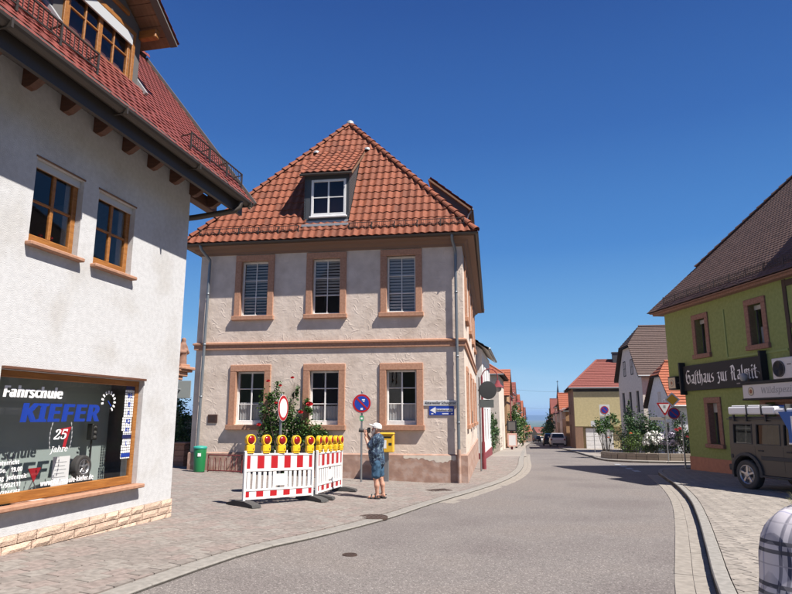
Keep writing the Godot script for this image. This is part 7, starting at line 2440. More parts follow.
func sign_face_round(t: Node3D, tr: Transform3D, r: float) -> void:
	for q in [["plate", r + 0.004, 0.0, M["sign_back"]], ["white_rim", r, 0.006, M["signal_white"]], ["red_ring", r * 0.965, 0.009, M["signal_red"]], ["white_field", r * 0.72, 0.012, M["signal_white"]]]:
		var b := MB.new()
		b.lathe([[0.0, -0.0014], [q[1], -0.0014], [q[1], 0.0014], [0.0, 0.0014]], 32, tr * Transform3D(Basis(Vector3.RIGHT, PI / 2), Vector3(0, 0, q[2])))
		part(t, q[0], b.mesh(), q[3])
	var cl := MB.new()
	cl.box(Vector3(-0.05, 0.12, -0.05), Vector3(0.05, 0.15, 0.0), 0.004, tr)
	cl.box(Vector3(-0.05, -0.15, -0.05), Vector3(0.05, -0.12, 0.0), 0.004, tr)
	part(t, "clamp", cl.mesh(), M["galvanised"])

# ---------------------------------------------------------------- cars
func wheel_at(t: Node3D, called: String, at: Vector3, r: float, w: float, flip := false) -> void:
	# a wheel is one part; tyre and rim are its pieces
	var b := Basis(Vector3.UP, PI) if flip else Basis.IDENTITY
	var hub := MB.new()
	hub.lathe([[0.0, -w * 0.4], [r * 0.3, -w * 0.4], [r * 0.3, w * 0.0], [0.0, w * 0.0]], 12, Transform3D(Basis(Vector3.RIGHT, PI / 2), Vector3.ZERO))
	var n := part(t, called, hub.mesh(), M["black_metal"], Transform3D(b, at))
	wheel_parts(n, r, w)
func make_offroader() -> void:
	# x from the rear axle to the front, z = 0 the side to the street, body behind it
	var t := thing("off_road_car", "brown boxy off-road car with roof load parked along the green inn", "car", on(9.50, -17.35, 0.1), deg_to_rad(-76))
	var bm: Material = M["car_brown"]
	var W := 1.74
	var zo := -0.06      # body side
	# side outline with wheel arches, drawn once and given the car's width
	var low := PackedVector2Array([Vector2(-0.56, 0.50), Vector2(-0.48, 0.46)])
	for k in 9:
		var a := PI - PI * k / 8.0
		low.append(Vector2(cos(a) * 0.46, 0.44 + max(0.0, sin(a)) * 0.44))
	low.append(Vector2(0.46, 0.42))
	low.append(Vector2(2.39, 0.42))
	for k in 9:
		var a := PI - PI * k / 8.0
		low.append(Vector2(2.85 + cos(a) * 0.46, 0.44 + max(0.0, sin(a)) * 0.44))
	for p in [Vector2(3.31, 0.5), Vector2(3.62, 0.52), Vector2(3.62, 1.02), Vector2(3.55, 1.10), Vector2(2.25, 1.16), Vector2(-0.56, 1.16)]:
		low.append(p)
	var body := MB.new()
	body.prism(low, -W + zo, zo, Transform3D.IDENTITY)
	body.box(Vector3(2.2, 1.06, -W + zo + 0.12), Vector3(3.58, 1.20, zo - 0.12), 0.03)
	part(t, "body", body.mesh(), bm)
	# upper body: pillars and roof, leaning in a little
	var lean := Transform3D(Basis(Vector3.RIGHT, Vector3(0, 1, -0.07).normalized(), Vector3(0, 0.07, 1).normalized()), Vector3(0, 1.16, zo))
	var leanb := Transform3D(Basis(Vector3.RIGHT, Vector3(0, 1, 0.07).normalized(), Vector3(0, -0.07, 1).normalized()), Vector3(0, 1.16, -W + zo))
	var openings := [[-0.40, 0.22, 0.05, 0.55], [0.40, 1.14, 0.05, 0.55], [1.28, 2.05, 0.05, 0.55]]
	for s in 2:
		var tr := lean if s == 0 else leanb
		part(t, "cabin_side", wall_mesh(-0.56, 2.2, 0.0, 0.70, 0.05, openings), bm, tr)
		for q in openings:
			var g := MB.new()
			g.quad(Vector3(q[0], q[2], -0.03), Vector3(q[1], q[2], -0.03), Vector3(q[1], q[3], -0.03), Vector3(q[0], q[3], -0.03))
			part(t, "side_window", g.mesh(), M["car_glass"], tr)
			var rb := MB.new()
			for e in [[q[0] - 0.02, q[2] - 0.02, q[1] + 0.02, q[2]], [q[0] - 0.02, q[3], q[1] + 0.02, q[3] + 0.02], [q[0] - 0.02, q[2], q[0], q[3]], [q[1], q[2], q[1] + 0.02, q[3]]]:
				rb.box(Vector3(e[0], e[1], 0.001), Vector3(e[2], e[3], 0.012))
			part(t, "window_seal", rb.mesh(), M["rubber"], tr)
	pbox(t, "rear_wall", Vector3(-0.565, 1.16, -W + zo + 0.05), Vector3(-0.53, 1.86, zo - 0.05), bm, 0.01)
	pbox(t, "rear_window", Vector3(-0.572, 1.28, -W + zo + 0.35), Vector3(-0.564, 1.72, zo - 0.35), M["car_glass"])
	var roof := MB.new()
	roof.box(Vector3(-0.60, 1.845, -W + zo + 0.04), Vector3(2.2, 1.93, zo - 0.04), 0.035)
	part(t, "roof", roof.mesh(), bm)
	var rg := MB.new()      # rain gutter
	rg.box(Vector3(-0.61, 1.845, zo - 0.05), Vector3(2.22, 1.87, zo + 0.0), 0.005)
	part(t, "rain_gutter", rg.mesh(), bm)
	var ws := MB.new()
	ws.quad(Vector3(2.42, 1.16, zo - 0.1), Vector3(2.42, 1.16, -W + zo + 0.1), Vector3(2.2, 1.86, -W + zo + 0.14), Vector3(2.2, 1.86, zo - 0.14))
	part(t, "windscreen", ws.mesh(), M["car_glass"])
	var ap := MB.new()
	for z in [zo - 0.05, -W + zo + 0.05]:
		ap.bar(Vector3(2.44, 1.14, z), Vector3(2.2, 1.88, z), 0.07, 0.07, Vector3.BACK)
	part(t, "pillar", ap.mesh(), bm)
	pbox(t, "cabin_floor", Vector3(-0.5, 1.0, -W + zo + 0.06), Vector3(2.3, 1.155, zo - 0.06), M["room_dark"])
	for x in [0.55, 1.45]:
		pbox(t, "seat", Vector3(x, 1.16, -W + zo + 0.2), Vector3(x + 0.16, 1.72, zo - 0.2), M["room_dark"], 0.04)
	# seams, handles, hinges, trim strip
	for x in [0.32, 1.22, 2.12]:
		pbox(t, "door_seam", Vector3(x - 0.006, 0.52, zo - 0.003), Vector3(x + 0.006, 1.15, zo + 0.002), M["black_metal"])
	for x in [0.44, 1.34]:
		pbox(t, "door_handle", Vector3(x, 1.02, zo), Vector3(x + 0.16, 1.05, zo + 0.035), M["black_metal"], 0.008)
	pbox(t, "trim_strip", Vector3(-0.55, 0.80, zo), Vector3(-0.47, 0.90, zo + 0.02), M["rubber"], 0.006)
	pbox(t, "trim_strip", Vector3(0.50, 0.80, zo), Vector3(2.38, 0.90, zo + 0.02), M["rubber"], 0.006)
	pbox(t, "body_crease", Vector3(-0.56, 1.09, zo - 0.002), Vector3(3.5, 1.105, zo + 0.006), bm)
	# arches
	for x in [0.0, 2.85]:
		var ar := MB.new()
		var prev := []
		for k in 13:
			var a: float = PI * 1.06 - PI * 1.12 * k / 12.0
			var o0 := Vector3(x + cos(a) * 0.455, 0.44 + sin(a) * 0.455, zo - 0.02)
			var o1 := Vector3(x + cos(a) * 0.53, 0.44 + sin(a) * 0.53, zo - 0.02)
			var up := Vector3(0, 0, 0.085)
			var now := [o0, o1, o1 + up * 0.85, o0 + up]
			if k > 0:
				for e in 4:
					ar.quad(prev[e], prev[(e + 1) % 4], now[(e + 1) % 4], now[e])
			prev = now
		part(t, "wheel_arch", ar.mesh(), M["rubber"])
	for x in [0.0, 2.85]:
		wheel_at(t, "wheel", Vector3(x, 0.385, -0.125), 0.385, 0.25)
		wheel_at(t, "wheel", Vector3(x, 0.385, -W + 0.0), 0.385, 0.25, true)
	pbox(t, "mud_flap", Vector3(-0.52, 0.28, -0.30), Vector3(-0.49, 0.62, -0.05), M["rubber"])
	pbox(t, "rear_bumper", Vector3(-0.68, 0.46, -W), Vector3(-0.55, 0.62, zo), M["rubber"], 0.02)
	pbox(t, "front_bumper", Vector3(3.60, 0.46, -W), Vector3(3.78, 0.66, zo), M["rubber"], 0.03)
	pbox(t, "sill_step", Vector3(0.52, 0.36, -0.16), Vector3(2.33, 0.41, 0.0), M["rubber"], 0.01)
	pbox(t, "chassis", Vector3(-0.4, 0.36, -W + 0.2), Vector3(3.4, 0.55, zo - 0.3), M["black_metal"])
	var sp := part(t, "spare_wheel", MB.new().mesh(), null, Transform3D(Basis(Vector3.UP, -PI / 2), Vector3(-0.70, 1.22, -W / 2 - 0.1)))
	wheel_parts(sp, 0.37, 0.22)
	pbox(t, "tail_lamp", Vector3(-0.575, 0.70, zo - 0.2), Vector3(-0.56, 0.80, zo - 0.03), M["lens_red"], 0.005)
	for z in [zo - 0.3, -W + zo + 0.3]:
		var hl := MB.new()
		hl.lathe([[0.10, 0.0], [0.09, 0.03], [0.0, 0.04]], 16, Transform3D(Basis(Vector3.BACK, -PI / 2), Vector3(3.62, 0.84, z)))
		part(t, "headlight", hl.mesh(true), M["signal_white"])
	pbox(t, "grille", Vector3(3.62, 0.70, -W + zo + 0.45), Vector3(3.64, 0.96, zo - 0.45), M["black_metal"])
	for x in [-0.35, 0.1, 0.75, 1.5]:      # bent rack feet along the gutter
		pbox(t, "rack_foot", Vector3(x, 1.80, zo - 0.03), Vector3(x + 0.05, 1.98, zo + 0.025), M["black_metal"], 0.006)
	# what lies on the roof
	var lt := deg_to_rad(-76)
	var base := on(9.50, -17.35, 0.1)
	var ld := thing("roof_case", "long white roof cases strapped on the brown off-road car", "roof box", base + Vector3(0, 1.985, 0).rotated(Vector3.UP, lt), lt)
	pbox(ld, "case", Vector3(-0.55, 0.0, -0.62), Vector3(1.05, 0.21, -0.08), M["white_plastic"], 0.03)
	pbox(ld, "lid", Vector3(-0.45, 0.205, -0.55), Vector3(0.55, 0.25, -0.12), M["white_plastic"], 0.02)
	pbox(ld, "case", Vector3(1.06, 0.0, -0.62), Vector3(2.5, 0.15, -0.08), M["white_plastic"], 0.03)
	for x in [0.12, 0.62, 1.4]:
		pbox(ld, "strap", Vector3(x, -0.02, -0.64), Vector3(x + 0.04, 0.258, -0.06), M["rubber"], 0.004)
	var bo := thing("blue_roof_board", "blue and white board lying on the roof of the brown car", "board", base + Vector3(0, 1.99, 0).rotated(Vector3.UP, lt), lt)
	pbox(bo, "board", Vector3(0.3, 0.0, -1.35), Vector3(3.1, 0.24, -0.70), M["blue_cloth"], 0.05)
	pbox(bo, "white_stripe", Vector3(0.6, 0.24, -1.2), Vector3(2.8, 0.262, -0.98), M["white_plastic"], 0.01)
	var fl := thing("blue_banner", "blue and white banner hanging from the roof load over the front door", "banner", base + Vector3(0, 1.1, 0).rotated(Vector3.UP, lt), lt)
	var fm := MB.new()
	fm.prism(PackedVector2Array([Vector2(1.30, 0.95), Vector2(2.6, 0.95), Vector2(2.6, 0.16), Vector2(1.55, 0.18), Vector2(1.55, 0.50)]), 0.035, 0.05)
	part(fl, "cloth", fm.mesh(), M["blue_cloth"])
	pbox(fl, "white_field", Vector3(1.66, 0.27, 0.05), Vector3(2.5, 0.84, 0.056), M["signal_white"])
	pbox(fl, "lower_hem", Vector3(1.53, 0.145, 0.03), Vector3(2.62, 0.185, 0.058), M["signal_white"], 0.004)

func hatchback(label: String, at: Vector3, turn: float, paint: Material, detail := true) -> void:
	# x across, z = 0 the tail facing the camera, body runs to -z
	var t := thing("parked_car", label, "car", at, turn, "cars in the street")
	var ringf := func(z: float, hw: float, y0: float, y1: float, inset: float) -> PackedVector3Array:
		return PackedVector3Array([Vector3(-hw + 0.05, y0, z), Vector3(hw - 0.05, y0, z), Vector3(hw, y0 + 0.12, z), Vector3(hw, y1 - 0.12, z), Vector3(hw - inset, y1, z), Vector3(-hw + inset, y1, z), Vector3(-hw, y1 - 0.12, z), Vector3(-hw, y0 + 0.12, z)])
	var b := MB.new()
	b.loft([ringf.call(0.0, 0.76, 0.35, 0.78, 0.08), ringf.call(-0.12, 0.86, 0.22, 0.92, 0.06), ringf.call(-0.9, 0.89, 0.2, 0.95, 0.05), ringf.call(-2.6, 0.89, 0.2, 0.95, 0.05), ringf.call(-3.6, 0.86, 0.22, 0.86, 0.1), ringf.call(-4.05, 0.7, 0.3, 0.66, 0.12)])
	part(t, "body", b.mesh(), paint)
	var c := MB.new()
	var cab := func(z: float, y: float, hw: float, top: float, hw2: float) -> PackedVector3Array:
		return PackedVector3Array([Vector3(-hw, y, z), Vector3(hw, y, z), Vector3(hw2, top, z), Vector3(-hw2, top, z)])
	c.loft([cab.call(-0.14, 0.90, 0.80, 0.93, 0.78), cab.call(-0.62, 0.92, 0.84, 1.42, 0.60), cab.call(-1.0, 0.92, 0.85, 1.48, 0.62), cab.call(-2.0, 0.92, 0.85, 1.46, 0.62), cab.call(-2.9, 0.90, 0.83, 0.96, 0.78)])
	part(t, "cabin", c.mesh(), paint)
	var rw := MB.new()
	rw.quad(Vector3(-0.66, 1.0, -0.205), Vector3(0.66, 1.0, -0.205), Vector3(0.53, 1.37, -0.565), Vector3(-0.53, 1.37, -0.565))
	part(t, "rear_window", rw.mesh(), M["dark_glass"], Transform3D(Basis.IDENTITY, Vector3(0, 0.012, 0.03)))
	for s in [-1, 1]:
		var sw := MB.new()
		sw.quad(Vector3(s * 0.845, 0.97, -0.75), Vector3(s * 0.855, 0.97, -2.4), Vector3(s * 0.65, 1.40, -1.95), Vector3(s * 0.65, 1.41, -0.95))
		part(t, "side_window", sw.mesh(), M["dark_glass"], Transform3D(Basis.IDENTITY, Vector3(s * 0.012, 0, 0)))
		part(t, "tail_lamp", box_mesh(Vector3(0.2, 0.2, 0.1), 0.02), M["lens_red"], Transform3D(Basis.IDENTITY, Vector3(s * 0.70, 0.78, -0.05)))
		for z in [-0.75, -3.25]:
			var w := MB.new()
			w.lathe([[0.0, -0.1], [0.26, -0.1], [0.31, -0.07], [0.31, 0.07], [0.26, 0.1], [0.0, 0.1]], 18, Transform3D(Basis(Vector3.BACK, PI / 2), Vector3(s * 0.80, 0.31, z)))
			part(t, "wheel", w.mesh(true), M["rubber"])
		part(t, "wing_mirror", box_mesh(Vector3(0.16, 0.12, 0.1), 0.02), paint, Transform3D(Basis.IDENTITY, Vector3(s * 0.96, 1.0, -2.35)))
	pbox(t, "bumper_insert", Vector3(-0.6, 0.24, -0.05), Vector3(0.6, 0.40, 0.03), M["black_metal"], 0.02)
	pbox(t, "number_plate", Vector3(-0.26, 0.52, 0.0), Vector3(0.26, 0.63, 0.02), M["signal_white"])
	var wi := MB.new()
	wi.quad(Vector3(-0.7, 1.0, -2.87), Vector3(0.7, 1.0, -2.87), Vector3(0.55, 1.40, -2.12), Vector3(-0.55, 1.40, -2.12))
	part(t, "windscreen", wi.mesh(), M["dark_glass"], Transform3D(Basis.IDENTITY, Vector3(0, 0.015, -0.03)))
func make_cars() -> void:
	make_offroader()
	hatchback("white hatchback parked at the right kerb down the street", on(17.9, -70.0, 0.0), deg_to_rad(-12.2), M["car_white"])
	hatchback("dark car parked just in front of the white hatchback", on(18.9, -77.5, 0.0), deg_to_rad(-12.2), M["car_black"])
	hatchback("dark blue car on the left side far down the street", on(31.4, -141.0, 0.0), deg_to_rad(-12.4), M["car_black"])
	hatchback("silver car far down the street between the two rows", on(29.8, -121.0, 0.0), deg_to_rad(-12.4), M["car_silver"])
	hatchback("farthest white car at the end of the street", on(39.5, -172.0, 0.0), deg_to_rad(-12.4), M["car_white"])

# ---------------------------------------------------------------- people
func make_people() -> void:
	# the man taking a picture: faces along +z, which is turned to the left of the photograph
	var t := thing("person", "man in a white cap, blue patterned shirt and denim shorts taking a picture", "person", on(-0.43, -15.15, 0.045), deg_to_rad(-100))
	var skin := [
		[Vector3(0.10, 0.86, 0.0), Vector3(0.105, 0.47, 0.03), 0.082, 0.056], [Vector3(0.105, 0.47, 0.03), Vector3(0.11, 0.30, 0.0), 0.056, 0.056], [Vector3(0.11, 0.30, 0.0), Vector3(0.11, 0.08, -0.01), 0.056, 0.036], [Vector3(0.11, 0.05, -0.03), Vector3(0.125, 0.035, 0.17), 0.042, 0.036],
		[Vector3(-0.10, 0.86, 0.0), Vector3(-0.105, 0.47, -0.04), 0.082, 0.056], [Vector3(-0.105, 0.47, -0.04), Vector3(-0.11, 0.30, -0.09), 0.056, 0.056], [Vector3(-0.11, 0.30, -0.09), Vector3(-0.11, 0.08, -0.11), 0.056, 0.036], [Vector3(-0.11, 0.05, -0.13), Vector3(-0.13, 0.035, 0.07), 0.042, 0.036],
		[Vector3(0.0, 0.90, 0.0), Vector3(0.0, 1.08, 0.05), 0.13, 0.13], [Vector3(0.0, 1.08, 0.05), Vector3(0.0, 1.31, 0.0), 0.13, 0.115], [Vector3(-0.15, 1.37, -0.01), Vector3(0.15, 1.37, -0.01), 0.07, 0.07], [Vector3(0, 1.36, -0.01), Vector3(0, 1.50, 0.02), 0.06, 0.056],
		[Vector3(0.19, 1.37, 0.0), Vector3(0.20, 1.17, 0.17), 0.055, 0.045], [Vector3(0.20, 1.17, 0.17), Vector3(0.075, 1.40, 0.29), 0.044, 0.030],
		[Vector3(-0.19, 1.37, 0.0), Vector3(-0.21, 1.19, 0.16), 0.055, 0.045], [Vector3(-0.21, 1.19, 0.16), Vector3(-0.07, 1.42, 0.26), 0.044, 0.030]]
	var body := part(t, "body", sdf_mesh(skin, 0.016, 0.035), M["skin"])
	var head := [[Vector3(0, 1.60, 0.035), Vector3(0, 1.61, 0.035), 0.098, 0.098], [Vector3(0, 1.545, 0.07), Vector3(0, 1.55, 0.075), 0.07, 0.07], [Vector3(0, 1.60, 0.125), Vector3(0, 1.575, 0.142), 0.012, 0.017], [Vector3(0.095, 1.59, 0.02), Vector3(0.1, 1.57, 0.02), 0.018, 0.014], [Vector3(-0.095, 1.59, 0.02), Vector3(-0.1, 1.57, 0.02), 0.018, 0.014], [Vector3(0, 1.50, 0.02), Vector3(0, 1.56, 0.03), 0.055, 0.06]]
	part(t, "head", sdf_mesh(head, 0.008, 0.02), M["skin"])
	var beard := [[Vector3(0.045, 1.545, 0.085), Vector3(0.0, 1.505, 0.12), 0.035, 0.042], [Vector3(-0.045, 1.545, 0.085), Vector3(0.0, 1.505, 0.12), 0.035, 0.042], [Vector3(0, 1.505, 0.12), Vector3(0, 1.455, 0.13), 0.042, 0.026], [Vector3(0.075, 1.58, 0.06), Vector3(0.05, 1.53, 0.09), 0.026, 0.03], [Vector3(-0.075, 1.58, 0.06), Vector3(-0.05, 1.53, 0.09), 0.026, 0.03]]
	part(t, "beard", sdf_mesh(beard, 0.008, 0.02), M["hair_white"])
	var cap := MB.new()
	cap.lathe([[0.118, 0.0], [0.117, 0.04], [0.10, 0.085], [0.06, 0.112], [0.0, 0.12]], 18, Transform3D(Basis(Vector3.RIGHT, -0.22), Vector3(0, 1.615, 0.03)))
	var brim := PackedVector2Array()
	for k in 9:
		var a := -0.15 + (PI + 0.3) * k / 8.0
		brim.append(Vector2(cos(a) * 0.11, 0.02 + sin(a) * 0.19))
	cap.prism(brim, -0.008, 0.006, Transform3D(Basis(Vector3.RIGHT, PI / 2 - 0.32), Vector3(0, 1.64, 0.03)))
	part(t, "cap", cap.mesh(), M["cap_white"])
	var shirt := [[Vector3(0.0, 0.84, 0.01), Vector3(0.0, 1.05, 0.05), 0.185, 0.19, Vector3(1.08, 1, 0.95)], [Vector3(0.0, 1.05, 0.05), Vector3(0.0, 1.31, 0.0), 0.19, 0.165, Vector3(1.12, 1, 0.9)], [Vector3(-0.16, 1.37, -0.01), Vector3(0.16, 1.37, -0.01), 0.088, 0.088], [Vector3(0.18, 1.36, 0.0), Vector3(0.205, 1.22, 0.12), 0.085, 0.085], [Vector3(-0.18, 1.36, 0.0), Vector3(-0.215, 1.23, 0.115), 0.085, 0.085], [Vector3(0, 1.38, 0), Vector3(0, 1.43, 0.01), 0.085, 0.075]]
	part(body, "shirt", sdf_mesh(shirt, 0.014, 0.04, 0.022), M["shirt_blue"])
	var shorts := [[Vector3(0.0, 0.84, 0.0), Vector3(0.0, 0.90, 0.0), 0.165, 0.165], [Vector3(0.095, 0.82, 0.0), Vector3(0.11, 0.54, 0.03), 0.115, 0.102], [Vector3(-0.095, 0.82, 0.0), Vector3(-0.11, 0.54, -0.03), 0.115, 0.102]]
	part(body, "shorts", sdf_mesh(shorts, 0.014, 0.03, 0.018), M["denim"])
	for s in [1, -1]:
		var z := 0.0 if s == 1 else -0.10
		var sn := MB.new()
		sn.box(Vector3(s * 0.118 - 0.05, -0.012, z - 0.09), Vector3(s * 0.118 + 0.05, 0.012, z + 0.215), 0.01)
		sn.tube([Vector3(s * 0.118 - 0.052, 0.01, z + 0.12), Vector3(s * 0.118, 0.085, z + 0.11), Vector3(s * 0.118 + 0.052, 0.01, z + 0.12)], [0.024, 0.026, 0.024], 6)
		sn.tube([Vector3(s * 0.118 - 0.05, 0.01, z + 0.01), Vector3(s * 0.118, 0.105, z + 0.03), Vector3(s * 0.118 + 0.05, 0.01, z + 0.01)], [0.022, 0.024, 0.022], 6)
		sn.tube([Vector3(s * 0.118 - 0.045, 0.07, z - 0.02), Vector3(s * 0.118, 0.075, z - 0.085), Vector3(s * 0.118 + 0.045, 0.07, z - 0.02)], [0.012, 0.014, 0.012], 6)
		part(body, "sandal", sn.mesh(), M["black_metal"])
		# hands close round the camera
		var hand := []
		var wr := Vector3(s * 0.072, 1.41, 0.275)
		var palm := Vector3(s * 0.075, 1.475, 0.285)
		hand.append([wr, palm, 0.027, 0.034])
		for k in 4:
			var o := Vector3(s * (0.085 - k * 0.003), 1.50 + k * 0.018, 0.27 + k * 0.002)
			var e := o + Vector3(-s * 0.012, 0.012, 0.055 - abs(k - 1.5) * 0.006)
			hand.append([palm, o, 0.018, 0.011])
			hand.append([o, e, 0.011, 0.0095])
			hand.append([e, e + Vector3(-s * 0.045, 0.004, 0.012), 0.0095, 0.0085])
		hand.append([palm, palm + Vector3(-s * 0.02, 0.03, -0.035), 0.018, 0.012])
		hand.append([palm + Vector3(-s * 0.02, 0.03, -0.035), palm + Vector3(-s * 0.045, 0.05, -0.03), 0.012, 0.0095])
		part(body, "hand", sdf_mesh(hand, 0.006, 0.01), M["skin"])
	var cm := thing("photo_camera", "black camera with a long lens held up to the man's face", "camera", t.position + Vector3(0, 1.545, 0.235).rotated(Vector3.UP, deg_to_rad(-100)), deg_to_rad(-100))
	pbox(cm, "camera_body", Vector3(-0.07, -0.05, -0.04), Vector3(0.07, 0.05, 0.03), M["black_metal"], 0.012)
	pbox(cm, "viewfinder", Vector3(-0.03, 0.045, -0.045), Vector3(0.03, 0.08, 0.025), M["black_metal"], 0.01)
	var le := MB.new()
	le.lathe([[0.036, 0.0], [0.038, 0.05], [0.042, 0.06], [0.042, 0.12], [0.047, 0.13], [0.05, 0.20], [0.044, 0.20], [0.040, 0.16], [0.0, 0.15]], 18, Transform3D(Basis(Vector3.RIGHT, PI / 2 - 0.12), Vector3(0, -0.005, 0.03)))
	part(cm, "lens", le.mesh(true), M["rubber"])
	# someone close by, only a shoulder in the picture
	var p := thing("person", "person in a white and blue plaid shirt, only one shoulder in the picture", "person", on(1.062, -1.46, 0.12), deg_to_rad(196))
	var pb := [[Vector3(0.1, 0.88, 0), Vector3(0.11, 0.48, 0.02), 0.085, 0.06], [Vector3(0.11, 0.48, 0.02), Vector3(0.11, 0.09, -0.02), 0.06, 0.04], [Vector3(0.11, 0.05, -0.03), Vector3(0.12, 0.04, 0.17), 0.045, 0.04], [Vector3(-0.1, 0.88, 0), Vector3(-0.11, 0.48, 0.02), 0.085, 0.06], [Vector3(-0.11, 0.48, 0.02), Vector3(-0.11, 0.09, -0.02), 0.06, 0.04], [Vector3(-0.11, 0.05, -0.03), Vector3(-0.12, 0.04, 0.17), 0.045, 0.04], [Vector3(0, 0.92, 0), Vector3(0, 1.28, 0), 0.105, 0.10], [Vector3(0, 1.28, 0), Vector3(0, 1.46, 0.01), 0.06, 0.055],
		[Vector3(0.19, 1.33, 0), Vector3(0.24, 1.06, 0.0), 0.05, 0.042], [Vector3(0.24, 1.06, 0.0), Vector3(0.23, 0.82, 0.08), 0.042, 0.028], [Vector3(-0.19, 1.33, 0), Vector3(-0.24, 1.06, 0.0), 0.05, 0.042], [Vector3(-0.24, 1.06, 0.0), Vector3(-0.23, 0.82, 0.08), 0.042, 0.028],
		[Vector3(0, 1.56, 0.03), Vector3(0, 1.57, 0.03), 0.095, 0.095], [Vector3(0, 1.51, 0.065), Vector3(0, 1.52, 0.07), 0.065, 0.065], [Vector3(0, 1.555, 0.118), Vector3(0, 1.535, 0.135), 0.012, 0.016], [Vector3(0.092, 1.55, 0.02), Vector3(0.096, 1.53, 0.02), 0.018, 0.014], [Vector3(-0.092, 1.55, 0.02), Vector3(-0.096, 1.53, 0.02), 0.018, 0.014]]
	for s in [1, -1]:
		for k in 4:
			var o := Vector3(s * 0.235, 0.745, 0.075 + k * 0.018)
			pb.append([Vector3(s * 0.23, 0.82, 0.08), o, 0.022, 0.011])
			pb.append([o, o + Vector3(-s * 0.01, -0.055 + 0.008 * abs(k - 1.5), 0.012), 0.010, 0.008])
		pb.append([Vector3(s * 0.23, 0.80, 0.09), Vector3(s * 0.21, 0.75, 0.13), 0.016, 0.010])
	for b in pb:      # the head is held a little to one side
		if b[0].y > 1.5:
			b[0] -= Vector3(0.045, 0, 0)
			b[1] -= Vector3(0.045, 0, 0)
	var pbody := part(p, "body", sdf_mesh(pb, 0.014, 0.022), M["skin"])
	var ps := [[Vector3(0, 0.86, 0), Vector3(0, 1.12, 0.01), 0.165, 0.165, Vector3(1.15, 1, 0.85)], [Vector3(0, 1.12, 0.01), Vector3(0, 1.31, 0.0), 0.165, 0.15, Vector3(1.2, 1, 0.85)], [Vector3(-0.18, 1.315, 0), Vector3(0, 1.375, 0), 0.08, 0.09], [Vector3(0.18, 1.315, 0), Vector3(0, 1.375, 0), 0.08, 0.09], [Vector3(0.19, 1.31, 0), Vector3(0.265, 1.04, 0.0), 0.08, 0.076], [Vector3(0.25, 1.04, 0.0), Vector3(0.235, 0.86, 0.06), 0.068, 0.052], [Vector3(-0.19, 1.31, 0), Vector3(-0.265, 1.04, 0.0), 0.08, 0.076], [Vector3(-0.265, 1.04, 0.0), Vector3(-0.235, 0.86, 0.06), 0.07, 0.054], [Vector3(0, 1.37, 0), Vector3(0, 1.42, 0.0), 0.085, 0.072]]
	part(pbody, "shirt", sdf_mesh(ps, 0.010, 0.04, 0.012), M["plaid"])
	var pt := [[Vector3(0, 0.84, 0), Vector3(0, 0.90, 0), 0.128, 0.125], [Vector3(0.088, 0.83, 0), Vector3(0.11, 0.48, 0.02), 0.098, 0.082], [Vector3(0.11, 0.48, 0.02), Vector3(0.11, 0.12, -0.02), 0.078, 0.07], [Vector3(-0.088, 0.83, 0), Vector3(-0.11, 0.48, 0.02), 0.098, 0.082], [Vector3(-0.11, 0.48, 0.02), Vector3(-0.11, 0.12, -0.02), 0.078, 0.07]]
	part(pbody, "trousers", sdf_mesh(pt, 0.016, 0.03), M["denim"])
	for s in [1, -1]:
		part(pbody, "shoe", sdf_mesh([[Vector3(s * 0.11, 0.05, -0.04), Vector3(s * 0.12, 0.035, 0.18), 0.055, 0.05], [Vector3(s * 0.11, 0.06, -0.03), Vector3(s * 0.11, 0.12, -0.03), 0.06, 0.055]], 0.012, 0.02), M["rubber"])
	part(pbody, "hair", sdf_mesh([[Vector3(-0.045, 1.60, 0.0), Vector3(-0.045, 1.58, 0.02), 0.105, 0.10], [Vector3(-0.045, 1.55, -0.04), Vector3(-0.04, 1.50, -0.05), 0.075, 0.06]], 0.012, 0.02), M["dark_timber"])
func plaid_texture() -> ImageTexture:      # woven lines on pale cloth
	var im := Image.create(256, 256, false, Image.FORMAT_RGB8)
	im.fill(lin(0.56, 0.53, 0.57))
	for q in [[20, 5], [44, 5], [90, 2], [148, 5], [172, 5], [220, 2]]:
		var c: Color = lin(0.05, 0.055, 0.10) if q[1] >= 4 else lin(0.26, 0.27, 0.42)
		for y in 256:
			for k in q[1] * 2:
				im.set_pixel((q[0] + k) % 256, y, im.get_pixel((q[0] + k) % 256, y) * c / lin(0.56, 0.53, 0.57) if true else c)
	for q in [[30, 6], [56, 6], [100, 2], [156, 6], [182, 6], [230, 2]]:
		var c: Color = lin(0.05, 0.05, 0.06) if q[1] >= 6 else lin(0.34, 0.32, 0.36)
		for x in 256:
			for k in q[1] * 2:
				var p := im.get_pixel(x, (q[0] + k) % 256)
				im.set_pixel(x, (q[0] + k) % 256, p.lerp(c, 0.9))
	return ImageTexture.create_from_image(im)

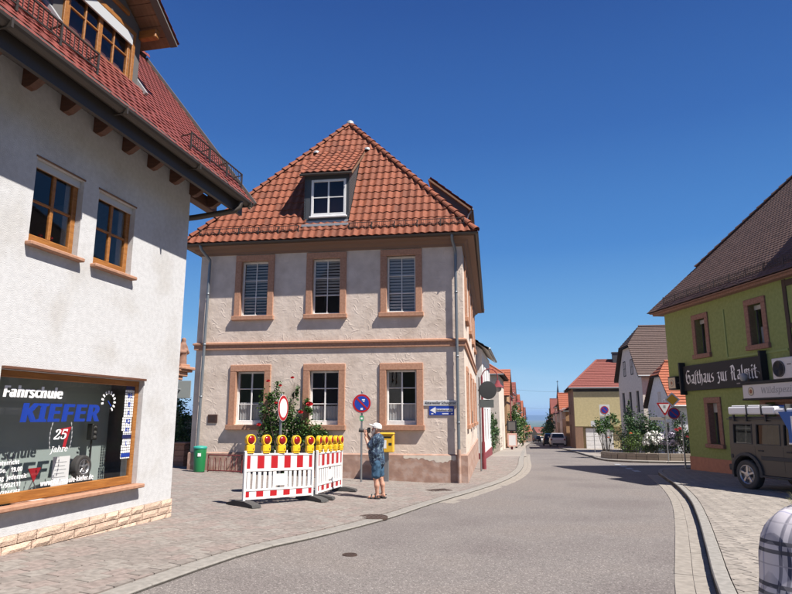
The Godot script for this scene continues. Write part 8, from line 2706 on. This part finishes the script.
# ---------------------------------------------------------------- clear summer air: deep blue overhead, pale towards the horizon, a scrap of cloud
func sky_texture() -> ImageTexture:
	var w := 1024
	var h := 512
	var el := [0.0, 1.5, 4.0, 8.0, 15.0, 25.0, 36.0, 55.0, 90.0]
	var col := [Color(0.37, 0.52, 0.64), Color(0.31, 0.48, 0.62), Color(0.20, 0.385, 0.575), Color(0.112, 0.28, 0.51), Color(0.052, 0.172, 0.42), Color(0.029, 0.101, 0.31), Color(0.0185, 0.064, 0.228), Color(0.0105, 0.046, 0.175), Color(0.009, 0.038, 0.145)]
	var nz := FastNoiseLite.new()
	nz.seed = 4
	nz.frequency = 0.012
	nz.fractal_octaves = 4
	var im := Image.create(w, h, false, Image.FORMAT_RGBF)
	for y in h:
		var e := 90.0 - 180.0 * (y + 0.5) / h
		var c := Color(0.13, 0.13, 0.12)
		if e >= 0:
			for i in el.size() - 1:
				if e <= el[i + 1]:
					c = col[i].lerp(col[i + 1], (e - el[i]) / (el[i + 1] - el[i]))
					break
		for x in w:
			var k := c
			if e > 0.0 and e < 12.0:      # thin streaks of high cloud low down
				var n: float = nz.get_noise_2d(min(x, w - x) * 0.6, y * 7.0)
				k = c.lerp(Color(0.46, 0.53, 0.60), clamp(n * 1.2 - 0.1, 0.0, 1.0) * 0.35 * clamp(1.0 - abs(e - 3.0) / 5.0, 0.0, 1.0))
				var az := (x + 0.5) / w * 360.0 - 180.0
				var d := Vector2((az - 14.0) / 0.75, (e - 3.25) / 0.3).length()
				k = k.lerp(Color(0.55, 0.60, 0.64), clamp(1.2 - d, 0.0, 0.55))
			im.set_pixel(x, y, Color(k.r * 0.84, k.g * 0.82, k.b * 0.82))
	return ImageTexture.create_from_image(im)

# ---------------------------------------------------------------- the scene
func _ready() -> void:
	rng.seed = 20240611
	var cam := Camera3D.new()
	cam.name = "camera"
	add_child(cam)
	cam.position = Vector3(0, 1.65, 0)
	cam.rotation.x = 0.19056
	cam.fov = rad_to_deg(2.0 * atan(297.0 / 618.0))
	cam.near = 0.1
	cam.far = 20000.0
	cam.current = true
	var env := Environment.new()
	env.background_mode = Environment.BG_SKY
	var sky := Sky.new()
	var sm := PanoramaSkyMaterial.new()
	sm.panorama = sky_texture()
	sky.sky_material = sm
	env.sky = sky
	env.tonemap_mode = Environment.TONE_MAPPER_LINEAR
	env.tonemap_exposure = 1.8
	env.fog_enabled = true
	env.fog_density = 0.00012
	env.fog_light_color = Color(0.62, 0.76, 0.95)
	env.sdfgi_enabled = true
	env.ssao_enabled = true
	env.ssil_enabled = true
	var we := WorldEnvironment.new()
	we.name = "world_environment"
	we.environment = env
	add_child(we)
	var sun := DirectionalLight3D.new()
	sun.name = "sun"
	add_child(sun)
	sun.light_color = Color(1.0, 0.975, 0.94)
	sun.light_energy = 1.6
	sun.light_angular_distance = 0.5
	sun.shadow_enabled = true
	sun.look_at_from_position(Vector3(0.58, 1.0, 0.40) * 60.0, Vector3.ZERO)
	make_materials()
	mat("iron", lin(0.09, 0.06, 0.05), 0.7, 0.3)
	mat("cornice", lin(0.21, 0.125, 0.085), 0.8)
	mat("pipe_grey", lin(0.20, 0.22, 0.24), 0.45, 0.5)
	mat("letter_grey", lin(0.32, 0.33, 0.34), 0.5)
	mat("letter_navy", lin(0.01, 0.015, 0.08), 0.5)
	mat("plate_grey", lin(0.30, 0.33, 0.33), 0.5, 0.3)
	mat("alloy", lin(0.45, 0.45, 0.46), 0.35, 0.8)
	mat("petal_red", lin(0.45, 0.008, 0.012), 0.6)
	mat("petal_white", lin(0.70, 0.70, 0.66), 0.7)
	mat("petal_pink", lin(0.60, 0.13, 0.14), 0.7)
	mat("petal_lilac", lin(0.55, 0.50, 0.62), 0.7)
	mat("bark", lin(0.10, 0.075, 0.05), 0.9)
	var lf := mat("leaf", Color.WHITE, 0.55)
	lf.vertex_color_use_as_albedo = true
	lf.backlight_enabled = true
	lf.backlight = Color(0.5, 0.55, 0.25)
	tri_tex(mat("inn_stone", Color.WHITE, 0.9), tones(noise_image(256, 0.03, 5, 71), [[0.2, Color(0.22, 0.12, 0.085)], [0.8, Color(0.30, 0.17, 0.125)]]), 0.9)
	mat("green_band", lin(0.26, 0.33, 0.12), 0.9)
	mat("cream_panel", lin(0.60, 0.52, 0.36), 0.6)
	mat("crest_grey", lin(0.25, 0.24, 0.24), 0.6)
	mat("crest_brown", lin(0.28, 0.10, 0.05), 0.6)
	mat("sign_white_dull", lin(0.62, 0.62, 0.62), 0.5)
	mat("spire_slate", lin(0.03, 0.045, 0.075), 0.6)
	mat("board_white", lin(0.66, 0.65, 0.66), 0.4)
	mat("lid_green", lin(0.03, 0.30, 0.24), 0.45)
	mat("mirror_back", lin(0.02, 0.022, 0.024), 0.6)
	mat("mirror_plate", lin(0.06, 0.07, 0.07), 0.6)
	mat("sign_beige", lin(0.35, 0.32, 0.28), 0.6)
	mat("petal_orange", lin(0.60, 0.13, 0.04), 0.7)
	mat("car_brown", lin(0.056, 0.051, 0.047), 0.38, 0.1)
	mat("car_white", lin(0.70, 0.70, 0.70), 0.3)
	mat("car_black", lin(0.02, 0.022, 0.03), 0.25)
	mat("car_silver", lin(0.35, 0.36, 0.38), 0.35, 0.5)
	mat("blue_cloth", lin(0.04, 0.12, 0.38), 0.7)
	var sk := mat("skin", lin(0.50, 0.27, 0.19), 0.55)
	sk.subsurf_scatter_enabled = true
	sk.subsurf_scatter_strength = 0.15
	mat("hair_white", lin(0.66, 0.63, 0.60), 0.9)
	mat("cap_white", lin(0.72, 0.71, 0.69), 0.85)
	tri_tex(mat("shirt_blue", Color.WHITE, 0.85), tones(noise_image(256, 0.035, 3, 91, FastNoiseLite.TYPE_CELLULAR), [[0.2, Color(0.012, 0.022, 0.05)], [0.5, Color(0.02, 0.04, 0.085)], [0.62, Color(0.06, 0.12, 0.17)], [0.75, Color(0.25, 0.32, 0.36)]]), 0.45, false)
	tri_tex(mat("denim", Color.WHITE, 0.85), tones(noise_image(256, 0.05, 4, 92), [[0.2, Color(0.025, 0.07, 0.13)], [0.8, Color(0.05, 0.12, 0.20)]]), 0.4, false)
	tri_tex(mat("plaid", Color.WHITE, 0.85), plaid_texture(), 0.17, false)
	mat("shutter_grey", lin(0.45, 0.46, 0.47), 0.6)
	make_ground()
	make_left_house()
	make_main_house()
	make_inn()
	make_far_houses()
	make_street_things()
	make_cars()
	make_people()
